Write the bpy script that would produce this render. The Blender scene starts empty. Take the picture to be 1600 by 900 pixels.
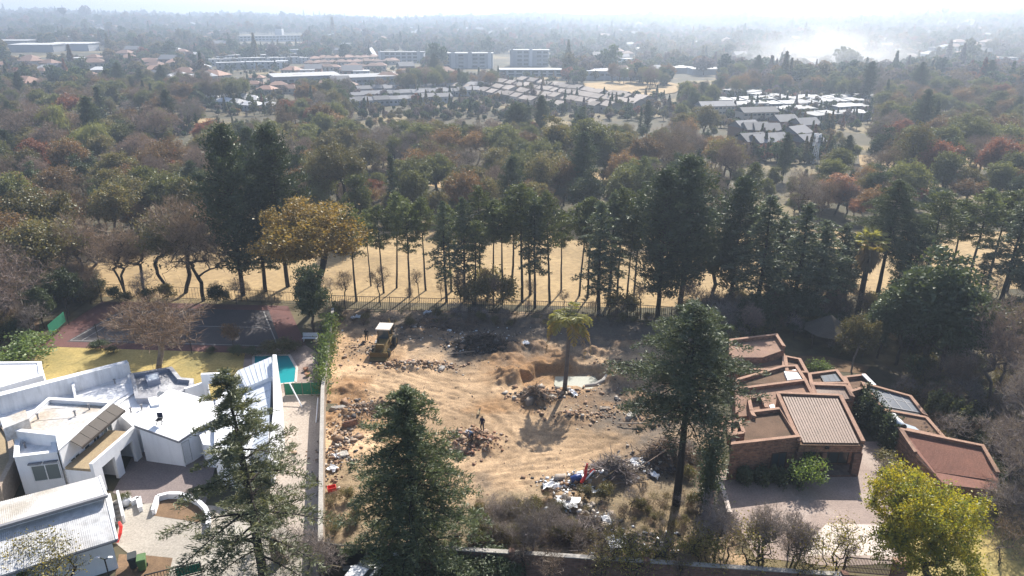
import bpy, math, random
import numpy as np
from mathutils import Vector, Matrix

R = math.radians
random.seed(7)
rng = np.random.default_rng(7)
sc = bpy.context.scene
col = sc.collection

# ------------------------------------------------------------------ camera, sky, sun, exposure
F, CX, CY, CAMH = 1081.0, 800.0, 450.0, 38.0
PITCH = math.atan(420.0 / F)
cam_d = bpy.data.cameras.new('camera')
cam_d.sensor_width = 36.0
cam_d.lens = 36.0 * F / 1600.0
cam_d.clip_start = 0.5
cam_d.clip_end = 20000.0
cam = bpy.data.objects.new('camera', cam_d)
cam.location = (0, 0, CAMH)
cam.rotation_euler = (math.pi / 2 - PITCH, 0, 0)
col.objects.link(cam)
sc.camera = cam

SUN_EL, SUN_AZ = R(42.0), R(20.0)          # azimuth measured from the view axis (+Y) towards +X
world = bpy.data.worlds.new('World')
sc.world = world
world.use_nodes = True
wn = world.node_tree
wn.nodes.clear()
sky = wn.nodes.new('ShaderNodeTexSky')
sky.sky_type = 'NISHITA'
sky.sun_disc = False
sky.sun_elevation = SUN_EL
sky.sun_rotation = SUN_AZ
sky.altitude = 1500
sky.air_density = 1.0
sky.dust_density = 5.0
sky.ozone_density = 1.0
bg = wn.nodes.new('ShaderNodeBackground')
bg.inputs['Strength'].default_value = 0.115
wo = wn.nodes.new('ShaderNodeOutputWorld')
wn.links.new(sky.outputs[0], bg.inputs[0])
wn.links.new(bg.outputs[0], wo.inputs[0])

sun_d = bpy.data.lights.new('sun', 'SUN')
sun_d.energy = 5.0
sun_d.angle = R(0.55)
sun_d.color = (1.0, 0.945, 0.86)
sun = bpy.data.objects.new('sun', sun_d)
sdir = Vector((math.sin(SUN_AZ) * math.cos(SUN_EL), math.cos(SUN_AZ) * math.cos(SUN_EL), math.sin(SUN_EL)))
sun.rotation_euler = sdir.to_track_quat('Z', 'Y').to_euler()
sun.location = (60, 120, 120)
col.objects.link(sun)

sc.view_settings.view_transform = 'Standard'
sc.view_settings.look = 'None'
sc.view_settings.exposure = 0.92
sc.view_settings.gamma = 1.0
sc.cycles.max_bounces = 4
sc.cycles.use_adaptive_sampling = True
sc.cycles.adaptive_threshold = 0.02
sc.cycles.diffuse_bounces = 2
sc.cycles.glossy_bounces = 2
sc.cycles.transmission_bounces = 4
sc.cycles.transparent_max_bounces = 6
sc.cycles.volume_bounces = 0
sc.cycles.caustics_reflective = False
sc.cycles.caustics_refractive = False
sc.cycles.use_denoising = True
sc.cycles.sample_clamp_indirect = 4.0
sc.cycles.volume_step_rate = 4.0

# ------------------------------------------------------------------ geometry of the view and the terrain
SP, CP = math.sin(PITCH), math.cos(PITCH)

def ray(px, py):
    a, b = (px - CX) / F, (py - CY) / F
    return np.array((a, CP - b * SP, -SP - b * CP))

def at(px, py, z=0.0):
    d = ray(px, py)
    t = (z - CAMH) / d[2]
    return Vector((d[0] * t, d[1] * t, z))

def smooth(e0, e1, x):
    t = np.clip((x - e0) / (e1 - e0), 0, 1)
    return t * t * (3 - 2 * t)

def gz(x, y):
    """height of the terrain: flat near by, a far ridge beyond a shallow valley"""
    x = np.asarray(x, float); y = np.asarray(y, float)
    d = np.hypot(x, y)
    az = x / np.maximum(y, 1.0)
    ridge = 37 + 16 * smooth(-0.05, -0.7, az) + 19 * smooth(0.2, 0.75, az) + 3.5 * np.sin(az * 9 + 1) + 3.0 * np.sin(az * 21 + 2) + 2.0 * np.sin(az * 47)
    t = np.clip((d - 560) / 2300, 0, 1)
    return ridge * (0.75 * t + 0.25 * t * t) + (2.2 * np.sin(x / 170 + 1.3) * np.sin(y / 210) + 5.0 * np.sin(x / 310 + 0.4) * np.sin(y / 370 + x / 900) * smooth(900, 1700, d)) * smooth(250, 700, d) - 30 * smooth(3000, 4200, d)

TT = np.concatenate([np.arange(60, 900, 2.0), np.arange(900, 4200, 6.0)])
def hit(px, py):
    d = ray(px, py)
    z = CAMH + d[2] * TT
    below = np.nonzero(z <= gz(d[0] * TT, d[1] * TT))[0]
    t = TT[below[0]] if len(below) else TT[-1]
    return Vector((d[0] * t, d[1] * t, float(gz(d[0] * t, d[1] * t))))

def project(P):
    x, y, z = P[0], P[1], P[2] - CAMH
    zc = y * CP - z * SP
    yc = -(y * SP + z * CP)
    return CX + F * x / zc, CY + F * yc / zc

def height_to(base, py):
    """how tall a thing standing at base is when its top shows at image row py"""
    d = ray(0, py)
    # horizontal distance base.y fixes the ray parameter
    t = base[1] / d[1]
    return CAMH + d[2] * t - base[2]

# ------------------------------------------------------------------ object helpers
def tag(o, label=None, cat=None, group=None, kind=None):
    if label: o['label'] = label
    if cat: o['category'] = cat
    if group: o['group'] = group
    if kind: o['kind'] = kind
    return o

def link(name, data, parent=None):
    o = bpy.data.objects.new(name, data)
    col.objects.link(o)
    if parent is not None:
        o.parent = parent
    return o

def empty(name, loc=(0, 0, 0), rz=0.0, label=None, cat=None, group=None):
    o = link(name, None)
    o.empty_display_size = 0.2
    o.location = loc
    o.rotation_euler = (0, 0, rz)
    return tag(o, label, cat, group)

def mesh_np(name, V, polys, mats=(), smooth_shade=False, mat_idx=None):
    """V (n,3); polys: list of (m,k) int arrays"""
    me = bpy.data.meshes.new(name)
    V = np.asarray(V, np.float32)
    polys = [np.asarray(p, np.int32) for p in polys if len(p)]
    me.vertices.add(len(V))
    me.vertices.foreach_set('co', V.ravel())
    nl = sum(p.size for p in polys)
    npoly = sum(len(p) for p in polys)
    me.loops.add(nl)
    me.loops.foreach_set('vertex_index', np.concatenate([p.ravel() for p in polys]))
    me.polygons.add(npoly)
    tot = np.concatenate([np.full(len(p), p.shape[1], np.int32) for p in polys])
    start = np.concatenate(([0], np.cumsum(tot)[:-1])).astype(np.int32)
    me.polygons.foreach_set('loop_start', start)
    me.polygons.foreach_set('loop_total', tot)
    if mat_idx is not None:
        me.polygons.foreach_set('material_index', np.asarray(mat_idx, np.int32))
    if smooth_shade:
        me.polygons.foreach_set('use_smooth', np.ones(npoly, bool))
    for m in mats:
        me.materials.append(m)
    me.update(calc_edges=True)
    return me

class MB:
    """collects faces, then becomes one mesh object"""
    def __init__(s):
        s.v, s.f = [], []
    def poly(s, pts):
        i = len(s.v)
        s.v += [tuple(p) for p in pts]
        s.f.append(tuple(range(i, i + len(pts))))
        return s
    def prism(s, top, bot):
        """top, bot: equal lists of points (counter-clockwise seen from above)"""
        n = len(top); i = len(s.v)
        s.v += [tuple(p) for p in top] + [tuple(p) for p in bot]
        s.f.append(tuple(range(i, i + n)))
        s.f.append(tuple(range(i + 2 * n - 1, i + n - 1, -1)))
        for k in range(n):
            j = (k + 1) % n
            s.f.append((i + k, i + n + k, i + n + j, i + j))
        return s
    def slab(s, pts, zb):
        """pts: 3-D outline of the top, walls dropped to z = zb (number) or by depth when zb is a string like '-0.3'"""
        if isinstance(zb, str):
            bot = [(p[0], p[1], p[2] + float(zb)) for p in pts]
        else:
            bot = [(p[0], p[1], zb) for p in pts]
        return s.prism(pts, bot)
    def box(s, c, size, rz=0.0, tilt=None):
        M = Matrix.Translation(Vector(c)) @ Matrix.Rotation(rz, 4, 'Z')
        if tilt is not None: M = M @ tilt.to_4x4()
        x, y, z = [q / 2 for q in size]
        P = [M @ Vector(q) for q in ((-x, -y, z), (x, -y, z), (x, y, z), (-x, y, z), (-x, -y, -z), (x, -y, -z), (x, y, -z), (-x, y, -z))]
        return s.prism(P[:4], P[4:])
    def bar(s, a, b, w, h=None, up=(0, 0, 1)):
        """a square bar from a to b"""
        a, b = Vector(a), Vector(b); h = w if h is None else h
        d = (b - a).normalized()
        sd = d.cross(Vector(up))
        if sd.length < 1e-3: sd = d.cross(Vector((1, 0, 0)))
        sd.normalize(); u = sd.cross(d)
        q = [sd * w / 2 + u * h / 2, -sd * w / 2 + u * h / 2, -sd * w / 2 - u * h / 2, sd * w / 2 - u * h / 2]
        return s.prism([b + k for k in q], [a + k for k in q])
    def tube(s, pts, rad, k=8, cap=True):
        pts = [Vector(p) for p in pts]; n = len(pts)
        rad = [rad] * n if not hasattr(rad, '__len__') else rad
        i0 = len(s.v); ref = Vector((0.31, 0.17, 0.93))
        for i, p in enumerate(pts):
            d = (pts[min(i + 1, n - 1)] - pts[max(i - 1, 0)]).normalized()
            sd = d.cross(ref)
            if sd.length < 1e-3: sd = d.cross(Vector((1, 0, 0)))
            sd.normalize(); u = sd.cross(d)
            for j in range(k):
                a = 2 * math.pi * j / k
                s.v.append(tuple(p + (sd * math.cos(a) + u * math.sin(a)) * rad[i]))
        for i in range(n - 1):
            for j in range(k):
                q = (j + 1) % k
                s.f.append((i0 + i * k + j, i0 + i * k + q, i0 + (i + 1) * k + q, i0 + (i + 1) * k + j))
        if cap:
            s.f.append(tuple(range(i0 + k - 1, i0 - 1, -1)))
            s.f.append(tuple(range(i0 + (n - 1) * k, i0 + n * k)))
        return s
    def mesh(s, name, mat, smooth_shade=False):
        me = bpy.data.meshes.new(name)
        me.from_pydata(s.v, [], s.f)
        for m in (mat if isinstance(mat, (list, tuple)) else [mat]):
            me.materials.append(m)
        if smooth_shade:
            me.polygons.foreach_set('use_smooth', np.ones(len(me.polygons), bool))
        me.update()
        return me
    def build(s, name, mat, parent=None, smooth_shade=False):
        return link(name, s.mesh(name, mat, smooth_shade), parent)

def copy_tree(o, parent=None):
    c = o.copy()
    col.objects.link(c)
    c.parent = parent
    for ch in o.children:
        if ch.name in sc.objects:
            copy_tree(ch, c)
    return c

# ------------------------------------------------------------------ materials
def mat_new(name):
    m = bpy.data.materials.new(name)
    m.use_nodes = True
    nt = m.node_tree
    nt.nodes.clear()
    out = nt.nodes.new('ShaderNodeOutputMaterial')
    return m, nt, out

def rgba(c): return (c[0], c[1], c[2], 1.0)

def noise(nt, scale, detail=4.0, rough=0.6, vec=None, dist=0.0):
    n = nt.nodes.new('ShaderNodeTexNoise')
    n.inputs['Scale'].default_value = scale
    n.inputs['Detail'].default_value = detail
    n.inputs['Roughness'].default_value = rough
    n.inputs['Distortion'].default_value = dist
    if vec is not None: nt.links.new(vec, n.inputs['Vector'])
    return n.outputs[0]

def ramp(nt, fac, stops, interp='LINEAR'):
    r = nt.nodes.new('ShaderNodeValToRGB')
    r.color_ramp.interpolation = interp
    e = r.color_ramp.elements
    while len(e) < len(stops): e.new(0.5)
    for k, (p, c) in enumerate(stops):
        e[k].position = p
        e[k].color = rgba(c) if hasattr(c, '__len__') else (c, c, c, 1)
    nt.links.new(fac, r.inputs[0])
    return r.outputs[0]

def mix(nt, fac, a, b, mode='MIX'):
    m = nt.nodes.new('ShaderNodeMix')
    m.data_type = 'RGBA'; m.blend_type = mode
    for s, v in ((m.inputs[0], fac), (m.inputs[6], a), (m.inputs[7], b)):
        if hasattr(v, 'is_output'): nt.links.new(v, s)
        elif hasattr(v, '__len__'): s.default_value = rgba(v)
        else: s.default_value = v
    return m.outputs[2]

def coords(nt, kind='Object'):
    return nt.nodes.new('ShaderNodeTexCoord').outputs[kind]

def wpos(nt):
    return nt.nodes.new('ShaderNodeNewGeometry').outputs['Position']

def mapping(nt, vec, scale=(1, 1, 1), rot=(0, 0, 0)):
    m = nt.nodes.new('ShaderNodeMapping')
    m.inputs['Scale'].default_value = scale
    m.inputs['Rotation'].default_value = rot
    nt.links.new(vec, m.inputs['Vector'])
    return m.outputs[0]

def bump(nt, h, strength=0.4, dist=0.05):
    b = nt.nodes.new('ShaderNodeBump')
    b.inputs['Strength'].default_value = strength
    b.inputs['Distance'].default_value = dist
    nt.links.new(h, b.inputs['Height'])
    return b.outputs[0]

def principled(nt, out, color, rough=0.8, metal=0.0, normal=None, spec=0.3, **kw):
    p = nt.nodes.new('ShaderNodeBsdfPrincipled')
    if hasattr(color, 'is_output'): nt.links.new(color, p.inputs['Base Color'])
    else: p.inputs['Base Color'].default_value = rgba(color)
    if hasattr(rough, 'is_output'): nt.links.new(rough, p.inputs['Roughness'])
    else: p.inputs['Roughness'].default_value = rough
    p.inputs['Metallic'].default_value = metal
    p.inputs['Specular IOR Level'].default_value = spec
    if normal is not None: nt.links.new(normal, p.inputs['Normal'])
    for k, v in kw.items(): p.inputs[k].default_value = v
    nt.links.new(p.outputs[0], out.inputs[0])
    return p

def mottled(name, c1, c2, scale=1.5, rough=0.85, c3=None, fine=18.0, bump_s=0.25, metal=0.0, spec=0.3, stretch=None):
    """two or three tones broken up by noise at two scales, in world space"""
    m, nt, out = mat_new(name)
    v = wpos(nt)
    if stretch: v = mapping(nt, v, stretch)
    a = noise(nt, scale, 6, 0.65, v)
    b = noise(nt, fine, 3, 0.6, v)
    f = ramp(nt, a, [(0.32, 0.0), (0.68, 1.0)])
    c = mix(nt, f, c1, c2)
    if c3 is not None:
        g = ramp(nt, noise(nt, scale * 0.37 + 0.01, 5, 0.6, v), [(0.5, 0.0), (0.66, 1.0)])
        c = mix(nt, g, c, c3)
    dk = ramp(nt, b, [(0.3, 0.72), (0.7, 1.15)])
    c = mix(nt, 1.0, c, dk, 'MULTIPLY')
    principled(nt, out, c, rough, metal, bump(nt, b, bump_s, 0.04), spec)
    return m

def plain(name, c, rough=0.7, metal=0.0, spec=0.3, vary=0.12):
    m, nt, out = mat_new(name)
    f = noise(nt, 6.0, 5, 0.65, wpos(nt))
    k = ramp(nt, f, [(0.3, 1.0 - vary), (0.7, 1.0 + vary)])
    principled(nt, out, mix(nt, 1.0, c, k, 'MULTIPLY'), rough, metal, None, spec)
    return m

def foliage(name, c1, c2, c3=None, trans=0.35, vary=0.35, gloss=0.04):
    trans = trans + 0.08
    """leaf colour: differs from tree to tree and from clump to clump"""
    m, nt, out = mat_new(name)
    oi = nt.nodes.new('ShaderNodeObjectInfo')
    a = noise(nt, 0.55, 3, 0.6, coords(nt))
    f = ramp(nt, a, [(0.34, 0.0), (0.66, 1.0)])
    c = mix(nt, f, c1, c2)
    if c3 is not None:
        g = ramp(nt, noise(nt, 1.7, 2, 0.5, coords(nt)), [(0.5, 0.0), (0.62, 1.0)])
        c = mix(nt, g, c, c3)
    k = ramp(nt, oi.outputs['Random'], [(0.0, 1.0 - vary), (1.0, 1.0 + vary)])
    c = mix(nt, 1.0, c, k, 'MULTIPLY')
    d = nt.nodes.new('ShaderNodeBsdfDiffuse')
    t = nt.nodes.new('ShaderNodeBsdfTranslucent')
    nt.links.new(c, d.inputs[0])
    nt.links.new(mix(nt, 1.0, c, (1.15, 1.1, 0.6), 'MULTIPLY'), t.inputs[0])
    ms = nt.nodes.new('ShaderNodeMixShader')
    ms.inputs[0].default_value = trans
    nt.links.new(d.outputs[0], ms.inputs[1]); nt.links.new(t.outputs[0], ms.inputs[2])
    gl = nt.nodes.new('ShaderNodeBsdfGlossy'); gl.inputs['Roughness'].default_value = 0.5; gl.inputs[0].default_value = (0.9, 0.92, 0.85, 1)
    m2 = nt.nodes.new('ShaderNodeMixShader'); m2.inputs[0].default_value = gloss
    nt.links.new(ms.outputs[0], m2.inputs[1]); nt.links.new(gl.outputs[0], m2.inputs[2])
    nt.links.new(m2.outputs[0], out.inputs[0])
    return m
M = {}
# plants
M['bark'] = mottled('bark', (0.10, 0.075, 0.055), (0.055, 0.042, 0.034), 2.0, 0.95, fine=25)
M['bark_dark'] = mottled('bark_dark', (0.045, 0.036, 0.03), (0.028, 0.023, 0.02), 2.0, 0.95, fine=25)
M['bark_pale'] = mottled('bark_pale', (0.30, 0.25, 0.20), (0.16, 0.13, 0.11), 2.0, 0.95, fine=25)
M['bark_grey'] = mottled('bark_grey', (0.17, 0.145, 0.13), (0.10, 0.085, 0.075), 2.0, 0.95, fine=25)
M['twig_brown'] = foliage('twig_brown', (0.244, 0.171, 0.130), (0.163, 0.122, 0.098), None, 0.1, 0.3, gloss=0.02)
M['twig_grey'] = foliage('twig_grey', (0.302, 0.255, 0.246), (0.208, 0.170, 0.170), None, 0.1, 0.3, gloss=0.02)
M['twig_purple'] = foliage('twig_purple', (0.30, 0.215, 0.195), (0.22, 0.165, 0.15), None, 0.1, 0.25, gloss=0.02)
M['twig_pink'] = foliage('twig_pink', (0.26, 0.17, 0.12), (0.19, 0.13, 0.10), None, 0.15, 0.2, gloss=0.02)
M['deodar'] = foliage('deodar', (0.12, 0.135, 0.07), (0.09, 0.105, 0.06), (0.165, 0.17, 0.085), 0.3, 0.1)
M['cedar'] = foliage('cedar', (0.085, 0.115, 0.062), (0.115, 0.145, 0.07), (0.15, 0.175, 0.085), 0.3, 0.1)
M['blue_cedar'] = foliage('blue_cedar', (0.085, 0.11, 0.068), (0.062, 0.082, 0.052), (0.12, 0.14, 0.085), 0.28, 0.2)
M['pine'] = foliage('pine', (0.095, 0.12, 0.048), (0.065, 0.085, 0.038), (0.14, 0.155, 0.06), 0.34, 0.3)
M['dark_pine'] = foliage('dark_pine', (0.047, 0.068, 0.038), (0.032, 0.049, 0.030), (0.068, 0.089, 0.043), 0.22, 0.2)
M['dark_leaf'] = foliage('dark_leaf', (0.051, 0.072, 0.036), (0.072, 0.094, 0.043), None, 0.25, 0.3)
M['green_leaf'] = foliage('green_leaf', (0.12, 0.13, 0.05), (0.15, 0.155, 0.06), (0.095, 0.105, 0.042), 0.37, 0.3)
M['bright_leaf'] = foliage('bright_leaf', (0.16, 0.22, 0.06), (0.10, 0.155, 0.05), None, 0.45, 0.2)
M['olive_leaf'] = foliage('olive_leaf', (0.150, 0.131, 0.056), (0.106, 0.106, 0.050), (0.188, 0.144, 0.069), 0.35, 0.3)
M['brown_leaf'] = foliage('brown_leaf', (0.209, 0.127, 0.066), (0.143, 0.099, 0.055), (0.242, 0.132, 0.077), 0.35, 0.3)
M['gold_leaf'] = foliage('gold_leaf', (0.27, 0.185, 0.05), (0.20, 0.15, 0.045), (0.32, 0.20, 0.05), 0.4, 0.1)
M['pink_leaf'] = foliage('pink_leaf', (0.40, 0.20, 0.15), (0.32, 0.16, 0.12), None, 0.4, 0.1)
M['yellow_leaf'] = foliage('yellow_leaf', (0.27, 0.27, 0.035), (0.50, 0.41, 0.03), (0.15, 0.185, 0.04), 0.44, 0.05)
M['sparse_yellow'] = foliage('sparse_yellow', (0.24, 0.21, 0.06), (0.36, 0.28, 0.05), (0.13, 0.13, 0.05), 0.4, 0.2)
M['red_leaf'] = foliage('red_leaf', (0.26, 0.10, 0.075), (0.18, 0.08, 0.06), None, 0.35, 0.2)
M['willow_leaf'] = foliage('willow_leaf', (0.22, 0.22, 0.08), (0.16, 0.17, 0.06), None, 0.4, 0.2)
M['dry_leaf'] = foliage('dry_leaf', (0.24, 0.19, 0.10), (0.17, 0.14, 0.075), (0.13, 0.13, 0.06), 0.35, 0.2)
M['frond_dead'] = foliage('frond_dead', (0.33, 0.24, 0.16), (0.24, 0.17, 0.11), None, 0.35, 0.1)
M['frond_yellow'] = foliage('frond_yellow', (0.40, 0.29, 0.06), (0.30, 0.24, 0.06), None, 0.45, 0.1)
M['frond_green'] = foliage('frond_green', (0.22, 0.225, 0.07), (0.29, 0.27, 0.09), None, 0.45, 0.1)
# far trees: one tone per tree
def far_foliage():
    m, nt, out = mat_new('far_foliage')
    oi = nt.nodes.new('ShaderNodeObjectInfo')
    c = ramp(nt, oi.outputs['Random'], [(0.0, (0.055, 0.068, 0.035)), (0.14, (0.085, 0.09, 0.042)), (0.28, (0.115, 0.10, 0.055)),
                                         (0.47, (0.055, 0.075, 0.04)), (0.58, (0.12, 0.095, 0.075)), (0.70, (0.13, 0.105, 0.10)),
                                         (0.80, (0.035, 0.05, 0.032)), (0.88, (0.15, 0.105, 0.05)), (0.94, (0.17, 0.085, 0.06)), (0.97, (0.08, 0.10, 0.045))], 'CONSTANT')
    k = ramp(nt, noise(nt, 0.5, 2, 0.5, coords(nt)), [(0.3, 1.1), (0.7, 2.1)])
    c = mix(nt, 1.0, c, k, 'MULTIPLY')
    d = nt.nodes.new('ShaderNodeBsdfDiffuse'); nt.links.new(c, d.inputs[0])
    t = nt.nodes.new('ShaderNodeBsdfTranslucent'); nt.links.new(c, t.inputs[0])
    ms = nt.nodes.new('ShaderNodeMixShader'); ms.inputs[0].default_value = 0.3
    nt.links.new(d.outputs[0], ms.inputs[1]); nt.links.new(t.outputs[0], ms.inputs[2])
    nt.links.new(ms.outputs[0], out.inputs[0])
    return m
M['far_foliage'] = far_foliage()
# ground
M['ground'] = mottled('ground', (0.10, 0.08, 0.05), (0.06, 0.06, 0.035), 0.05, 0.95, c3=(0.26, 0.20, 0.10), fine=0.8, bump_s=0.3)
M['fairway'] = mottled('fairway', (0.40, 0.285, 0.145), (0.30, 0.21, 0.105), 0.11, 0.95, c3=(0.25, 0.175, 0.085), fine=1.2, bump_s=0.15)
M['lawn'] = mottled('lawn', (0.44, 0.33, 0.12), (0.32, 0.25, 0.09), 0.35, 0.95, c3=(0.24, 0.20, 0.08), fine=4, bump_s=0.2)
M['soil'] = mottled('soil', (0.20, 0.125, 0.07), (0.13, 0.085, 0.05), 0.8, 0.95, fine=9)
M['bed_soil'] = mottled('bed_soil', (0.22, 0.14, 0.08), (0.14, 0.09, 0.055), 1.2, 0.95, fine=9)
M['asphalt'] = mottled('asphalt', (0.06, 0.058, 0.055), (0.045, 0.043, 0.042), 0.5, 0.9, fine=14)
M['court_red'] = mottled('court_red', (0.16, 0.075, 0.065), (0.12, 0.06, 0.055), 0.4, 0.9, c3=(0.10, 0.055, 0.05), fine=6, bump_s=0.05)
M['court_dark'] = mottled('court_dark', (0.085, 0.075, 0.075), (0.065, 0.06, 0.062), 0.4, 0.9, fine=6, bump_s=0.05)
M['line_white'] = plain('line_white', (0.24, 0.23, 0.22), 0.8)
M['pavers_pink'] = mottled('pavers_pink', (0.33, 0.255, 0.215), (0.26, 0.20, 0.17), 0.6, 0.85, c3=(0.38, 0.31, 0.265), fine=7, bump_s=0.1)
M['pavers_red'] = mottled('pavers_red', (0.24, 0.195, 0.18), (0.19, 0.155, 0.145), 0.6, 0.85, fine=7, bump_s=0.1)
M['pavers_grey'] = mottled('pavers_grey', (0.37, 0.335, 0.285), (0.30, 0.27, 0.23), 0.5, 0.85, c3=(0.40, 0.37, 0.32), fine=6, bump_s=0.1)
M['pavers_beige'] = mottled('pavers_beige', (0.42, 0.355, 0.30), (0.36, 0.305, 0.255), 0.4, 0.85, fine=6, bump_s=0.08)
M['pavers_pale'] = mottled('pavers_pale', (0.60, 0.52, 0.46), (0.53, 0.455, 0.40), 0.5, 0.85, fine=7, bump_s=0.08)
M['terrace_tan'] = mottled('terrace_tan', (0.36, 0.28, 0.17), (0.28, 0.21, 0.13), 0.9, 0.85, fine=8, bump_s=0.1)
# buildings
def paint(name, c, rough=0.7, dirt=0.12, streak=True):
    m, nt, out = mat_new(name)
    v = wpos(nt)
    a = noise(nt, 0.5, 5, 0.6, v); b = noise(nt, 2.2, 4, 0.65, mapping(nt, v, (1, 1, 0.15 if streak else 1)))
    k = mix(nt, 1.0, ramp(nt, a, [(0.35, 1.0), (0.75, 1.0 - dirt)]), ramp(nt, b, [(0.45, 1.0), (0.8, 1.0 - dirt * 1.3)]), 'MULTIPLY')
    principled(nt, out, mix(nt, 1.0, c, k, 'MULTIPLY'), rough, 0.0, None, 0.3)
    return m
M['white_wall'] = paint('white_wall', (0.82, 0.82, 0.83), 0.7, 0.09)
M['white_roof'] = paint('white_roof', (0.84, 0.84, 0.84), 0.6, 0.10, False)
M['white_stained'] = paint('white_stained', (0.82, 0.82, 0.83), 0.7, 0.22)
M['grey_flat_roof'] = mottled('grey_flat_roof', (0.60, 0.60, 0.60), (0.54, 0.54, 0.54), 0.35, 0.7, c3=(0.42, 0.36, 0.29), fine=4, bump_s=0.05)
M['blue_flashing'] = plain('blue_flashing', (0.28, 0.30, 0.36), 0.6)
M['slate_coating'] = mottled('slate_coating', (0.34, 0.34, 0.36), (0.25, 0.25, 0.27), 1.0, 0.7, c3=(0.5, 0.5, 0.5), fine=6, bump_s=0.05)
M['corrugated'] = mottled('corrugated', (0.62, 0.62, 0.62), (0.55, 0.55, 0.55), 0.5, 0.6, c3=(0.50, 0.48, 0.46), fine=2, bump_s=0.0)
M['corrugated_lichen'] = mottled('corrugated_lichen', (0.68, 0.68, 0.67), (0.60, 0.59, 0.57), 0.4, 0.55, c3=(0.42, 0.38, 0.32), fine=7, bump_s=0.03)
M['seam_roof'] = paint('seam_roof', (0.66, 0.69, 0.73), 0.55, 0.1, False)
M['awning_brown'] = plain('awning_brown', (0.075, 0.062, 0.052), 0.7)
M['gutter_grey'] = plain('gutter_grey', (0.20, 0.20, 0.21), 0.6)
M['dark'] = plain('dark', (0.02, 0.02, 0.022), 0.6)
M['frame_white'] = plain('frame_white', (0.72, 0.72, 0.72), 0.5)
M['steel_black'] = plain('steel_black', (0.02, 0.02, 0.02), 0.5)
M['concrete'] = mottled('concrete', (0.40, 0.37, 0.33), (0.31, 0.29, 0.26), 0.9, 0.9, fine=9)
M['plaster_tan'] = mottled('plaster_tan', (0.40, 0.32, 0.245), (0.32, 0.255, 0.195), 0.9, 0.9, fine=9, stretch=(1, 1, 0.4))
M['slab_roof_tan'] = plain('slab_roof_tan', (0.60, 0.54, 0.46), 0.8)
def glass(name, c=(0.06, 0.075, 0.08), rough=0.06, spec=0.7):
    m, nt, out = mat_new(name)
    principled(nt, out, c, rough, 0.0, None, spec)
    return m
M['glass'] = glass('glass')
M['glass_grey'] = glass('glass_grey', (0.16, 0.185, 0.18), 0.15)
M['glass_roof'] = glass('glass_roof', (0.085, 0.10, 0.125), 0.5, 0.1)
M['glass_bright'] = glass('glass_bright', (0.55, 0.6, 0.65), 0.25)
M['solar'] = glass('solar', (0.35, 0.40, 0.46), 0.25)
def brick(name, c1, c2, mortar):
    m, nt, out = mat_new(name)
    v = wpos(nt)
    sep = nt.nodes.new('ShaderNodeSeparateXYZ'); nt.links.new(v, sep.inputs[0])
    ad = nt.nodes.new('ShaderNodeMath'); ad.operation = 'ADD'
    nt.links.new(sep.outputs[0], ad.inputs[0]); nt.links.new(sep.outputs[1], ad.inputs[1])
    cb = nt.nodes.new('ShaderNodeCombineXYZ'); nt.links.new(ad.outputs[0], cb.inputs[0]); nt.links.new(sep.outputs[2], cb.inputs[1])
    b = nt.nodes.new('ShaderNodeTexBrick')
    b.inputs['Scale'].default_value = 1.0
    b.inputs['Brick Width'].default_value = 0.44; b.inputs['Row Height'].default_value = 0.17
    b.inputs['Mortar Size'].default_value = 0.018
    b.inputs['Color1'].default_value = rgba(c1); b.inputs['Color2'].default_value = rgba(c2); b.inputs['Mortar'].default_value = rgba(mortar)
    nt.links.new(cb.outputs[0], b.inputs['Vector'])
    k = ramp(nt, noise(nt, 2.5, 5, 0.7, v), [(0.3, 0.55), (0.7, 1.35)])
    c = mix(nt, 1.0, b.outputs[0], k, 'MULTIPLY')
    principled(nt, out, c, 0.9, 0.0, bump(nt, b.outputs[1], -0.4, 0.03))
    return m
M['brick'] = brick('brick', (0.32, 0.155, 0.09), (0.15, 0.075, 0.05), (0.24, 0.18, 0.14))
M['brick_dark'] = brick('brick_dark', (0.20, 0.105, 0.075), (0.13, 0.07, 0.055), (0.16, 0.12, 0.1))
M['coping'] = mottled('coping', (0.37, 0.225, 0.155), (0.25, 0.15, 0.105), 2.0, 0.85, fine=12)
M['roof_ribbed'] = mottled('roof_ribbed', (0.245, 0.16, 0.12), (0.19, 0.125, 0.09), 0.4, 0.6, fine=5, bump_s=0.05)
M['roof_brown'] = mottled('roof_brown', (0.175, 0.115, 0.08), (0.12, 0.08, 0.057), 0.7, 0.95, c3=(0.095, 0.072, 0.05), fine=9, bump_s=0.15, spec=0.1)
M['roof_pink'] = mottled('roof_pink', (0.31, 0.19, 0.13), (0.23, 0.14, 0.10), 0.8, 0.85, fine=9, bump_s=0.15)
M['roof_red'] = mottled('roof_red', (0.25, 0.115, 0.08), (0.19, 0.09, 0.065), 0.8, 0.85, fine=9, bump_s=0.15)
M['timber_dark'] = plain('timber_dark', (0.06, 0.04, 0.03), 0.8)
M['thatch'] = mottled('thatch', (0.10, 0.085, 0.07), (0.07, 0.06, 0.05), 1.5, 0.95, fine=12)
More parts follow.
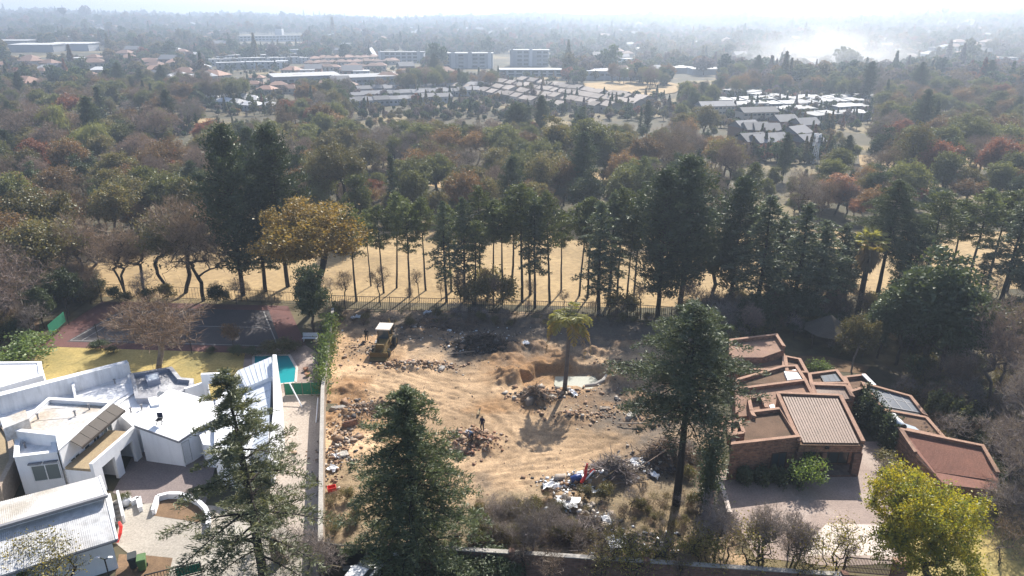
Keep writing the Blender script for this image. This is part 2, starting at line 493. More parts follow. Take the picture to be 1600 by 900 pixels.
# smaller things
M['water_pool'] = None
def water(name, c, rough=0.05):
    m, nt, out = mat_new(name)
    h = noise(nt, 3.0, 3, 0.5, wpos(nt))
    principled(nt, out, c, rough, 0.0, bump(nt, h, 0.12, 0.05), 0.5)
    return m
M['water_pool'] = water('water_pool', (0.02, 0.26, 0.28))
M['water_murky'] = water('water_murky', (0.27, 0.275, 0.215), 0.3)
M['shade_net'] = plain('shade_net', (0.02, 0.16, 0.09), 0.8)
M['bin_green'] = plain('bin_green', (0.09, 0.16, 0.06), 0.5)
M['bin_grey'] = plain('bin_grey', (0.045, 0.05, 0.05), 0.5)
M['red_plastic'] = plain('red_plastic', (0.62, 0.04, 0.03), 0.45)
M['blue_plastic'] = plain('blue_plastic', (0.03, 0.06, 0.20), 0.4)
M['white_plastic'] = plain('white_plastic', (0.75, 0.76, 0.77), 0.6)
M['yellow_paint'] = plain('yellow_paint', (0.15, 0.10, 0.035), 0.8)
M['tyre'] = plain('tyre', (0.02, 0.02, 0.02), 0.9)
M['car_white'] = plain('car_white', (0.80, 0.80, 0.80), 0.25, spec=0.6, vary=0.02)
M['skin'] = plain('skin', (0.10, 0.055, 0.035), 0.6)
M['hair'] = plain('hair', (0.012, 0.010, 0.009), 0.9)
M['cloth_navy'] = plain('cloth_navy', (0.02, 0.025, 0.05), 0.9)
M['cloth_blue'] = plain('cloth_blue', (0.09, 0.13, 0.21), 0.9)
M['cloth_white'] = plain('cloth_white', (0.62, 0.62, 0.62), 0.9)
M['cloth_dark'] = plain('cloth_dark', (0.02, 0.02, 0.022), 0.9)
M['rubble'] = mottled('rubble', (0.33, 0.21, 0.13), (0.21, 0.13, 0.085), 2.5, 0.95, c3=(0.36, 0.28, 0.21), fine=12)
M['rubble_pale'] = mottled('rubble_pale', (0.46, 0.42, 0.37), (0.33, 0.28, 0.23), 3.0, 0.95, c3=(0.30, 0.23, 0.18), fine=12)
M['rubble_dark'] = mottled('rubble_dark', (0.09, 0.08, 0.075), (0.055, 0.05, 0.05), 2.5, 0.95, c3=(0.16, 0.14, 0.13), fine=12)
M['timber_grey'] = mottled('timber_grey', (0.30, 0.25, 0.20), (0.20, 0.165, 0.135), 3.0, 0.95, fine=12)
# ------------------------------------------------------------------ plants: generators
def unit(v):
    return v / np.maximum(np.linalg.norm(v, axis=-1, keepdims=True), 1e-9)

def cards(C, D, L, W, g):
    """leaf or needle spray: a pointed quad at each centre C along D"""
    n = len(C)
    D = unit(np.asarray(D, float))
    S = unit(np.cross(D, unit(g.normal(size=(n, 3)))))
    L = np.broadcast_to(np.asarray(L, float), (n,))[:, None]
    W = np.broadcast_to(np.asarray(W, float), (n,))[:, None]
    V = np.empty((n, 4, 3))
    V[:, 0] = C - D * L * 0.5
    V[:, 1] = C + S * W * 0.5
    V[:, 2] = C + D * L * 0.5
    V[:, 3] = C - S * W * 0.5
    return V.reshape(-1, 3), np.arange(n * 4).reshape(n, 4)

def tubes(P0, P1, R0, R1, k):
    P0, P1 = np.asarray(P0, float), np.asarray(P1, float)
    n = len(P0)
    d = unit(P1 - P0)
    ref = np.where(np.abs(d[:, 2:3]) > 0.95, np.array([[1.0, 0, 0]]), np.array([[0, 0, 1.0]]))
    s = unit(np.cross(d, ref)); u = np.cross(s, d)
    a = 2 * np.pi * np.arange(k) / k
    ca, sa = np.cos(a)[None, :, None], np.sin(a)[None, :, None]
    ring = s[:, None, :] * ca + u[:, None, :] * sa
    A = P0[:, None, :] + ring * np.asarray(R0)[:, None, None]
    B = P1[:, None, :] + ring * np.asarray(R1)[:, None, None]
    V = np.concatenate([A, B], 1).reshape(-1, 3)
    i = np.arange(n)[:, None] * 2 * k
    j = np.arange(k)[None, :]
    q = (j + 1) % k
    Fq = np.stack([i + j, i + q, i + k + q, i + k + j], -1).reshape(-1, 4)
    return V, Fq

def merge(parts):
    Vs, Fs, o = [], [], 0
    for V, Q in parts:
        if len(V) == 0: continue
        Vs.append(V); Fs.append(Q + o); o += len(V)
    return np.concatenate(Vs), np.concatenate(Fs)

def seg_tubes(P0, P1, R0, R1):
    P0, P1, R0, R1 = [np.asarray(q, float) for q in (P0, P1, R0, R1)]
    big = R0 > 0.07
    out = []
    if big.any(): out.append(tubes(P0[big], P1[big], R0[big], R1[big], 7))
    if (~big).any(): out.append(tubes(P0[~big], P1[~big], R0[~big], R1[~big], 3))
    return merge(out)

PROTO = {}
ARR = {}
def proto(key, trunk, crown, h, trunk_mat, crown_mat):
    tm = mesh_np('trunk', trunk[0], [trunk[1]], [trunk_mat], smooth_shade=True)
    cm = mesh_np('crown', crown[0], [crown[1]], [crown_mat]) if crown is not None else None
    PROTO[key] = (tm, cm, h)
    ARR[key] = (trunk, crown, h)

def attractor(seed, trunk_h, targets, r0, step=0.9, lean=0.0, sag=0.15, r_min=0.012, multi=1):
    """branches reaching from a trunk to every target point; returns segment arrays and tips"""
    g = np.random.default_rng(seed)
    nodes = [np.array((0.0, 0.0, 0.0))]; par = [-1]
    nst = max(3, int(trunk_h / 0.6))
    la = g.uniform(0, 6.28)
    for m in range(multi):
        prev = 0
        off = g.normal(size=2) * 0.2 * trunk_h * (multi > 1)
        for i in range(1, nst + 1):
            t = i / nst
            w = np.array((math.cos(la) * lean * t * t, math.sin(la) * lean * t * t)) * trunk_h + g.normal(size=2) * 0.025 + off * t
            nodes.append(np.array((w[0], w[1], trunk_h * t))); par.append(prev); prev = len(nodes) - 1
    base = np.array((0, 0, trunk_h * 0.85))
    order = np.argsort(np.linalg.norm(targets - base, axis=1))
    N = np.zeros((len(targets) * 14 + len(nodes), 3)); n = len(nodes)
    N[:n] = nodes
    low = trunk_h * 0.45
    tips = []
    for k in order:
        t = targets[k]
        d = np.linalg.norm(N[:n] - t, axis=1) + 0.6 * np.maximum(0, N[:n, 2] - t[2]) + 6.0 * (N[:n, 2] < min(low, t[2] - 0.2))
        j = int(np.argmin(d))
        v = t - N[j]; L = np.linalg.norm(v)
        ns = min(12, max(1, int(math.ceil(L / step))))
        bend = g.normal(size=3) * L * 0.05
        p = j
        for i in range(1, ns + 1):
            s = i / ns
            q = N[j] + v * s + bend * math.sin(math.pi * s) + np.array((0, 0, -sag * L * math.sin(math.pi * s)))
            N[n] = q; par.append(p); p = n; n += 1
        tips.append(p)
    N = N[:n]; par = np.array(par)
    cnt = np.zeros(n); cnt[tips] = 1
    for i in range(n - 1, 0, -1):
        cnt[par[i]] += cnt[i]
    rad = np.maximum(r_min, r0 * (np.maximum(cnt, 1) / max(cnt[0], 1)) ** 0.5)
    i = np.arange(1, n)
    return N[par[i]], N[i], np.minimum(rad[par[i]], rad[i] * 1.25), rad[i], np.array(tips), N

def lobed_targets(seed, n, lobes, shell=0.55):
    """points inside a set of ellipsoid lobes (cx,cy,cz,rx,ry,rz), thicker towards their skins"""
    g = np.random.default_rng(seed)
    lobes = np.asarray(lobes, float)
    vol = lobes[:, 3] * lobes[:, 4] * lobes[:, 5]
    k = g.choice(len(lobes), n, p=vol / vol.sum())
    u = unit(g.normal(size=(n, 3)))
    r = shell + (1 - shell) * g.random(n) ** 0.7
    return lobes[k, :3] + u * lobes[k, 3:] * r[:, None]

def crown_lobes(seed, n, c, R3, lr, flat=0.75, top_bias=0.0):
    """lobe centres spread through a main ellipsoid"""
    g = np.random.default_rng(seed)
    u = unit(g.normal(size=(n, 3))); u[:, 2] = u[:, 2] * 0.9 + top_bias
    r = g.uniform(0.35, 0.95, n)[:, None]
    C = np.asarray(c) + u * np.asarray(R3) * r
    s = g.uniform(0.7, 1.25, n)[:, None] * lr
    return np.concatenate([C, s, s, s * flat], 1)

def broadleaf(key, seed, h=12.0, trunk_h=4.0, R3=(4.2, 4.2, 3.6), n_lobe=13, lr=1.9, n_t=220, leaves=45, leaf=(0.34, 0.2), spread=0.55,
              r0=0.28, trunk_mat='bark', crown_mat='green_leaf', multi=1, lean=0.05, hang=0.0, flat=0.75, shell=0.45):
    g = np.random.default_rng(seed)
    c = (0, 0, h - R3[2])
    T = lobed_targets(seed + 1, n_t, crown_lobes(seed, n_lobe, c, np.array(R3) * 0.72, lr, flat), shell)
    P0, P1, A, B, tips, N = attractor(seed + 2, trunk_h, T, r0, lean=lean, multi=multi)
    tp = N[tips]
    n = n_t * leaves
    off = g.normal(size=(n, 3)) * spread
    C = np.repeat(tp, leaves, 0) + off * np.array((1, 1, 0.75))
    D = unit(off + g.normal(size=(n, 3)) * 0.7 + np.array((0, 0, -hang)))
    s = g.uniform(0.6, 1.3, n)
    proto(key, seg_tubes(P0, P1, A, B), cards(C, D, leaf[0] * s, leaf[1] * s, g), h, M[trunk_mat], M[crown_mat])

def bare(key, seed, h=11.0, trunk_h=2.6, R3=(4.2, 4.2, 4.0), n_t=520, twigs=7, twig=(0.8, 0.022), r0=0.24, trunk_mat='bark_grey', crown_mat='twig_grey',
         multi=1, n_lobe=12, lr=1.8, leaves=0, leaf_mat=None, lean=0.05, shell=0.3):
    g = np.random.default_rng(seed)
    T = lobed_targets(seed + 1, n_t, crown_lobes(seed, n_lobe, (0, 0, h - R3[2]), np.array(R3) * 0.72, lr, 0.85), shell)
    P0, P1, A, B, tips, N = attractor(seed + 2, trunk_h, T, r0, lean=lean, sag=-0.03, multi=multi, r_min=0.011)
    n = n_t * twigs
    tp = np.repeat(N[tips], twigs, 0)
    out = unit(tp - np.array((0, 0, h * 0.35)))
    D = unit(out * 0.7 + g.normal(size=(n, 3)) * 0.75 + np.array((0, 0, 0.25)))
    s = g.uniform(0.5, 1.3, n)
    C = tp + D * (twig[0] * s * 0.45)[:, None]
    proto(key, seg_tubes(P0, P1, A, B), cards(C, D, twig[0] * s, twig[1], g), h, M[trunk_mat], M[crown_mat])

def conifer(key, seed, h=16.0, Rm=4.2, z0=1.5, nb=85, prof=None, rise=0.12, droop=0.25, nlat=9, lat=0.34, ncard=13, card=(0.34, 0.085), r0=0.26,
            trunk_mat='bark_dark', crown_mat='cedar', bare_in=0.18, tuft=0.0, lift=0.25, jitter=0.12, per_whorl=1, gap=0.0, lean=0.0, dn=0.5):
    """whorled conifer: boughs with flat side sprays set with needles"""
    g = np.random.default_rng(seed)
    if prof is None: prof = lambda t: (1 - t) ** 0.75
    S0, S1, A, B = [], [], [], []
    nz = 14
    wob = np.cumsum(g.normal(size=(nz + 1, 2)) * 0.03 * h / 16, 0)
    tz = np.linspace(0, h * 0.985, nz + 1)
    def axis(z):
        return np.array((np.interp(z, tz, wob[:, 0]) + lean * z, np.interp(z, tz, wob[:, 1]), z))
    for i in range(nz):
        S0.append(axis(tz[i])); S1.append(axis(tz[i + 1]))
        A.append(max(0.03, r0 * (1 - tz[i] / h) ** 0.8)); B.append(max(0.025, r0 * (1 - tz[i + 1] / h) ** 0.8))
    C, D, LL = [], [], []
    az = g.uniform(0, 6.28)
    for i in range(nb):
        t = ((i // per_whorl) * per_whorl + g.uniform(0, 0.35)) / nb
        z = z0 + (h - z0) * t ** 0.92
        az += 2.399 + g.normal() * 0.3
        L = Rm * prof(t) * g.uniform(0.62, 1.12)
        if g.random() < gap: L *= g.uniform(0.25, 0.6)
        if L < 0.15: L = 0.15
        rd = np.array((math.cos(az), math.sin(az), 0.0)); tn = np.array((-rd[1], rd[0], 0.0))
        o = axis(z)
        rs, dr = rise + g.normal() * 0.06, droop + g.normal() * 0.07
        cur = g.normal() * 0.12
        pt = lambda s: o + rd * L * s + tn * L * cur * s * s + np.array((0, 0, L * (rs * s * 1.6 - dr * s * s * 1.6)))
        ss = np.linspace(0, 1, 6)
        pts = [pt(s) for s in ss]
        rb = 0.018 + 0.014 * L
        for k in range(5):
            S0.append(pts[k]); S1.append(pts[k + 1]); A.append(rb * (1 - ss[k]) + 0.008); B.append(rb * (1 - ss[k + 1]) + 0.008)
        nl = max(3, int(nlat * (0.35 + 0.65 * L / Rm)))
        for s in np.linspace(bare_in, 1.0, nl):
            p = pt(s)
            for sg in (-1, 1):
                ang = g.uniform(0.6, 1.1) * sg
                d = rd * math.cos(ang) + tn * math.sin(ang)
                ll = max(0.25, L * lat * (1.1 - 0.75 * s) * g.uniform(0.6, 1.2))
                n = max(3, int(ncard * (0.4 + 0.6 * ll / (Rm * lat))))
                u = g.random(n) ** 0.8
                if tuft: u = 1 - (1 - u) * (1 - tuft)
                c = p + d * (u * ll)[:, None] + np.array((0, 0, -1)) * (0.12 * ll * u * u)[:, None]
                C.append(c + g.normal(size=(n, 3)) * jitter)
                D.append(d * 0.8 + g.normal(size=(n, 3)) * dn + np.array((0, 0, lift)))
                LL.append(g.uniform(0.65, 1.3, n))
    C, D, LL = np.concatenate(C), np.concatenate(D), np.concatenate(LL)
    proto(key, seg_tubes(S0, S1, A, B), cards(C, D, card[0] * LL, card[1] * LL, g), h, M[trunk_mat], M[crown_mat])

def tree(name, key, base, h, label, group=None, cat='tree', wid=1.0, rot=None, crown_mat=None, trunk_mat=None, part=('trunk', 'crown'), tilt=(0, 0)):
    tm, cm, h0 = PROTO[key]
    s = h / h0
    o = empty(name, base, 0.0, label, cat, group)
    o.rotation_euler = (tilt[0], tilt[1], random.uniform(0, 6.28) if rot is None else rot)
    o.scale = (s * wid, s * wid, s)
    for me, nm, mt in ((tm, part[0], trunk_mat), (cm, part[1], crown_mat)):
        if me is None: continue
        c = link(nm, me, o)
        if mt:
            c.material_slots[0].link = 'OBJECT'
            c.material_slots[0].material = M[mt]
    return o

def ptree(name, key, px, py, top, label, group=None, **kw):
    """a tree whose foot stands at image point (px, py) on the terrain and whose tip shows at row top"""
    b = at(px, py) if py > 110 else hit(px, py)
    return tree(name, key, b, max(1.0, height_to(b, top)), label, group, **kw)

def joined(key, trunk_mat, crown_mat):
    """trunk and crown of a prototype as one mesh, a source for woodland too far off to be told apart"""
    (tv, tq), (cv, cq), h = ARR[key]
    V, Q = merge([(tv, tq), (cv, cq)])
    return mesh_np('tree_source', V, [Q], [M[trunk_mat], M[crown_mat]], mat_idx=np.concatenate([np.zeros(len(tq), int), np.ones(len(cq), int)]))

def scatter(name, P, kind, size, sources, label, cat, turn=None):
    """stuff: many small plants on points, too many to be told apart"""
    n = len(P); g = np.random.default_rng(n)
    me = bpy.data.meshes.new(name)
    me.vertices.add(n); me.vertices.foreach_set('co', np.asarray(P, np.float32).ravel())
    me.attributes.new('kind', 'INT', 'POINT').data.foreach_set('value', np.asarray(kind, np.int32))
    me.attributes.new('size', 'FLOAT', 'POINT').data.foreach_set('value', np.asarray(size, np.float32))
    me.attributes.new('turn', 'FLOAT', 'POINT').data.foreach_set('value', g.uniform(0, 6.28, n).astype(np.float32))
    o = tag(link(name, me), label, cat, kind='stuff')
    ng = bpy.data.node_groups.new(name, 'GeometryNodeTree')
    ng.interface.new_socket('Geometry', in_out='INPUT', socket_type='NodeSocketGeometry')
    ng.interface.new_socket('Geometry', in_out='OUTPUT', socket_type='NodeSocketGeometry')
    gi, go_ = ng.nodes.new('NodeGroupInput'), ng.nodes.new('NodeGroupOutput')
    join = ng.nodes.new('GeometryNodeJoinGeometry')
    def named(nm, typ):
        q = ng.nodes.new('GeometryNodeInputNamedAttribute'); q.data_type = typ; q.inputs['Name'].default_value = nm
        return q.outputs['Attribute']
    kd, sz, tr = named('kind', 'INT'), named('size', 'FLOAT'), named('turn', 'FLOAT')
    cxyz = ng.nodes.new('ShaderNodeCombineXYZ'); ng.links.new(tr, cxyz.inputs[2])
    for k, fm in enumerate(sources):
        src = bpy.data.objects.new('tree_source', fm)          # only a source of shape, not in the scene
        oi = ng.nodes.new('GeometryNodeObjectInfo'); oi.inputs['Object'].default_value = src; oi.inputs['As Instance'].default_value = True
        iop = ng.nodes.new('GeometryNodeInstanceOnPoints')
        cmp = ng.nodes.new('FunctionNodeCompare'); cmp.data_type = 'INT'; cmp.operation = 'EQUAL'
        ng.links.new(kd, cmp.inputs[2]); cmp.inputs[3].default_value = k
        ng.links.new(gi.outputs[0], iop.inputs['Points']); ng.links.new(cmp.outputs[0], iop.inputs['Selection'])
        ng.links.new(oi.outputs['Geometry'], iop.inputs['Instance'])
        ng.links.new(cxyz.outputs[0], iop.inputs['Rotation']); ng.links.new(sz, iop.inputs['Scale'])
        ng.links.new(iop.outputs[0], join.inputs[0])
    ng.links.new(join.outputs[0], go_.inputs[0])
    o.modifiers.new('plants', 'NODES').node_group = ng
    return o
# ------------------------------------------------------------------ ground and paved surfaces
def fbm(x, y, scale, octaves=4, seed=0, gain=0.5):
    g = np.random.default_rng(seed)
    tot = np.zeros_like(x, float); a = 1.0; f = scale
    for o in range(octaves):
        T = g.normal(size=(64, 64))
        u, v = x * f + 13.7 * o, y * f + 7.1 * o
        i, j = np.floor(u).astype(int), np.floor(v).astype(int)
        fu, fv = u - i, v - j
        fu, fv = fu * fu * (3 - 2 * fu), fv * fv * (3 - 2 * fv)
        q = lambda a_, b_: T[a_ % 64, b_ % 64]
        tot += a * ((q(i, j) * (1 - fu) + q(i + 1, j) * fu) * (1 - fv) + (q(i, j + 1) * (1 - fu) + q(i + 1, j + 1) * fu) * fv)
        a *= gain; f *= 2.1
    return tot

def inside(poly, x, y):
    r = np.zeros(x.shape, bool); n = len(poly)
    for i in range(n):
        x0, y0 = poly[i][0], poly[i][1]; x1, y1 = poly[(i + 1) % n][0], poly[(i + 1) % n][1]
        c = ((y0 > y) != (y1 > y)) & (x < (x1 - x0) * (y - y0) / ((y1 - y0) or 1e-9) + x0)
        r ^= c
    return r

def grid_mesh(name, xs, ys, H, mats, keep=None, smooth_shade=True):
    X, Y = np.meshgrid(xs, ys)
    V = np.stack([X, Y, H], -1).reshape(-1, 3)
    ny, nx = X.shape
    i = (np.arange(ny - 1)[:, None] * nx + np.arange(nx - 1)[None, :])
    Q = np.stack([i, i + 1, i + nx + 1, i + nx], -1).reshape(-1, 4)
    if keep is not None: Q = Q[keep.reshape(-1)]
    return mesh_np(name, V, [Q], mats, smooth_shade)

PLOT = [at(499, 856), at(507, 600), at(519, 484), at(800, 487), at(1048, 500), at(1085, 560), at(1128, 700), at(1120, 790), at(1170, 885), at(880, 868), at(620, 861)]

xs = np.concatenate([-np.geomspace(4200, 60, 60), np.arange(-56, 70, 1.5), np.geomspace(72, 4200, 60)])
ys = np.concatenate([np.arange(-20, 110, 1.5), np.geomspace(111, 4300, 110)])
X, Y = np.meshgrid(xs, ys)
H = gz(X, Y) - 0.02
cx_, cy_ = np.mean([p.x for p in PLOT]), np.mean([p.y for p in PLOT])
SHR = [(p.x + (cx_ - p.x) * 0.07, p.y + (cy_ - p.y) * 0.07) for p in PLOT]
H[inside(SHR, X, Y)] = -3.0
POOL = [at(396, 556), at(452, 555), at(464, 576), at(462, 598), at(436, 601), at(396, 600)]
cxp, cyp = np.mean([p.x for p in POOL]), np.mean([p.y for p in POOL])
tag(link('ground', grid_mesh('ground', xs, ys, H, [M['ground']])), kind='structure')

def sheet(name, pts, z, mat, kind='structure', px=True):
    P = [at(*p) if px else Vector(p) for p in pts]
    mb = MB().poly([(p[0], p[1], z) for p in P])
    o = mb.build(name, M[mat])
    if o.data.polygons[0].normal.z < 0: o.data.flip_normals()
    return tag(o, kind=kind)

sheet('fairway', [(-70, 95), (-40, 93), (-24, 92.5), (20, 90), (60, 96), (160, 105), (150, 122), (90, 128), (45, 130), (0, 131), (-25, 128), (-45, 124), (-90, 116)], 0.004, 'fairway', px=False)
sheet('fairway', [(-160, 280), (-150, 250), (-120, 256), (-118, 285)], 0.9, 'fairway', px=False)
sheet('fairway', [(-26, 172), (-12, 160), (2, 168), (-8, 184)], 0.006, 'fairway', px=False)
sheet('fairway', [(10, 184), (24, 172), (42, 176), (36, 190)], 0.006, 'fairway', px=False)
sheet('fairway', [(96, 190), (128, 186), (135, 204), (104, 208)], 0.1, 'fairway', px=False)
sheet('lawn', [(40, 600), (60, 545), (150, 538), (300, 545), (400, 538), (408, 560), (380, 620), (300, 640), (60, 640)], 0.004, 'lawn')
sheet('soil_border', [(-60, 560), (-60, 480), (60, 470), (62, 545), (40, 562)], 0.003, 'soil')
sheet('court', [(52, 541), (160, 471), (450, 478), (486, 556), (300, 549)], 0.010, 'court_red')
sheet('court_surface', [(104, 534), (196, 480), (420, 485), (440, 543)], 0.014, 'court_dark')
def line_strip(p, q, w=0.07, z=0.018):
    a, b = at(*p), at(*q); d = (b - a).normalized(); s = Vector((-d.y, d.x, 0)) * w
    return [(a + s).xy.to_tuple() + (z,), (a - s).xy.to_tuple() + (z,), (b - s).xy.to_tuple() + (z,), (b + s).xy.to_tuple() + (z,)]
lm = MB()
for k, (p, q) in enumerate((((110, 532), (200, 482)), ((128, 532), (212, 482)), ((110, 532), (434, 541)), ((434, 541), (412, 487)), ((172, 507), (420, 512)))):
    lm.poly(line_strip(p, q, 0.07, 0.018 + 0.001 * k))
tag(lm.build('court_lines', M['line_white']), kind='structure')

sheet('forecourt', [(176, 770), (214, 700), (300, 690), (345, 700), (330, 752), (318, 800), (240, 792)], 0.010, 'pavers_red')
sheet('driveway', [(186, 800), (205, 790), (240, 786), (330, 790), (420, 800), (500, 855), (498, 905), (250, 905), (182, 850)], 0.014, 'pavers_grey')
sheet('side_yard', [(425, 720), (430, 612), (502, 612), (500, 860), (420, 810)], 0.018, 'pavers_beige')
sheet('pool_deck', [(380, 572), (384, 545), (478, 540), (497, 552), (497, 614), (380, 614)], 0.022, 'pavers_pink')
sheet('planting_bed', [(180, 900), (186, 866), (230, 868), (270, 872), (262, 905)], 0.020, 'bed_soil')
sheet('planting_bed', [(240, 806), (246, 776), (280, 772), (308, 782), (326, 806), (322, 818), (280, 812)], 0.026, 'bed_soil')
sheet('brick_driveway', [(1110, 745), (1122, 735), (1370, 735), (1410, 760), (1410, 880), (1300, 885), (1180, 870), (1140, 800)], 0.010, 'pavers_pink')
sheet('driveway_apron', [(1268, 842), (1292, 818), (1375, 820), (1395, 868), (1262, 868)], 0.014, 'pavers_pale')
sheet('garden_path', [(1340, 735), (1346, 690), (1380, 690), (1380, 735)], 0.014, 'pavers_pink')
sheet('road', [(-80, 8), (80, 8), (80, 31), (-80, 31)], 0.006, 'asphalt', px=False)
sheet('dry_verge', [(1412, 905), (1412, 770), (1470, 790), (1600, 800), (1680, 830), (1680, 905)], 0.008, 'lawn')
sheet('garden_lawn', [(1240, 556), (1290, 556), (1360, 572), (1350, 584), (1250, 575)], 0.008, 'soil')

# ------------------------------------------------------------------ the cleared plot: bare earth with ruts, mounds and a pit
PX = np.arange(-29, 30, 0.16); PY = np.arange(39, 93, 0.16)
X, Y = np.meshgrid(PX, PY)
Hs = 0.03 * fbm(X, Y, 0.15, 2, 1) + 0.02 * fbm(X, Y, 0.9, 5, 2, 0.7) + 0.03 * fbm(X, Y, 2.6, 2, 3) * (0.5 + smooth(-0.5, 1.0, fbm(X, Y, 0.3, 2, 8)))
rough_zone = np.zeros_like(X)
def blob(px, py, rx, ry, h, lump=0.2, seed=0, power=1.0):
    global Hs, rough_zone
    c = at(px, py)
    d = np.hypot((X - c.x) / rx, (Y - c.y) / ry) + 0.22 * fbm(X, Y, 0.55, 3, 50 + seed)
    m = np.clip(1 - d, 0, 1)
    m = m * m * (3 - 2 * m)
    Hs = Hs + h * m ** power * (1 + lump * fbm(X, Y, 1.3, 3, 90 + seed))
    rough_zone = np.maximum(rough_zone, np.clip(m * 2, 0, 1) * 1.0)
for k, b in enumerate([(800, 590, 2.6, 2.2, 1.1), (838, 546, 4.0, 1.8, 1.25), (795, 560, 3.0, 2.0, 0.6), (925, 552, 3.2, 1.5, 0.9), (962, 585, 1.8, 2.6, 0.5),
                       (835, 612, 2.0, 1.0, 0.3), (835, 628, 2.2, 1.4, 0.7), (740, 692, 3.0, 2.4, 0.7), (548, 655, 3.2, 2.6, 0.7),
                       (560, 610, 3.5, 2.0, 0.5), (640, 575, 5.0, 1.6, 0.4), (752, 540, 4.5, 2.0, 0.5), (955, 750, 3.4, 1.9, 1.3), (1042, 718, 3.0, 1.8, 1.0),
                       (880, 790, 3.0, 2.0, 0.8), (990, 620, 3, 2, 0.35), (1010, 655, 3.5, 2.5, 0.4), (900, 655, 3.2, 1.5, 0.35), (670, 520, 5, 1.5, 0.5), (1000, 540, 4, 2, 0.6)]):
    blob(*b, seed=k)
pit = [at(812, 600), at(815, 583), at(840, 574), at(880, 568), at(925, 570), at(945, 582), at(943, 600), at(918, 606), at(884, 603), at(862, 604), at(838, 607)]
def dist_poly(poly, x, y):
    d = np.full(x.shape, 1e9)
    for i in range(len(poly)):
        a, b = poly[i], poly[(i + 1) % len(poly)]
        ex, ey = b.x - a.x, b.y - a.y
        t = np.clip(((x - a.x) * ex + (y - a.y) * ey) / (ex * ex + ey * ey), 0, 1)
        d = np.minimum(d, np.hypot(x - a.x - t * ex, y - a.y - t * ey))
    return np.where(inside(poly, x, y), -d, d)
DP = dist_poly(pit, X, Y) + 0.25 * fbm(X, Y, 0.8, 3, 31)
Hs = Hs * smooth(-0.3, 0.5, DP) + (-1.0 + 0.06 * fbm(X, Y, 1.1, 3, 41)) * smooth(0.18, -0.55, DP)
Hs += 0.35 * smooth(67.5, 70, Y) * np.exp(-((DP - 1.0) / 0.7) ** 2) * (0.6 + 0.5 * fbm(X, Y, 0.7, 2, 17))
# wheel ruts
TR = np.zeros_like(X)
def rut(pts, w=0.26, gauge=1.7, depth=0.042, n=3, pitch=0.0):
    global Hs, TR
    P = [at(*p) for p in pts]
    Q = []
    for i in range(len(P) - 1):
        p0, p1, p2, p3 = P[max(i - 1, 0)], P[i], P[i + 1], P[min(i + 2, len(P) - 1)]
        for t in np.linspace(0, 1, 8, endpoint=False):
            Q.append(0.5 * ((2 * p1) + (p2 - p0) * t + (2 * p0 - 5 * p1 + 4 * p2 - p3) * t * t + (3 * p1 - p0 - 3 * p2 + p3) * t ** 3))
    Q = np.array([(q.x, q.y) for q in Q])
    D = np.full(X.shape, 1e9); S = np.zeros_like(X); al = np.zeros_like(X); L = 0
    for i in range(len(Q) - 1):
        e = Q[i + 1] - Q[i]; l = np.hypot(*e)
        t = np.clip(((X - Q[i, 0]) * e[0] + (Y - Q[i, 1]) * e[1]) / (l * l + 1e-9), 0, 1)
        dx, dy = X - Q[i, 0] - t * e[0], Y - Q[i, 1] - t * e[1]
        d = np.hypot(dx, dy)
        m = d < D
        D = np.where(m, d, D); S = np.where(m, d * np.sign(e[0] * dy - e[1] * dx), S); al = np.where(m, L + t * l, al)
        L += l
    for s in (-gauge / 2, gauge / 2):
        k = np.exp(-((S - s) / w) ** 2)
        Hs -= depth * k * (0.8 + 0.2 * fbm(X, Y, 0.6, 2, 71))
        Hs += depth * 0.3 * np.exp(-((np.abs(S - s) - 2 * w) / (w * 0.6)) ** 2)
        TR = np.maximum(TR, k)
for r in ([(548, 588), (600, 596), (660, 622), (720, 640), (790, 632), (850, 646)], [(600, 580), (650, 590), (700, 612), (760, 622), (805, 606), (800, 575)],
          [(640, 625), (700, 630), (760, 655), (790, 690), (770, 720), (740, 735)], [(700, 745), (760, 740), (830, 735), (900, 720), (960, 700), (1000, 680)],
          [(760, 770), (800, 750), (870, 735), (940, 725), (1010, 690)], [(770, 640), (800, 665), (810, 695), (790, 715), (760, 728)], [(780, 600), (770, 630), (785, 655), (820, 680), (880, 690), (950, 690)],
          [(580, 560), (640, 575), (720, 590), (790, 585)], [(745, 760), (800, 735), (820, 700), (850, 680)], [(690, 600), (720, 625), (740, 660), (735, 690)]):
    rut(r)
for r in ([(600, 600), (680, 606), (740, 622), (800, 650)], [(620, 590), (700, 620), (770, 645), (830, 660)], [(690, 640), (730, 655), (780, 672), (800, 700)], [(780, 640), (790, 670), (775, 700)], [(820, 720), (880, 715), (940, 705)], [(760, 745), (840, 728), (920, 712), (990, 690)], [(770, 600), (800, 640), (850, 665), (930, 672)], [(590, 570), (650, 585), (730, 604)]):
    rut(r, 0.14, 1.2, 0.035)
rut([(560, 600), (640, 612), (740, 632), (830, 640)], 0.22, 2.2, 0.06)
rut([(720, 752), (820, 745), (930, 735), (1005, 700)], 0.22, 2.0, 0.06)
keep_v = inside(PLOT, X, Y)
keep = keep_v[:-1, :-1] | keep_v[1:, :-1] | keep_v[:-1, 1:] | keep_v[1:, 1:]
me = grid_mesh('plot', PX, PY, Hs, [], keep)
PLOT_H = Hs
def plot_z(x, y):
    i = np.clip(((np.asarray(x) + 29) / 0.16).astype(int), 0, len(PX) - 1)
    j = np.clip(((np.asarray(y) - 39) / 0.16).astype(int), 0, len(PY) - 1)
    return PLOT_H[j, i]
def on_plot(px, py, dz=0.0):
    p = at(px, py)
    z = float(plot_z(p.x, p.y))
    return Vector((p.x, p.y, z + dz))
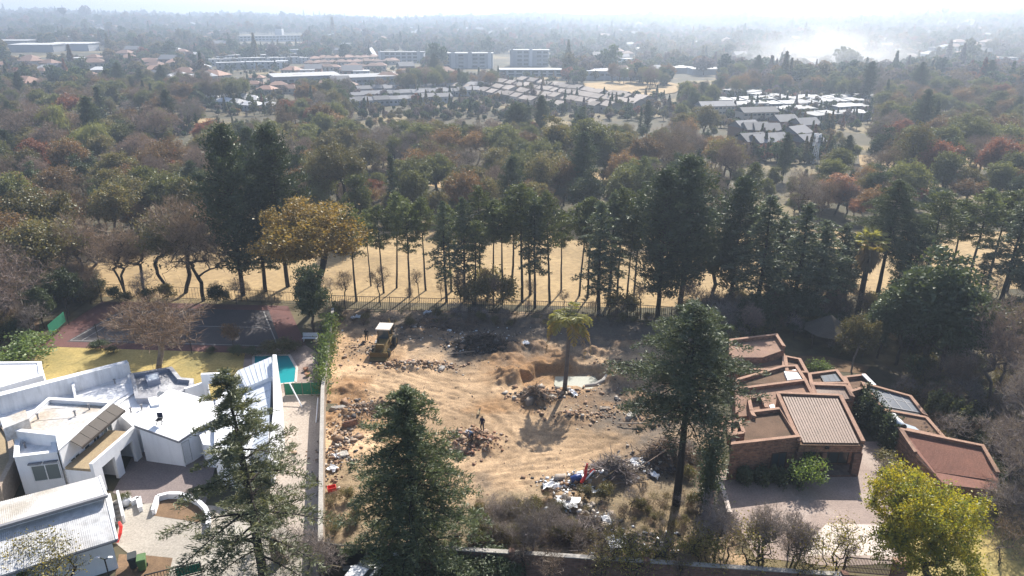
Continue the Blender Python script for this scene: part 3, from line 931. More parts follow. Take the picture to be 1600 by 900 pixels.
# soil kinds: ochre subsoil, reddish fill, dark topsoil and grey ash with tree shade painted in, mixed by zone
def zone(px, py, rx, ry, seed):
    c = at(px, py)
    return np.clip(1.25 - np.hypot((X - c.x) / rx, (Y - c.y) / ry) + 0.35 * fbm(X, Y, 0.35, 4, 200 + seed), 0, 1)
red = np.maximum.reduce([zone(540, 650, 4.5, 7, 1), zone(800, 585, 4, 3, 2), zone(850, 565, 6, 3, 3), zone(840, 625, 5, 2.5, 4), zone(560, 545, 5, 6, 5) * 0.6, zone(930, 620, 5, 3, 6) * 0.7])
ash_shade = np.maximum.reduce([zone(745, 540, 8, 5, 11), zone(1020, 645, 8, 7, 12), zone(640, 505, 16, 6.5, 13), zone(820, 510, 16, 5.5, 18), zone(970, 520, 13, 9, 14), zone(1070, 740, 6, 8, 15), zone(900, 820, 12, 5, 16), zone(700, 850, 16, 4, 17) * 0.8])  # ash tone, darkened and widened to paint tree shade along the back
leaf_l = np.maximum.reduce([zone(760, 830, 12, 4.5, 21), zone(1000, 820, 10, 6, 22), zone(540, 780, 4, 6, 23) * 0.7, zone(620, 850, 6, 3, 24)])
colr = np.empty(X.shape + (3,)); colr[:] = (0.46, 0.32, 0.195)
f1 = fbm(X, Y, 0.12, 5, 301)[..., None]
damp = smooth(0.45, 1.0, fbm(X, Y, 0.2, 4, 303))[..., None]
colr = colr * (1 + 0.2 * np.clip(f1, -1.5, 1.5))
colr = colr * (1 - 0.22 * damp)
colr = colr * (1 - 0.24 * TR[..., None])
for msk, c in ((red, (0.27, 0.155, 0.075)), (ash_shade, (0.115, 0.10, 0.085)), (leaf_l, (0.25, 0.195, 0.12))):
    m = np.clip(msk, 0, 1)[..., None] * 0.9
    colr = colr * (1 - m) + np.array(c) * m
rz3 = rough_zone[..., None] * 0.35
colr = colr * (1 - rz3) + np.array((0.36, 0.22, 0.12)) * rz3
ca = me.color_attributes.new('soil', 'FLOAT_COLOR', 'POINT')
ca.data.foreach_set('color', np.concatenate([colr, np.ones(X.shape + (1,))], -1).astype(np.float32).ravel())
def earth():
    m, nt, out = mat_new('earth')
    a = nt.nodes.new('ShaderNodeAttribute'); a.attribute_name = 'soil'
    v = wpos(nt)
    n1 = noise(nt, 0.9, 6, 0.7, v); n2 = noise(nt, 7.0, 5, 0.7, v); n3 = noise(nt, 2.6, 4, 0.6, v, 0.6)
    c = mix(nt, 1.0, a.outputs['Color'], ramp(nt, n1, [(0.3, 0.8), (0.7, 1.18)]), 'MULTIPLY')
    c = mix(nt, 1.0, c, ramp(nt, n2, [(0.28, 0.6), (0.72, 1.25)]), 'MULTIPLY')
    c = mix(nt, ramp(nt, n3, [(0.6, 0.0), (0.72, 0.55)]), c, (0.30, 0.19, 0.10))
    principled(nt, out, c, 0.97, 0, bump(nt, n2, 0.8, 0.09), 0.1)
    return m
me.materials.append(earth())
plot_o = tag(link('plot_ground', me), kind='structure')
sheet('pit_water', [(866, 590), (868, 578), (930, 578), (940, 592), (918, 610), (880, 606)], -0.86, 'water_murky')
# concrete rim of the old pool at the edge of the pit
mb = MB()
mb.tube([at(914, 603, -0.35), at(930, 601, -0.2), at(943, 594, -0.1), at(948, 586, -0.1)], [0.2, 0.24, 0.24, 0.18], 7)
tag(mb.build('broken_kerb', M['concrete']), 'curved broken concrete rim at the edge of the flooded pit', 'concrete rim')

# pool in the neighbour's garden
mb = MB()
mb.poly([(p.x, p.y, 0.03) for p in reversed(POOL)])
o = mb.build('water', M['water_pool'])
pool = empty('swimming_pool', (cxp, cyp, 0), 0, 'turquoise angular swimming pool behind the white house', 'swimming pool')
o.parent = pool; o.location = -Vector((cxp, cyp, 0))
if o.data.polygons[0].normal.z < 0: o.data.flip_normals()
mb = MB()
for i in range(len(POOL)):
    mb.bar((POOL[i].x - cxp, POOL[i].y - cyp, 0.04), (POOL[(i + 1) % len(POOL)].x - cxp, POOL[(i + 1) % len(POOL)].y - cyp, 0.04), 0.28, 0.08)
mb.build('coping', M['pavers_pale'], pool)
# ------------------------------------------------------------------ buildings near by
class Thing:
    """an Empty at the thing's foot; parts are given in world coordinates"""
    def __init__(s, name, base, label, cat, group=None):
        s.b = Vector(base); s.o = empty(name, base, 0, label, cat, group)
    def part(s, mb, name, mat, parent=None, smooth_shade=False, label=None):
        mb.v = [tuple(Vector(v) - s.b) for v in mb.v]
        o = mb.build(name, M[mat], parent or s.o, smooth_shade)
        if label: o['label'] = label
        return o

def ccw(P):
    a = sum(P[i][0] * P[(i + 1) % len(P)][1] - P[(i + 1) % len(P)][0] * P[i][1] for i in range(len(P)))
    return P if a > 0 else P[::-1]

def px3(L): return ccw([at(*p) for p in L])

def inset(P, d):
    """outline moved inwards by d (heights follow the roof plane edge by edge)"""
    n = len(P); out = []
    for i in range(n):
        a, b, c = P[i - 1], P[i], P[(i + 1) % n]
        u = (b - a).xy.normalized(); v = (c - b).xy.normalized()
        n1, n2 = Vector((-u.y, u.x)), Vector((-v.y, v.x))
        m = (n1 + n2); k = m.length_squared
        m = m * (2 * d / k) if k > 0.3 else n1 * d
        out.append(Vector((b.x + m.x, b.y + m.y, b.z)))
    return out

def parapet_block(T, L, zb, roof_mat, wall_mat, cop_mat, par=0.4, th=0.26, open_edges=(), ribs=None, wall_name='wall'):
    """walls up to a roof that lies 'par' below a coped parapet; L: (px, py, z) of the parapet's top outline"""
    P = [at(*p) for p in L]
    a = sum(P[i].x * P[(i + 1) % len(P)].y - P[(i + 1) % len(P)].x * P[i].y for i in range(len(P)))
    idx = list(range(len(P)))
    if a < 0:
        P = P[::-1]; nn = len(P)
        open_edges = [(nn - 2 - e) % nn for e in open_edges]
    I = inset(P, th)
    dn = lambda v, k: Vector((v.x, v.y, v.z - k))
    w = T.part(MB().prism([dn(p, par) for p in P], [(p.x, p.y, zb) for p in P]), wall_name, wall_mat)
    r = T.part(MB().poly([dn(p, par - 0.006) for p in inset(P, 0.02)]), 'roof', roof_mat)
    pm, cm = MB(), MB()
    for i in range(len(P)):
        if i in open_edges: continue
        j = (i + 1) % len(P)
        q = [P[i], P[j], I[j], I[i]]
        pm.prism([dn(v, 0.05) for v in q], [dn(v, par - 0.003) for v in q])
        O = inset(P, -0.05); K = inset(P, th + 0.04)
        q = [O[i], O[j], K[j], K[i]]
        cm.prism([dn(v, -0.012) for v in q], [dn(v, 0.047) for v in q])
    T.part(pm, 'parapet', wall_mat, w)
    T.part(cm, 'coping', cop_mat, w)
    return P, I, w, r

def lerp(a, b, t): return Vector(a) + (Vector(b) - Vector(a)) * t

def ribs_on(T, q, n, w, h, mat, parent, dz=0.0, name='ribbed_sheet'):
    """q: four corners a,b (low edge) d,c (high edge): bars from a-b to d-c"""
    a, b, c, d = [Vector(v) for v in q]
    mb = MB()
    for k in range(n):
        t = (k + 0.5) / n
        p0, p1 = lerp(a, b, t), lerp(d, c, t)
        p0.z += dz + h / 2; p1.z += dz + h / 2
        mb.bar(p0, p1, w, h)
    o = T.part(mb, name, mat, parent); o['kind'] = 'stuff'
    return o

def window(T, a, b, zb, zt, panes, frame_mat, glass_mat, out, parent=None, name='window', depth=0.05, fw=0.07):
    """a, b: plan end points of the window on the wall; out: outward plan direction"""
    a, b = Vector((a[0], a[1], 0)), Vector((b[0], b[1], 0)); out = Vector((out[0], out[1], 0)).normalized()
    L = (b - a).length; d = (b - a).normalized()
    fr = MB()
    o = out * depth
    def rect(t0, t1, z0, z1, th, off):
        p = a + d * t0 + out * off; q = a + d * t1 + out * off
        P = [Vector((p.x, p.y, z1)), Vector((q.x, q.y, z1)), Vector((q.x, q.y, z1)) + out * th, Vector((p.x, p.y, z1)) + out * th]
        B = [Vector((v.x, v.y, z0)) for v in P]
        return P, B
    for (t0, t1, z0, z1) in ((0, L, zt - fw, zt), (0, L, zb, zb + fw), (0, fw, zb + fw, zt - fw), (L - fw, L, zb + fw, zt - fw)):
        fr.prism(*rect(t0, t1, z0, z1, depth + 0.03, 0.0))
    for k in range(1, panes):
        t = L * k / panes
        fr.prism(*rect(t - fw / 2, t + fw / 2, zb + fw, zt - fw, depth + 0.03, 0.0))
    f = T.part(fr, name, frame_mat, parent)
    for k in range(panes):
        t0, t1 = L * k / panes + fw / 2, L * (k + 1) / panes - fw / 2
        T.part(MB().prism(*rect(t0, t1, zb + fw, zt - fw, 0.02, 0.012)), 'pane', glass_mat, f)
    return f

# ---- the white house
WH = Thing('white_house', at(150, 700), 'rambling white flat-roofed modern house with many roof levels', 'house')
DN = lambda v, k: Vector((v.x, v.y, v.z - k))
def flat_block(L, zb, roof_mat='white_roof', wall_mat='white_wall', cop='white_wall', par=0.35, th=0.3, **k):
    return parapet_block(WH, L, zb, roof_mat, wall_mat, cop, par, th, **k)
# far left room, long room, back parapet wall
flat_block([(-60, 566, 3.6), (64, 565, 3.6), (67, 586, 3.6), (-60, 622, 3.6)], 0, par=0.12)
flat_block([(-60, 640, 3.0), (114, 588, 3.0), (204, 582, 3.0), (212, 612, 3.0), (172, 640, 3.0), (80, 640, 3.0), (-60, 668, 3.0)], 0, 'white_stained', par=0.2)
WH.part(MB().prism([at(-60, 628, 4.9), at(198, 562.5, 4.3), at(201, 566.5, 4.3), at(-60, 634, 4.9)], [Vector((v.x, v.y, 0)) for v in (at(-60, 628, 4.9), at(198, 562.5, 4.3), at(201, 566.5, 4.3), at(-60, 634, 4.9))]), 'parapet_wall', 'white_stained')
WH.part(MB().prism([at(109, 586, 4.2), at(114, 585, 4.2), at(120, 622, 3.4), at(116, 623, 3.4)], [at(109, 586, 2.6), at(114, 585, 2.6), at(120, 622, 2.6), at(116, 623, 2.6)]), 'fin_wall', 'white_wall')
# slate-coloured middle roof with a skylight
P, I, w, r = flat_block([(203, 584, 3.5), (268, 573, 3.5), (282, 590, 3.5), (302, 592, 3.5), (300, 603, 3.5), (262, 622, 3.5), (212, 622, 3.5)], 0, 'slate_coating', 'blue_flashing', 'slate_coating', par=0.42)
f = WH.part(MB().slab(px3([(226, 586, 3.65), (247, 581, 3.65), (250, 592, 3.65), (230, 597, 3.65)]), 3.0), 'skylight', 'blue_flashing')
WH.part(MB().slab(px3([(229, 587, 3.68), (245, 583, 3.68), (248, 591, 3.68), (232, 595, 3.68)]), 3.64), 'pane', 'glass_bright', f)
# link roof under the satellite dish and its plant box
flat_block([(150, 640, 2.95), (200, 612, 2.95), (262, 606, 2.95), (240, 660, 2.95), (208, 666, 2.95), (178, 640, 2.95)], 0, par=0.10, wall_name='wall')
f = WH.part(MB().slab(px3([(231, 622, 4.3), (244, 619, 4.3), (249, 631, 4.3), (236, 634, 4.3)]), 2.9), 'roof_tank', 'white_wall')
d = at(253, 617, 3.9)
mb = MB()
for k in range(10):
    a0, a1 = k * math.tau / 10, (k + 1) * math.tau / 10
    mb.poly([d + Vector((0, 0.12, 0)), d + Vector((0.45 * math.cos(a0), -0.05, 0.45 * math.sin(a0))), d + Vector((0.45 * math.cos(a1), -0.05, 0.45 * math.sin(a1)))])
dish = WH.part(mb, 'satellite_dish', 'frame_white')
WH.part(MB().tube([d, d + Vector((0, 0.15, -0.9))], 0.04, 6), 'dish_mast', 'frame_white', dish)
# tall flat-roofed block with the stained grey roof and the brown awning
P, I, w, r = flat_block([(17, 672, 4.6), (76, 621, 4.6), (178, 627, 4.6), (92, 702, 4.6), (88, 680, 4.6), (50, 676, 4.6)], 0, 'grey_flat_roof', par=0.4)
aw = MB(); seam = MB()
a0, a1, b1, b0 = at(107, 687, 4.63), at(177, 630, 4.63), at(195, 640, 4.05), at(127, 698, 4.05)
panels = []
for k in range(5):
    t0, t1 = k / 5 + 0.004, (k + 1) / 5 - 0.004
    q = [lerp(b0, b1, t0), lerp(b0, b1, t1), lerp(a0, a1, t1), lerp(a0, a1, t0)]
    aw2 = MB().prism(ccw(q), [DN(v, 0.07) for v in ccw(q)])
    if k == 0: awo = WH.part(aw2, 'awning', 'awning_brown', w)
    else: WH.part(aw2, 'awning_panel', 'awning_brown', awo)
WH.part(MB().prism(ccw([lerp(b0, b1, t) + Vector((0, 0, 0.02)) for t in (0, 1)] + [lerp(b0, b1, 1) + Vector((0.08, -0.06, 0.02)), lerp(b0, b1, 0) + Vector((0.08, -0.06, 0.02))]),
                   [DN(v, 0.22) for v in ccw([lerp(b0, b1, t) + Vector((0, 0, 0.02)) for t in (0, 1)] + [lerp(b0, b1, 1) + Vector((0.08, -0.06, 0.02)), lerp(b0, b1, 0) + Vector((0.08, -0.06, 0.02))])]), 'awning_fascia', 'awning_brown', awo)
# windows under the awning on the block's side wall
ra, rb = at(92, 702, 4.6), at(178, 627, 4.6)
sd = (rb - ra).normalized(); on = Vector((sd.y, -sd.x, 0))
for t0, t1 in ((0.10, 0.26), (0.34, 0.44), (0.5, 0.62), (0.68, 0.86)):
    p, q = lerp(ra, rb, t0), lerp(ra, rb, t1)
    window(WH, p, q, 1.5, 3.0, 2 if t1 - t0 > 0.11 else 1, 'frame_white', 'glass', on)
# front block with the double window
P, I, w, r = flat_block([(22, 714, 3.8), (24, 688, 3.8), (50, 676, 3.8), (84, 676, 3.8), (89, 706, 3.8)], 0, 'white_stained', par=0.45)
fa, fb = at(22, 714, 3.8), at(89, 706, 3.8)
fd = (fb - fa).normalized(); fo = Vector((fd.y, -fd.x, 0))
window(WH, lerp(fa, fb, 0.30), lerp(fa, fb, 0.97), 1.15, 2.75, 2, 'frame_white', 'glass_grey', fo)
hood = MB()
for t0, t1 in ((0.28, 0.60), (0.64, 0.97)):
    p, q = lerp(fa, fb, t0), lerp(fa, fb, t1)
    for u in (p, q): u.z = 3.0
    hood.bar(p + fo * 0.14, q + fo * 0.14, 0.28, 0.1)
WH.part(hood, 'window_hood', 'gutter_grey')
# side passage wall and tan block at the picture's edge of the house
flat_block([(-60, 700, 2.4), (6, 640 + 22, 2.4), (18, 680, 2.4), (22, 716, 2.4), (0, 760, 2.4), (-60, 780, 2.4)], 0, 'terrace_tan', 'plaster_tan', 'plaster_tan', par=0.2)
WH.part(MB().slab(px3([(0, 655, 5.2), (40, 640, 5.2), (45, 654, 5.2), (5, 670, 5.2)]), 3.9), 'roof_box', 'grey_flat_roof')
# garage wing: front wall in piers and lintel with two openings, tan roof terrace behind
ga, gb = at(144, 725, 3.3), at(211, 667, 3.3)
gd = (gb - ga).normalized(); go = Vector((gd.y, -gd.x, 0)); GL = (gb - ga).length
def gpanel(t0, t1, z0, z1, th=0.3):
    p, q = ga + gd * GL * t0, ga + gd * GL * t1
    T_ = [Vector((p.x, p.y, z1)), Vector((q.x, q.y, z1)), Vector((q.x, q.y, z1)) - go * th, Vector((p.x, p.y, z1)) - go * th]
    return T_, [Vector((v.x, v.y, z0)) for v in T_]
gw = MB()
for t0, t1, z0, z1 in ((0, 0.16, 0, 3.3), (0.44, 0.58, 0, 3.3), (0.88, 1.0, 0, 3.3), (0.16, 0.44, 2.3, 3.3), (0.58, 0.88, 2.3, 3.3)):
    gw.prism(*gpanel(t0, t1, z0, z1))
gwo = WH.part(gw, 'garage_wall', 'white_wall')
p, q = ga - go * 2.7, gb - go * 2.7
WH.part(MB().prism([Vector((v.x, v.y, 2.75)) for v in (ga - go * 0.3, gb - go * 0.3, q, p)], [Vector((v.x, v.y, 2.5)) for v in (ga - go * 0.3, gb - go * 0.3, q, p)]), 'terrace_roof', 'terrace_tan')
WH.part(MB().prism([Vector((v.x, v.y, 2.5)) for v in (p, q, q - go * 0.2, p - go * 0.2)], [Vector((v.x, v.y, 0)) for v in (p, q, q - go * 0.2, p - go * 0.2)]), 'garage_back_wall', 'concrete')
for t in (0.0, 0.51, 1.0):
    u = ga + gd * GL * t
    WH.part(MB().prism([Vector((v.x, v.y, 2.5)) for v in (u - go * 0.3, u - go * 0.3 + gd * 0.15, u - go * 2.7 + gd * 0.15, u - go * 2.7)], [Vector((v.x, v.y, 0)) for v in (u - go * 0.3, u - go * 0.3 + gd * 0.15, u - go * 2.7 + gd * 0.15, u - go * 2.7)]), 'garage_side_wall', 'white_wall')
# studio with the folded white roof
S = [at(210, 664, 4.0), at(279, 689, 2.9), at(297, 677, 3.1), at(337, 653, 3.0), at(333, 627, 3.6), at(266, 607, 4.3), at(236, 629, 4.2)]
Sc = ccw(S)
mid = (S[0] + S[4]) / 2
st = WH.part(MB().prism([DN(v, 0.2) for v in inset(Sc, 0.25)], [Vector((v.x, v.y, 0)) for v in inset(Sc, 0.25)]), 'studio_wall', 'white_wall')
rf = MB()
n = len(Sc)
c0 = Vector((sum(v.x for v in Sc) / n, sum(v.y for v in Sc) / n, sum(v.z for v in Sc) / n + 0.12))
for i in range(n):
    rf.poly([Sc[i], Sc[(i + 1) % n], c0])
    rf.poly([DN(Sc[i], 0.18), DN(Sc[(i + 1) % n], 0.18), Sc[(i + 1) % n], Sc[i]])
WH.part(rf, 'studio_roof', 'white_roof')
fs = MB()
for i in range(n):
    fs.bar(DN(Sc[i], 0.12), DN(Sc[(i + 1) % n], 0.12), 0.10, 0.2)
WH.part(fs, 'studio_fascia', 'gutter_grey')
# louvred opening of the studio: vertical slats
a, b = inset(Sc, 0.25)[[i for i in range(n) if (Sc[i] - S[1]).length < 0.01][0]], inset(Sc, 0.25)[[i for i in range(n) if (Sc[i] - S[2]).length < 0.01][0]]
d2 = (b - a).normalized(); o2 = Vector((d2.y, -d2.x, 0))
lv = WH.part(MB().prism([Vector((v.x, v.y, 2.4)) for v in (a + d2 * 0.1 + o2 * 0.004, b - d2 * 0.1 + o2 * 0.004, b - d2 * 0.1 + o2 * 0.02, a + d2 * 0.1 + o2 * 0.02)],
                        [Vector((v.x, v.y, 0.25)) for v in (a + d2 * 0.1 + o2 * 0.004, b - d2 * 0.1 + o2 * 0.004, b - d2 * 0.1 + o2 * 0.02, a + d2 * 0.1 + o2 * 0.02)]), 'louvre_opening', 'dark')
LB = (b - a).length
for k in range(7):
    p = a + d2 * (0.15 + (LB - 0.3) * (k + 0.5) / 7) + o2 * 0.06
    WH.part(MB().bar((p.x, p.y, 0.25), (p.x, p.y, 2.4), 0.09, 0.05), 'slat', 'frame_white', lv)
# white frame wall beside the lawn
fa, fb, fc = at(288, 607, 3.6), at(314, 584, 4.6), at(358, 582, 4.6)
fr = MB()
fr.bar((fa.x, fa.y, fa.z / 2), (fb.x, fb.y, fa.z / 2), 0.3, fa.z)
t = (fc - fb).normalized()
fr.bar((fb.x, fb.y, 2.3), (fb.x + t.x * 0.5, fb.y + t.y * 0.5, 2.3), 0.3, 4.6)
fr.bar((fc.x - t.x * 0.5, fc.y - t.y * 0.5, 2.3), (fc.x, fc.y, 2.3), 0.3, 4.6)
fr.bar((fb.x + t.x * 0.5, fb.y + t.y * 0.5, 4.05), (fc.x - t.x * 0.5, fc.y - t.y * 0.5, 4.05), 0.3, 1.1)
WH.part(fr, 'frame_wall', 'white_wall')
# pool wing: seamed grey roof in two slopes and the tall white end wall
flat_block([(338, 626, 3.0), (372, 580, 3.0), (396, 590, 3.0), (402, 660, 3.0), (385, 720, 3.0), (335, 712, 3.0)], 0, 'seam_roof', par=0.1)
up = px3([(371, 580, 3.5), (424, 558, 4.7), (427, 588, 4.4), (384, 606, 3.4)])
q = [at(371, 580, 3.5), at(424, 558, 4.7), at(427, 588, 4.4), at(384, 606, 3.4)]
wu = WH.part(MB().prism(up, [Vector((v.x, v.y, 0)) for v in up]), 'pool_wing_wall', 'white_wall')
ru = WH.part(MB().prism([v + Vector((0, 0, 0.05)) for v in up], [v + Vector((0, 0, 0.004)) for v in up]), 'upper_roof', 'seam_roof')
ribs_on(WH, [q[3], q[2], q[1], q[0]], 7, 0.04, 0.03, 'seam_roof', ru, 0.05, 'roof_seams')
q = [at(384, 609, 3.0), at(424, 592, 3.9), at(419, 690, 3.6), at(393, 705, 2.8)]
lo = ccw(q)
WH.part(MB().prism(lo, [Vector((v.x, v.y, 0)) for v in lo]), 'pool_wing_wall', 'white_wall')
rl = WH.part(MB().prism([v + Vector((0, 0, 0.05)) for v in lo], [v + Vector((0, 0, 0.004)) for v in lo]), 'lower_roof', 'seam_roof')
ribs_on(WH, [q[0], q[3], q[2], q[1]], 8, 0.04, 0.03, 'seam_roof', rl, 0.05, 'roof_seams')
WH.part(MB().bar(at(384, 606, 3.3), at(426, 589, 4.2), 0.35, 0.3), 'box_gutter', 'gutter_grey')
tw = [at(426, 554, 5.4), at(432, 554, 5.4), at(437, 634, 4.3), at(423, 716, 2.6), at(418, 716, 2.6), at(427, 640, 4.3)]
tw = ccw(tw)
WH.part(MB().prism(tw, [Vector((v.x, v.y, 0)) for v in tw]), 'end_wall', 'white_wall')
# low annexes between studio and pool wing
flat_block([(300, 648, 2.4), (336, 624, 2.4), (372, 650, 2.4), (360, 700, 2.4), (318, 694, 2.4)], 0, 'white_roof', par=0.08)

# vents, pipes and joints on the roofs
for k, (x, y, z) in enumerate(((140, 640, 4.2), (118, 650, 4.2), (60, 655, 4.2), (150, 600, 2.8), (180, 600, 2.8), (222, 640, 2.85), (205, 645, 2.85), (40, 700, 3.35))):
    p = at(x, y, z)
    v_ = WH.part(MB().tube([p, p + Vector((0, 0, 0.5))], 0.07, 8), 'vent_pipe', 'gutter_grey')
    WH.part(MB().tube([p + Vector((0, 0, 0.5)), p + Vector((0, 0, 0.58))], 0.13, 8), 'cowl', 'gutter_grey', v_)
for (a_, b_) in (((60, 640, 4.22), (150, 634, 4.22)), ((50, 658, 4.22), (120, 652, 4.22)), ((120, 606, 2.82), (205, 598, 2.82)), ((20, 640, 2.82), (110, 612, 2.82)), ((160, 648, 2.87), (235, 640, 2.87))):
    WH.part(MB().bar(at(*a_), at(*b_), 0.05, 0.03), 'roof_joint', 'grey_flat_roof')
for x, y, zt in ((281, 689, 2.7), (211, 667, 3.2), (92, 703, 4.2), (24, 716, 3.4)):
    p = at(x, y, zt); WH.part(MB().bar((p.x + 0.1, p.y - 0.14, 0.05), (p.x + 0.1, p.y - 0.14, zt), 0.08), 'downpipe', 'frame_white')

# ---- the outbuilding with corrugated roofs, near the street
OB = Thing('outbuilding', at(90, 880), 'low white outbuilding with two-step corrugated metal roof', 'outbuilding')
A = [at(-70, 803, 3.5), at(156, 745, 3.5), at(167, 775, 4.25), at(-70, 844, 4.25)]
B = [at(-70, 850, 3.75), at(167, 779, 3.75), at(183, 843, 2.75), at(-70, 922, 2.75)]
wl = ccw([A[0], A[1], B[2], B[3]])
OBw = OB.part(MB().prism([Vector((v.x, v.y, 2.55)) for v in inset(wl, 0.35)], [Vector((v.x, v.y, 0)) for v in inset(wl, 0.35)]), 'wall', 'white_wall')
mb = MB()
A_in = [Vector(v) for v in A]
gab = inset(ccw([A[0], A[1], A[2], A[3]]), 0.32)
mb.prism([DN(v, 0.08) for v in gab], [Vector((v.x, v.y, 2.551)) for v in gab])
gb2 = inset(ccw([B[0], B[1], B[2], B[3]]), 0.32)
mb.prism([DN(v, 0.08) for v in gb2], [Vector((v.x, v.y, 2.552)) for v in gb2])
OB.part(mb, 'gable', 'white_wall')
for q, nm, mt in ((A, 'upper_roof', 'corrugated_lichen'), (B, 'lower_roof', 'corrugated')):
    c = ccw(q)
    r = OB.part(MB().prism([v + Vector((0, 0, 0.0)) for v in c], [DN(v, 0.05) for v in c]), nm, mt)
    ribs_on(OB, [q[3], q[2], q[1], q[0]], 74, 0.11, 0.055, mt, r, 0.0, 'corrugation')
OB.part(MB().bar(A[3] + Vector((0, 0, 0.02)), A[2] + Vector((0, 0, 0.02)), 0.28, 0.22), 'ridge_flashing', 'gutter_grey')
OB.part(MB().bar(A[1], A[2], 0.16, 0.2), 'barge_board', 'frame_white')
OB.part(MB().bar(B[1], B[2], 0.16, 0.2), 'barge_board', 'frame_white')
OB.part(MB().bar(DN(B[3], 0.08), DN(B[2], 0.08), 0.14, 0.14), 'gutter', 'gutter_grey')

# ---- the brick house with wedge roofs
BH = Thing('brick_house', at(1240, 700), 'face-brick house of stepped wedge roofs with pink copings', 'house')
def bblock(L, roof_mat, par=0.42, zb=0.0, **k):
    return parapet_block(BH, L, zb, roof_mat, 'brick', 'coping', par, 0.26, **k)
# back to front
bblock([(1140, 530, 4.4), (1214, 521, 4.4), (1227, 541, 4.4), (1193, 553, 4.0), (1140, 553, 4.0)], 'roof_pink', open_edges=(2, 3))
bblock([(1225, 555, 3.2), (1251, 560, 3.2), (1263, 582, 3.2), (1228, 580, 3.2)], 'roof_brown')
bblock([(1150, 556, 3.3), (1226, 553, 3.3), (1227, 578, 3.0), (1150, 577, 3.0)], 'roof_brown', par=0.35)
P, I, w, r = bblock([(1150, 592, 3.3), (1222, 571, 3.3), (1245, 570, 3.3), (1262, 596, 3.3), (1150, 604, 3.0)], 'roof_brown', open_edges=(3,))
f = BH.part(MB().slab(px3([(1225, 580, 3.15), (1244, 577, 3.15), (1253, 592, 3.15), (1231, 594, 3.15)]), 2.7), 'skylight', 'frame_white')
BH.part(MB().slab(px3([(1226, 580.5, 3.19), (1243, 578, 3.19), (1251.5, 591.5, 3.19), (1232, 593, 3.19)]), 3.16), 'pane', 'glass_bright', f)
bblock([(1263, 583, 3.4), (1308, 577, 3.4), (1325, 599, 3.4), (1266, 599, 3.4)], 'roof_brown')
sk = BH.part(MB().slab(px3([(1282, 587, 3.2), (1309, 583, 3.2), (1318, 596, 3.2), (1287, 597, 3.2)]), 2.9), 'skylight', 'dark')
for k in range(3):
    a, b, c, d = at(1283, 587.5, 3.23), at(1308.5, 583.7, 3.23), at(1317, 595.5, 3.23), at(1288, 596.5, 3.23)
    t0, t1 = k / 3 + 0.02, (k + 1) / 3 - 0.02
    BH.part(MB().slab(ccw([lerp(a, b, t0), lerp(a, b, t1), lerp(d, c, t1), lerp(d, c, t0)]), 3.205), 'pane', 'glass', sk)
L = [(1266, 599, 3.5), (1323, 601, 3.5), (1335, 620, 3.1), (1276, 624, 3.1)]
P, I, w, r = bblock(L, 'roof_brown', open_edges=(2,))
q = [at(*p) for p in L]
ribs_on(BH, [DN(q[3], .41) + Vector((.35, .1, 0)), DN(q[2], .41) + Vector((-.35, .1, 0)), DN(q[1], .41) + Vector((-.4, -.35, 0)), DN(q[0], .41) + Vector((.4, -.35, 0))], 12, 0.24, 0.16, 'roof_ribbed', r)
bblock([(1150, 606, 3.6), (1259, 592, 3.6), (1273, 618, 3.2), (1262, 640, 3.0), (1150, 645, 3.0)], 'roof_pink', open_edges=(2, 3))
# little court with its own walls
mb = MB()
L = [at(1174, 641, 3.4), at(1170, 622, 3.4), at(1190, 619, 3.4), at(1198, 637, 3.4)]
for k in range(3): mb.bar(DN(L[k], 0.45), DN(L[k + 1], 0.45), 0.26, 0.9)
cw = BH.part(mb, 'court_wall', 'brick')
mb = MB()
for k in range(3): mb.bar(L[k] + Vector((0, 0, 0.03)), L[k + 1] + Vector((0, 0, 0.03)), 0.34, 0.06)
BH.part(mb, 'coping', 'coping', cw)
BH.part(MB().slab(px3([(1202, 633, 3.5), (1209, 631, 3.5), (1212, 640, 3.5), (1205, 642, 3.5)]), 2.5), 'roof_vent', 'frame_white')
# main ribbed roof over the porch
L = [(1215, 613, 4.3), (1313, 617, 4.3), (1349, 689, 3.55), (1249, 688, 3.55)]
P = [at(*p) for p in L]
q = P
thk = 0.28
cq = ccw(P)
back = lerp(q[0], q[3], 0.80), lerp(q[1], q[2], 0.80)
wallp = ccw([q[0], q[1], back[1], back[0]])
w = BH.part(MB().prism([DN(v, 0.42) for v in wallp], [(v.x, v.y, 0) for v in wallp]), 'wall', 'brick')
r = BH.part(MB().prism([DN(v, 0.40) for v in cq], [DN(v, 0.55) for v in cq]), 'main_roof', 'roof_brown')  # sheet coloured darker than its ribs to paint in the shade between them
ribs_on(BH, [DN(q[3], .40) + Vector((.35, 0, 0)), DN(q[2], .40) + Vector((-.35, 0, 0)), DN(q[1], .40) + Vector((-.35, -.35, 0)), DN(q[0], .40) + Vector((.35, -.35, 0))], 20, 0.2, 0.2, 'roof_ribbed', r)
mp, mc = MB(), MB()
for a, b in ((q[0], q[1]), (q[1], q[2]), (q[3], q[0])):
    mp.bar(DN(a, 0.23), DN(b, 0.23), 0.26, 0.36); mc.bar(DN(a, 0.02), DN(b, 0.02), 0.36, 0.06)
BH.part(mp, 'parapet', 'brick', w); BH.part(mc, 'coping', 'coping', w)
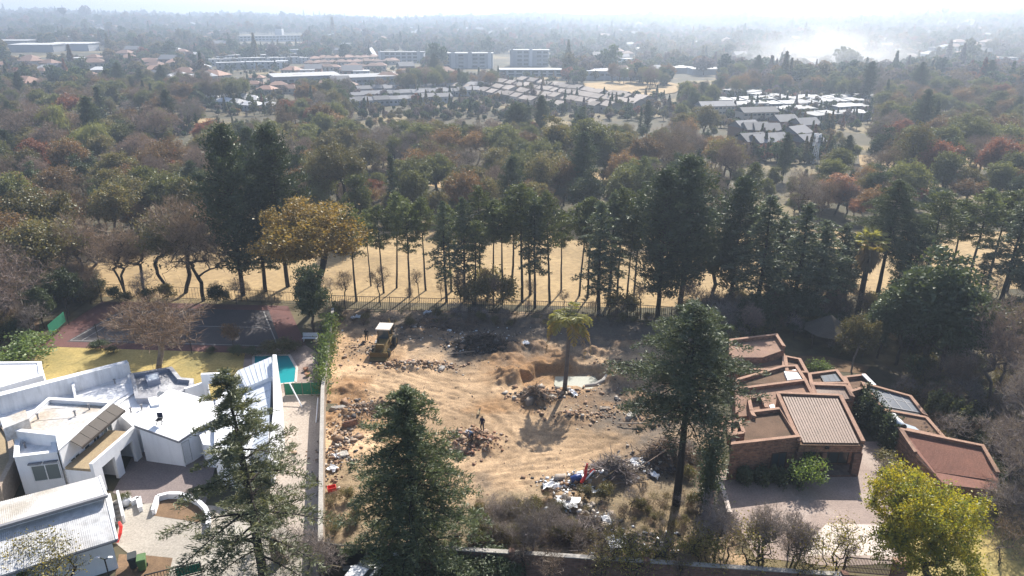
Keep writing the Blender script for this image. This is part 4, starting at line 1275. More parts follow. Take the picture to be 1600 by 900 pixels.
# porch: fascia beam, three brick piers, dark windows behind
fa, fb = DN(q[3], 0.75), DN(q[2], 0.75)
BH.part(MB().bar(fa, fb, 0.24, 0.7), 'porch_beam', 'brick')
BH.part(MB().bar(DN(q[3], 0.38) + Vector((0, -0.16, 0)), DN(q[2], 0.38) + Vector((0, -0.16, 0)), 0.14, 0.1), 'gutter', 'roof_brown')
for t, wd in ((0.03, 0.5), (0.42, 0.4), (0.95, 0.7)):
    p = lerp(fa, fb, t)
    BH.part(MB().box((p.x, p.y, 1.2), (wd, 0.45, 2.4)), 'pier', 'brick_dark')
bk = [lerp(q[3], q[0], 0.195), lerp(q[2], q[1], 0.195)]
for t0, t1 in ((0.05, 0.40), (0.45, 0.92)):
    window(BH, lerp(bk[0], bk[1], t0), lerp(bk[0], bk[1], t1), 0.3, 2.3, 3, 'timber_dark', 'glass', (0.05, -1))
p = lerp(fa, fb, 0.44); 
lamp = BH.part(MB().box((p.x, p.y - 0.2, 2.95), (0.3, 0.15, 0.22)), 'flood_lamp', 'dark')
mb = MB()
p0, p1 = lerp(fa, fb, 0.0), lerp(fa, fb, 1.0)
mb.box(((p0.x + p1.x) / 2, p0.y + 0.4, 0.09), ((p1.x - p0.x) - 0.2, 1.6, 0.18))
BH.part(mb, 'porch_step', 'brick_dark')
# left wing in front with its chimney boxes
L = [(1143, 694, 3.75), (1250, 682, 3.75), (1221, 636, 3.75), (1172, 642, 3.75), (1176, 649, 3.75), (1150, 655, 3.75)]
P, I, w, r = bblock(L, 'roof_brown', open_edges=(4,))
chim = px3([(1138, 660, 4.1), (1156, 657, 4.1), (1162, 676, 4.1), (1140, 680, 4.1)])
mb = MB()
for i in range(4): mb.bar(DN(chim[i], 0.5), DN(chim[(i + 1) % 4], 0.5), 0.24, 1.0)
ch = BH.part(mb, 'chimney', 'brick')
mb = MB()
for i in range(4): mb.bar(chim[i] + Vector((0, 0, 0.03)), chim[(i + 1) % 4] + Vector((0, 0, 0.03)), 0.32, 0.06)
BH.part(mb, 'coping', 'coping', ch)
a, b = at(1143, 694, 3.75), at(1250, 682, 3.75)
d_ = (b - a).normalized()
window(BH, lerp(a, b, 0.62), lerp(a, b, 0.84), 0.7, 2.3, 2, 'timber_dark', 'glass', (d_.y, -d_.x))

# ---- the long brick annexe with a glass roof and a red tiled roof
AX = Thing('brick_annexe', at(1420, 670), 'long brick annexe with glazed lean-to roof and red tiles', 'annexe')
def ablock(L, roof_mat, par=0.4, **k):
    return parapet_block(AX, L, 0, roof_mat, 'brick', 'coping', par, 0.24, **k)
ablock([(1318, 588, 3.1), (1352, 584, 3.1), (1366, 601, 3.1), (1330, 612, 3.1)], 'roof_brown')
AX.part(MB().bar(at(1349, 585, 3.2), at(1366, 602, 3.2), 0.4, 0.12), 'white_flashing', 'frame_white')
P, I, w, r = ablock([(1345, 596, 3.4), (1424, 618, 3.4), (1449, 649, 3.1), (1376, 636, 3.1)], 'dark', par=0.3, open_edges=(2,))
a, b, c, d = at(1349, 599.5, 3.2), at(1422, 620, 3.2), at(1444, 646, 2.92), at(1377, 634, 2.92)
fr = MB()
for k in range(5): fr.bar(lerp(a, b, k / 4), lerp(d, c, k / 4), 0.09, 0.08)
for k in range(3): fr.bar(lerp(a, d, k / 2), lerp(b, c, k / 2), 0.09, 0.07)
gf = AX.part(fr, 'glazing_frame', 'gutter_grey')
for i in range(4):
    for j in range(2):
        A_ = lambda u, v: lerp(lerp(a, b, u), lerp(d, c, u), v)
        q = [A_(i / 4 + .015, j / 2 + .015), A_((i + 1) / 4 - .015, j / 2 + .015), A_((i + 1) / 4 - .015, (j + 1) / 2 - .015), A_(i / 4 + .015, (j + 1) / 2 - .015)]
        q = ccw(q)
        AX.part(MB().prism([v + Vector((0, 0, 0.02)) for v in q], [v for v in q]), 'pane', 'glass_roof', gf)
ablock([(1378, 638, 3.0), (1449, 651, 3.0), (1478, 684, 3.0), (1406, 668, 3.0)], 'roof_brown', par=0.2)
L = [(1404, 668, 3.3), (1537, 695, 3.3), (1562, 738, 2.7), (1560, 762, 2.5), (1476, 752, 2.5), (1429, 706, 2.7)]
P, I, w, r = ablock(L, 'roof_red', par=0.3, open_edges=(2, 3, 4))
mb = MB()
a, b, c, d = at(1406, 671, 3.0), at(1536, 698, 3.0), at(1560, 752, 2.35), at(1456, 738, 2.35)
for k in range(34): 
    t = (k + 0.5) / 34
    p0, p1 = lerp(a, d, t) + Vector((0.3, 0, 0.03)), lerp(b, c, t) + Vector((-0.3, 0, 0.03))
    mb.bar(p0, p1, 0.10, 0.05)
AX.part(mb, 'tile_courses', 'roof_red', r)
# solar water heater
g = at(1403, 658, 3.25)
GH = Thing('solar_water_heater', g, 'white cylindrical solar water heater on the annexe roof', 'water heater')
ax = (at(1411, 667, 3.25) - at(1397, 652, 3.25)).normalized()
GH.part(MB().tube([g - ax * 0.95, g - ax * 0.9, g + ax * 0.9, g + ax * 0.95], [0.2, 0.3, 0.3, 0.2], 14), 'tank', 'white_plastic', smooth_shade=True)
for s in (-1, 1):
    GH.part(MB().tube([g + ax * 0.93 * s, g + ax * 1.05 * s], 0.29, 14), 'end_cap', 'dark')
    e = g + ax * 0.6 * s
    GH.part(MB().bar((e.x, e.y, 2.79), (e.x, e.y, 3.0), 0.1), 'bracket', 'gutter_grey')
q = ccw([at(1412, 661, 3.0), at(1430, 667, 2.92), at(1440, 675, 2.86), at(1415, 672, 2.92)])
GH.part(MB().prism(q, [DN(v, 0.08) for v in q]), 'collector', 'solar')

# ---- thatched gazebo under the trees behind the brick house
tp = at(1290, 540)
TG = Thing('thatched_gazebo', tp, 'dark thatched gazebo roof under the trees behind the brick house', 'gazebo')
mb = MB()
for k in range(8):
    a0, a1 = k * math.tau / 8, (k + 1) * math.tau / 8
    mb.poly([tp + Vector((0, 0, 4.2)), tp + Vector((3 * math.cos(a0), 3 * math.sin(a0), 2.2)), tp + Vector((3 * math.cos(a1), 3 * math.sin(a1), 2.2))])
    mb.poly([tp + Vector((2.7 * math.cos(a0), 2.7 * math.sin(a0), 2.1)), tp + Vector((2.7 * math.cos(a1), 2.7 * math.sin(a1), 2.1)), tp + Vector((3 * math.cos(a1), 3 * math.sin(a1), 2.2)), tp + Vector((3 * math.cos(a0), 3 * math.sin(a0), 2.2))])
TG.part(mb, 'roof', 'thatch')
for k in range(4):
    a0 = k * math.tau / 4 + 0.4
    p = tp + Vector((2.4 * math.cos(a0), 2.4 * math.sin(a0), 0))
    TG.part(MB().tube([p, p + Vector((0, 0, 2.4))], 0.09, 6), 'post', 'timber_dark')
# ------------------------------------------------------------------ tree prototypes
conifer('deodar', 11, 17, 5.6, 2.2, 84, prof=lambda t: (1 - t) ** 0.8 * (0.72 + 0.38 * min(1, t * 4)), rise=0.16, droop=0.22, nlat=15, lat=0.27, ncard=30, card=(0.32, 0.062), dn=0.42, crown_mat='deodar', bare_in=0.25, gap=0.3, jitter=0.10, r0=0.30, lean=-0.02)
conifer('cedar', 12, 16, 5.2, 1.2, 190, prof=lambda t: (1 - t ** 1.9) ** 0.6 * 0.98, rise=0.16, droop=0.24, nlat=12, lat=0.34, ncard=30, card=(0.32, 0.068), dn=0.4, crown_mat='cedar', bare_in=0.2, gap=0.22, jitter=0.10, r0=0.32)
conifer('cedar_tall', 13, 19, 6.0, 8.2, 130, prof=lambda t: (1 - t ** 2.2) ** 0.62 * (0.62 + 0.38 * min(1, t * 3)), rise=0.08, droop=0.14, nlat=12, lat=0.34, ncard=30, card=(0.34, 0.075), dn=0.4, crown_mat='blue_cedar', bare_in=0.25, gap=0.15, jitter=0.12, r0=0.36)
for i in range(3):
    conifer('cedar_mid%d' % i, 30 + i, 18, 4.2, 4.0 + i, 78, prof=lambda t: (1 - t) ** 0.6 * (0.65 + 0.35 * min(1, t * 3)), rise=0.08, droop=0.2, nlat=8, lat=0.34, ncard=14, card=(0.52, 0.14), crown_mat='blue_cedar', gap=0.25, r0=0.27)
for i in range(4):
    conifer('pine%d' % i, 40 + i, 18, 3.4, 8.6 + 0.8 * i, 56, prof=lambda t: (0.55 + 0.45 * min(1, t * 2.2)) * (1 - t ** 2.4) ** 0.7, rise=0.22, droop=0.12, nlat=8, lat=0.36, ncard=15, card=(0.48, 0.13), crown_mat='pine', bare_in=0.35, gap=0.3, tuft=0.35, lift=0.5, r0=0.21, jitter=0.2)
for i in range(2):
    conifer('tallpine%d' % i, 50 + i, 24, 5.6, 3.5, 210, prof=lambda t: (0.5 + 0.5 * min(1, t * 2.0)) * (1 - t ** 2.2) ** 0.65, rise=0.35, droop=0.12, nlat=8, lat=0.36, ncard=15, card=(0.58, 0.17), crown_mat='dark_pine', bare_in=0.3, gap=0.3, tuft=0.3, lift=0.6, r0=0.36, jitter=0.3)
broadleaf('yellow', 61, 13, 1.6, (4.9, 4.9, 6.8), 40, 1.5, 480, 84, (0.19, 0.11), 0.3, 0.26, 'bark', 'yellow_leaf', multi=2, shell=0.6)
broadleaf('umbrella', 62, 14, 4.2, (5.6, 5.6, 4.4), 26, 1.8, 360, 72, (0.24, 0.14), 0.34, 0.26, 'bark_dark', 'gold_leaf', multi=3, shell=0.55)
for i in range(5):
    R3 = [(4.3, 4.3, 4.6), (3.6, 3.6, 5.2), (5.0, 5.0, 4.4), (3.2, 3.2, 5.4), (4.6, 4.6, 5.0)][i]
    broadleaf('leafy%d' % i, 70 + i, 12, [2.6, 2.4, 2.4, 2.4, 2.0][i], R3, 18 + 2 * i, [1.6, 1.4, 1.8, 1.3, 1.6][i], 230, 52, (0.32, 0.18), 0.36, 0.2, 'bark', 'green_leaf', multi=1 + i % 2, shell=0.55)
for i in range(4):
    R3 = [(4.4, 4.4, 4.0), (3.6, 3.6, 4.4), (4.8, 4.8, 3.8), (3.4, 3.4, 4.0)][i]
    bare('bare%d' % i, 80 + i, 11, [2.4, 2.8, 2.0, 1.6][i], R3, 560, 9, (0.85, 0.034), 0.2, multi=[1, 2, 3, 3][i])
for i in range(3):
    broadleaf('wispy%d' % i, 90 + i, 11, 3.0, (4.2, 4.2, 3.8), 15, 1.6, 260, 22, (0.26, 0.15), 0.36, 0.17, 'bark_grey', 'olive_leaf', multi=3, shell=0.4)
broadleaf('willow', 95, 12, 4.0, (3.4, 3.4, 4.8), 14, 1.4, 160, 46, (0.9, 0.09), 0.6, 0.26, 'bark', 'willow_leaf', hang=2.5)
conifer('spire', 97, 14, 2.3, 0.8, 70, prof=lambda t: (1 - t) ** 0.8, rise=0.1, droop=0.3, nlat=6, lat=0.4, ncard=9, card=(0.6, 0.16), crown_mat='dark_pine', r0=0.2)
broadleaf('bush0', 101, 2.2, 0.3, (1.3, 1.3, 1.1), 8, 0.6, 60, 40, (0.16, 0.09), 0.2, 0.05, 'bark', 'green_leaf', multi=3, shell=0.5)
broadleaf('bush1', 102, 2.6, 0.3, (1.2, 1.2, 1.3), 9, 0.6, 70, 30, (0.17, 0.09), 0.22, 0.05, 'bark', 'dark_leaf', multi=3, shell=0.4)
bare('sapling0', 121, 8, 1.0, (1.5, 1.5, 3.4), 150, 5, (0.8, 0.03), 0.09, 'bark_dark', 'twig_brown', multi=2, n_lobe=9, lr=0.75)
bare('sapling1', 122, 8, 0.8, (1.9, 1.9, 3.4), 170, 5, (0.8, 0.03), 0.08, 'bark_dark', 'twig_brown', multi=4, n_lobe=10, lr=0.8)
bare('scrub0', 103, 2.4, 0.3, (1.3, 1.3, 1.15), 130, 7, (0.34, 0.014), 0.04, 'bark_grey', 'twig_brown', multi=4, n_lobe=8, lr=0.6)
bare('scrub1', 104, 3.6, 0.5, (1.5, 1.5, 1.7), 170, 7, (0.42, 0.015), 0.05, 'bark_grey', 'twig_grey', multi=5, n_lobe=9, lr=0.7)
broadleaf('sprig', 105, 4.2, 0.8, (1.9, 1.9, 1.9), 9, 0.8, 170, 6, (0.13, 0.075), 0.28, 0.07, 'bark_dark', 'sparse_yellow', multi=4, shell=0.3)

def far_tree(seed, h, R3, n_lobe, lr, n, card, cone=False):
    g = np.random.default_rng(seed)
    if cone:
        t = g.random(n) ** 0.8; a = g.uniform(0, 6.28, n); r = R3[0] * (1 - t) * np.sqrt(g.uniform(0.3, 1, n))
        C = np.stack([r * np.cos(a), r * np.sin(a), 0.5 + (h - 0.5) * t], -1)
    else:
        C = lobed_targets(seed + 1, n, crown_lobes(seed, n_lobe, (0, 0, h - R3[2]), np.array(R3) * 0.7, lr, 0.8), 0.6)
    D = g.normal(size=(n, 3)); s = g.uniform(0.6, 1.4, n)
    cv = cards(C, D, card * s, card * 0.75 * s, g)
    tb = tubes([(0, 0, 0)], [(0, 0, h * 0.6)], [0.25], [0.12], 5)
    V, Q = merge([cv, tb])
    mi = np.concatenate([np.zeros(len(cv[1]), int), np.ones(len(tb[1]), int)])
    return mesh_np('far_tree', V, [Q], [M['far_foliage'], M['bark_dark']], mat_idx=mi)
FAR = [far_tree(111, 9, (4.4, 4.4, 3.8), 10, 1.9, 560, 1.05), far_tree(112, 11, (3.8, 3.8, 4.8), 11, 1.8, 560, 1.05), far_tree(113, 8, (5.2, 5.2, 3.4), 12, 2.0, 580, 1.1),
       far_tree(114, 12, (2.6, 2.6, 5), 0, 0, 380, 1.1, True), far_tree(115, 7, (3.6, 3.6, 3.0), 9, 1.6, 420, 1.0)]
# ------------------------------------------------------------------ trees that stand out, one by one
# foreground
tree('deodar_cedar', 'deodar', at(412, 905), height_to(at(412, 905), 576), 'open-branched deodar cedar in front of the white house', wid=1.2, rot=0.6)
tree('cedar_tree', 'cedar', at(652, 893), height_to(at(652, 893), 606), 'dense green cedar standing inside the plot wall', wid=1.02, rot=2.0)
tree('cedar_tree', 'cedar_tall', at(1054, 788), height_to(at(1054, 788), 478), 'tall bare-trunked cedar between the plot and the brick house', wid=1.08, rot=1.0)
tree('yellow_tree', 'yellow', at(1424, 922), height_to(at(1424, 922), 690), 'round yellow-green tree beside the brick driveway', wid=0.98, rot=0.3)
# tall dark pair, golden trees, at the back corner of the plot
ptree('dark_conifer', 'tallpine0', 380, 462, 198, 'taller of two dark conifers behind the tennis court', 'dark conifers by the tennis court', wid=0.95)
ptree('dark_conifer', 'tallpine1', 450, 448, 200, 'second dark conifer behind the tennis court, nearer the golden tree', 'dark conifers by the tennis court', wid=0.95)
ptree('dark_conifer', 'cedar_mid0', 415, 455, 290, 'shorter drooping conifer between the two dark conifers', 'dark conifers by the tennis court', wid=1.3)
ptree('golden_tree', 'umbrella', 497, 480, 302, 'broad golden autumn tree with an ivy-clad trunk at the plot corner', crown_mat='gold_leaf', wid=1.42)
ptree('ivy_mass', 'leafy3', 493, 528, 396, 'dark ivy-smothered tree trunk beside the tennis court', crown_mat='dark_leaf', wid=0.85, cat='ivy')
ptree('golden_tree', 'umbrella', 530, 352, 216, 'olive-gold domed tree behind the golden tree', crown_mat='olive_leaf', wid=1.05)
ptree('shrubby_tree', 'leafy3', 565, 380, 255, 'narrow dark green tree beyond the golden crown', crown_mat='pine', wid=0.8)
# the pine row beyond the palisade fence
PINES = [(557, 471, 318), (580, 447, 330), (620, 450, 300), (665, 454, 310), (698, 472, 315), (705, 456, 320), (726, 471, 308), (750, 454, 290), (743, 476, 345), (816, 472, 288), (829, 461, 300), (836, 481, 312), (859, 474, 300), (877, 456, 330), (918, 466, 312), (935, 494, 318), (951, 476, 305), (964, 467, 296), (979, 472, 330), (640, 462, 318), (785, 466, 325), (800, 452, 308), (905, 462, 310), (990, 465, 300), (600, 458, 322), (770, 460, 314)]
ORDN = 'first second third fourth fifth sixth seventh eighth ninth tenth eleventh twelfth thirteenth fourteenth fifteenth sixteenth seventeenth eighteenth nineteenth twentieth twenty-first twenty-second twenty-third twenty-fourth twenty-fifth twenty-sixth twenty-seventh twenty-eighth twenty-ninth thirtieth'.split()
RANK = {p: r for r, p in enumerate(sorted(PINES))}
for i, (x, y, t) in enumerate(PINES):
    k = ['pine0', 'pine1', 'pine2', 'pine3', 'cedar_mid0', 'pine1', 'cedar_mid1', 'pine0', 'pine2', 'pine3', 'pine1', 'cedar_mid2', 'pine0', 'pine2', 'pine1', 'cedar_mid0', 'cedar_mid1', 'pine3', 'pine2', 'pine0', 'pine3', 'pine1', 'pine2', 'pine0', 'pine1', 'pine3'][i]
    ptree('pine_tree', k, x, y, t, 'slender dark pine behind the palisade fence, %s trunk from the golden tree' % ORDN[RANK[(x, y, t)]], 'pine row behind the palisade fence', wid=0.82 + 0.45 * random.random(), trunk_mat='bark_dark', tilt=(random.gauss(0, 0.03), random.gauss(0, 0.03)))
for x, y, t, lb in ((1000, 350, 245, 'taller of two grey-green pines behind the pine row'), (1010, 365, 262, 'shorter of two grey-green pines behind the pine row'), (1165, 372, 255, 'lone grey-green pine behind the dark pines'), (905, 340, 285, 'small grey-green pine far out on the fairway')):
    ptree('pine_tree', 'pine%d' % (x % 4), x, y, t, lb, 'lone fairway pines', wid=1.1)
# tall trees behind the brick house
ptree('tall_pine', 'tallpine1', 1028, 494, 268, 'tall bushy pine at the fence corner, left trunk', 'twin bushy pines at the fence corner', wid=1.15)
ptree('tall_pine', 'tallpine0', 1062, 482, 246, 'tallest bushy pine at the fence corner, behind the brick house', 'twin bushy pines at the fence corner', wid=1.25)
ptree('tall_pine', 'tallpine1', 1140, 480, 280, 'dark pine next to the tallest bushy pine', wid=1.1)
for x, y, t, k, lb in ((1178, 505, 305, 'cedar_mid1', 'blue-green cedar behind the brick house, first beside the bushy pines'), (1232, 510, 318, 'cedar_mid0', 'blue-green cedar behind the brick house, second beside the bushy pines'),
                       (1268, 505, 345, 'cedar_mid2', 'drooping cedar behind the thatched gazebo'), (1300, 495, 352, 'cedar_mid1', 'smaller cedar beside the fan palm'), (1365, 480, 282, 'cedar_tall', 'broad dark cedar rising behind the fan palm')):
    ptree('cedar_tree', k, x, y, t, lb, 'cedars behind the brick house', wid=1.45 if k != 'cedar_tall' else 0.95)
ptree('dark_tree', 'leafy1', 1445, 585, 352, 'big dark evergreen tree behind the annexe', crown_mat='dark_leaf', wid=1.15)
ptree('dark_tree', 'leafy0', 1400, 570, 430, 'dark evergreen in front of the big evergreen', crown_mat='dark_leaf', wid=1.1)
ptree('dark_tree', 'leafy4', 1462, 600, 420, 'low dark evergreen leaning over the annexe', crown_mat='dark_leaf', wid=1.0)
ptree('olive_tree', 'leafy2', 1330, 580, 482, 'pale olive tree beside the thatched gazebo', crown_mat='olive_leaf', wid=0.8, trunk_mat='bark_pale')
ptree('dark_tree', 'leafy1', 1370, 560, 455, 'dark tree filling the garden beyond the annexe roof', crown_mat='dark_leaf', wid=1.0)
ptree('bare_tree', 'bare1', 1545, 640, 458, 'large purple-grey leafless tree beyond the annexe', crown_mat='twig_purple', wid=0.85)
ptree('bare_tree', 'bare2', 1590, 700, 560, 'grey leafless tree at the annexe end', crown_mat='twig_grey', wid=0.9)
ptree('bare_tree', 'bare1', 1572, 775, 618, 'grey leafless tree reaching over the red tiled roof', crown_mat='twig_grey', wid=0.9)
ptree('bare_tree', 'bare0', 1600, 830, 660, 'grey leafless tree beside the yellow-green tree', crown_mat='twig_grey', wid=0.8)
ptree('bare_tree', 'bare3', 1490, 640, 545, 'low dark twiggy tree over the annexe wall', crown_mat='twig_brown', wid=1.0)
ptree('bare_tree', 'bare2', 1165, 540, 470, 'purplish twiggy tree behind the tall cedar', crown_mat='twig_purple', wid=0.8)
for q_, (x, y, t, k) in enumerate(((1425, 450, 335, 'pine3'), (1440, 470, 300, 'pine1'), (1480, 450, 312, 'pine2'), (1508, 458, 296, 'pine0'), (1540, 452, 300, 'pine3'), (1572, 456, 290, 'pine1'), (1596, 450, 298, 'pine2'), (1560, 485, 310, 'cedar_mid2'), (1525, 470, 395, 'cedar_mid1'))):
    ptree('pine_tree', k, x, y, t, 'bushy pine in the stand beyond the dark evergreens, %s from the fan palm' % ORDN[q_], 'pines beyond the dark evergreens', wid=1.35)
for x, y, t, k, m, lb in ((1110, 470, 330, 'leafy1', 'dark_leaf', 'dark evergreen filling the gap beside the bushy pines'), (1205, 480, 345, 'tallpine0', 'dark_pine', 'dark pine between the first two blue-green cedars'), (1255, 470, 365, 'leafy0', 'dark_leaf', 'dark round tree behind the drooping cedar'), (1320, 470, 370, 'tallpine1', 'dark_pine', 'dark pine beside the fan palm skirt'),
                       (1405, 480, 345, 'tallpine0', 'dark_pine', 'dark pine right of the broad cedar'), (1490, 560, 470, 'leafy1', 'dark_leaf', 'dark evergreen before the purple leafless tree'), (1420, 530, 400, 'leafy3', 'dark_leaf', 'tall dark evergreen between broad cedar and annexe'), (1290, 470, 400, 'leafy4', 'green_leaf', 'mid-green tree glimpsed behind the cedars'), (1240, 520, 440, 'leafy4', 'dark_leaf', 'dark low tree left of the gazebo'),
                       (1180, 520, 450, 'leafy2', 'dark_leaf', 'dark low tree behind the top wedge roof'), (1580, 560, 470, 'wispy1', 'olive_leaf', 'olive thin-crowned tree beyond the purple leafless tree'), (1600, 480, 400, 'leafy4', 'dark_leaf', 'dark tree at the edge of the pine stand')):
    ptree('dark_tree', k, x, y, t, lb, 'dark trees behind the brick house', crown_mat=m, wid=1.2)
# garden of the white house
LT = ARR['bare2'][1][0].mean(0)
ptree('bare_tree', 'bare2', 243, 590, 458, 'spreading pinkish leafless tree on the lawn of the white house', crown_mat='twig_pink', trunk_mat='bark_pale', wid=1.7, rot=-math.atan2(LT[1], LT[0]) - 0.3)
for x, y, t, k, lb in ((196, 462, 345, 'bare1', 'slender leafless tree at the back of the tennis court'), (225, 455, 352, 'bare3', 'multi-stemmed leafless tree behind the court fence'), (268, 460, 318, 'wispy0', 'leaning olive tree with dark curved trunks behind the court'), (290, 458, 300, 'bare2', 'wide leafless tree next to the dark conifers'), (318, 470, 330, 'bare0', 'small leafless tree beside the taller dark conifer')):
    ptree('bare_tree', k, x, y, t, lb, 'leafless trees behind the tennis court', crown_mat='twig_brown' if k != 'wispy0' else None, trunk_mat='bark_dark', wid=1.1)
ptree('dark_tree', 'leafy4', 108, 492, 405, 'round dark evergreen at the corner of the tennis court', crown_mat='dark_leaf', wid=0.9)
ptree('dark_tree', 'leafy0', 70, 515, 440, 'dark shrubby evergreen left of the court corner evergreen', crown_mat='dark_leaf', wid=0.9)
for q_, (x, y, t, k, m) in enumerate(sorted(((18, 520, 380, 'bare0', 'twig_purple'), (60, 470, 330, 'wispy1', None), (95, 460, 318, 'wispy2', None), (140, 455, 330, 'bare1', 'twig_brown'), (-20, 500, 360, 'bare2', 'twig_brown'), (30, 450, 310, 'wispy0', 'brown_leaf'), (-10, 540, 430, 'bare3', 'twig_grey'),
                      (165, 374, 300, 'wispy1', None), (215, 366, 262, 'wispy2', None), (255, 362, 258, 'wispy0', None), (300, 366, 265, 'wispy1', None), (110, 392, 290, 'wispy2', 'brown_leaf'), (70, 420, 280, 'leafy2', 'olive_leaf'), (10, 420, 285, 'wispy0', 'brown_leaf')), key=lambda r: r[0])):
    ptree('mixed_tree', k, x, y, t, 'tangled tree in the thicket beside the court, %s towards the dark conifers' % ORDN[q_], 'thicket left of the tennis court', crown_mat=m, wid=1.2)
ptree('shrub', 'bush0', 40, 560, 522, 'bright green spiky shrub at the lawn edge', crown_mat='bright_leaf', wid=2.0, cat='shrub')
for q_, (x, y, t) in enumerate(sorted(((160, 545, 528), (175, 552, 538), (150, 545, 530), (372, 556, 536), (395, 556, 538), (440, 552, 524), (420, 552, 530), (330, 552, 540), (460, 548, 530)))):
    ptree('shrub', 'bush1', x, y, t, 'dark clipped shrub along the front of the court, %s towards the pool' % ORDN[q_], 'shrubs along the tennis court', crown_mat='olive_leaf' if x > 400 else None, wid=1.5, cat='shrub')
ptree('garden_tree', 'wispy2', 365, 545, 500, 'small brown-twigged tree at the lawn edge by the court', crown_mat='brown_leaf', wid=1.0)

# standouts in the middle distance
MID = [
    (335, 248, 180, 'leafy2', 'red_leaf', 1.2, 'dark red maple beyond the dark conifers'), (165, 205, 135, 'spire', None, 1.5, 'dark conical tree in the woods far beyond the thicket'),
    (140, 225, 172, 'spire', None, 1.2, 'small dark cypress near the yellow willows'), (118, 215, 140, 'leafy2', 'red_leaf', 1.0, 'russet round tree near the dark conical tree'),
    (95, 240, 150, 'willow', None, 1.0, 'taller yellow-green willow on the golf course'), (158, 262, 180, 'willow', None, 1.1, 'shorter yellow-green willow on the golf course'),
    (60, 245, 160, 'bare0', 'twig_purple', 1.3, 'hazy purple leafless tree left of the willows'), (245, 250, 160, 'bare2', 'twig_purple', 1.3, 'wide hazy leafless tree right of the willows'),
    (655, 318, 268, 'leafy4', 'bright_leaf', 1.2, 'bright green bushy tree beyond the pine row'), (768, 300, 245, 'willow', 'bright_leaf', 1.1, 'pale green willow beyond the pine row'),
    (700, 300, 262, 'leafy2', 'red_leaf', 0.9, 'small red tree beside the bright green tree'), (640, 285, 240, 'leafy0', 'red_leaf', 0.8, 'reddish tree behind the bright green tree'),
    (735, 330, 285, 'leafy2', 'red_leaf', 0.8, 'low red-brown tree beyond the pine row'), (850, 290, 260, 'leafy2', 'dark_leaf', 1.3, 'dark rounded shrubbery on the fairway'),
    (845, 290, 262, 'spire', 'red_leaf', 1.3, 'small rust-coloured cone tree on the fairway'), (868, 292, 266, 'spire', 'red_leaf', 1.3, 'second small rust cone tree on the fairway'),
    (990, 270, 232, 'spire', 'red_leaf', 1.3, 'narrow rust-red tree by the pale wall'), (1303, 340, 262, 'leafy3', 'pink_leaf', 1.5, 'tall salmon-red tree behind the cedars'),
    (1335, 350, 305, 'leafy2', 'pink_leaf', 1.2, 'low salmon-red tree beside the tall one'), (1435, 330, 288, 'leafy2', 'red_leaf', 1.1, 'dusty red tree beyond the pines'),
    (1222, 285, 208, 'tallpine0', None, 0.9, 'dark columnar tree in front of the grey-roofed houses'), (1318, 275, 212, 'tallpine1', None, 0.9, 'dark tall conifer in front of the tall salmon tree'),
    (1410, 300, 178, 'wispy1', 'olive_leaf', 0.9, 'tall thin gum tree right of the lattice mast'), (1500, 262, 172, 'umbrella', 'green_leaf', 1.25, 'huge spreading gum tree in the haze'),
    (1560, 262, 185, 'leafy2', 'green_leaf', 1.2, 'spreading gum tree joined to the huge one'), (1475, 300, 262, 'spire', None, 1.2, 'small dark cypress in the haze'),
    (1400, 285, 205, 'leafy4', 'green_leaf', 1.0, 'dense green tree below the thin gum tree'), (1130, 290, 200, 'leafy4', 'olive_leaf', 1.0, 'brownish rounded tree by the pale wall'),
    (810, 225, 152, 'leafy0', 'dark_leaf', 1.0, 'dark green tree in front of the terraces'), (845, 230, 150, 'tallpine0', 'dark_pine', 0.9, 'dark pointed tree in front of the terraces'),
    (905, 230, 158, 'leafy1', 'dark_leaf', 0.8, 'dark narrow tree at the end of the terraces'), (1010, 215, 158, 'tallpine1', None, 0.8, 'dark cypress at the far end of the terraces'),
    (1000, 212, 168, 'spire', None, 1.0, 'dark small cypress at the far end of the terraces'), (655, 260, 178, 'leafy4', 'green_leaf', 1.1, 'large green tree in the belt below the terraces'),
    (785, 262, 180, 'leafy4', 'green_leaf', 1.2, 'largest green tree in the belt below the terraces'), (915, 285, 175, 'leafy0', 'green_leaf', 1.2, 'tall green gum in the belt below the terraces'),
    (870, 280, 165, 'leafy1', 'olive_leaf', 1.1, 'olive gum in the belt below the terraces'), (960, 280, 190, 'leafy4', 'olive_leaf', 1.1, 'olive spreading tree near the pale wall'),
    (490, 250, 182, 'leafy4', 'green_leaf', 1.3, 'wide green tree beyond the golden domed tree'), (545, 240, 178, 'leafy2', 'green_leaf', 1.1, 'green tree next to the wide green tree'),
    (455, 235, 185, 'leafy0', 'olive_leaf', 1.1, 'olive tree beyond the second dark conifer'), (600, 262, 215, 'leafy0', 'green_leaf', 1.0, 'grey-green tree beyond the olive-gold dome'),
]
for x, y, t, k, m, w, lb in MID:
    b = hit(x, y)
    tree('midground_tree', k, b, height_to(b, t), lb, None, crown_mat=m, wid=w)
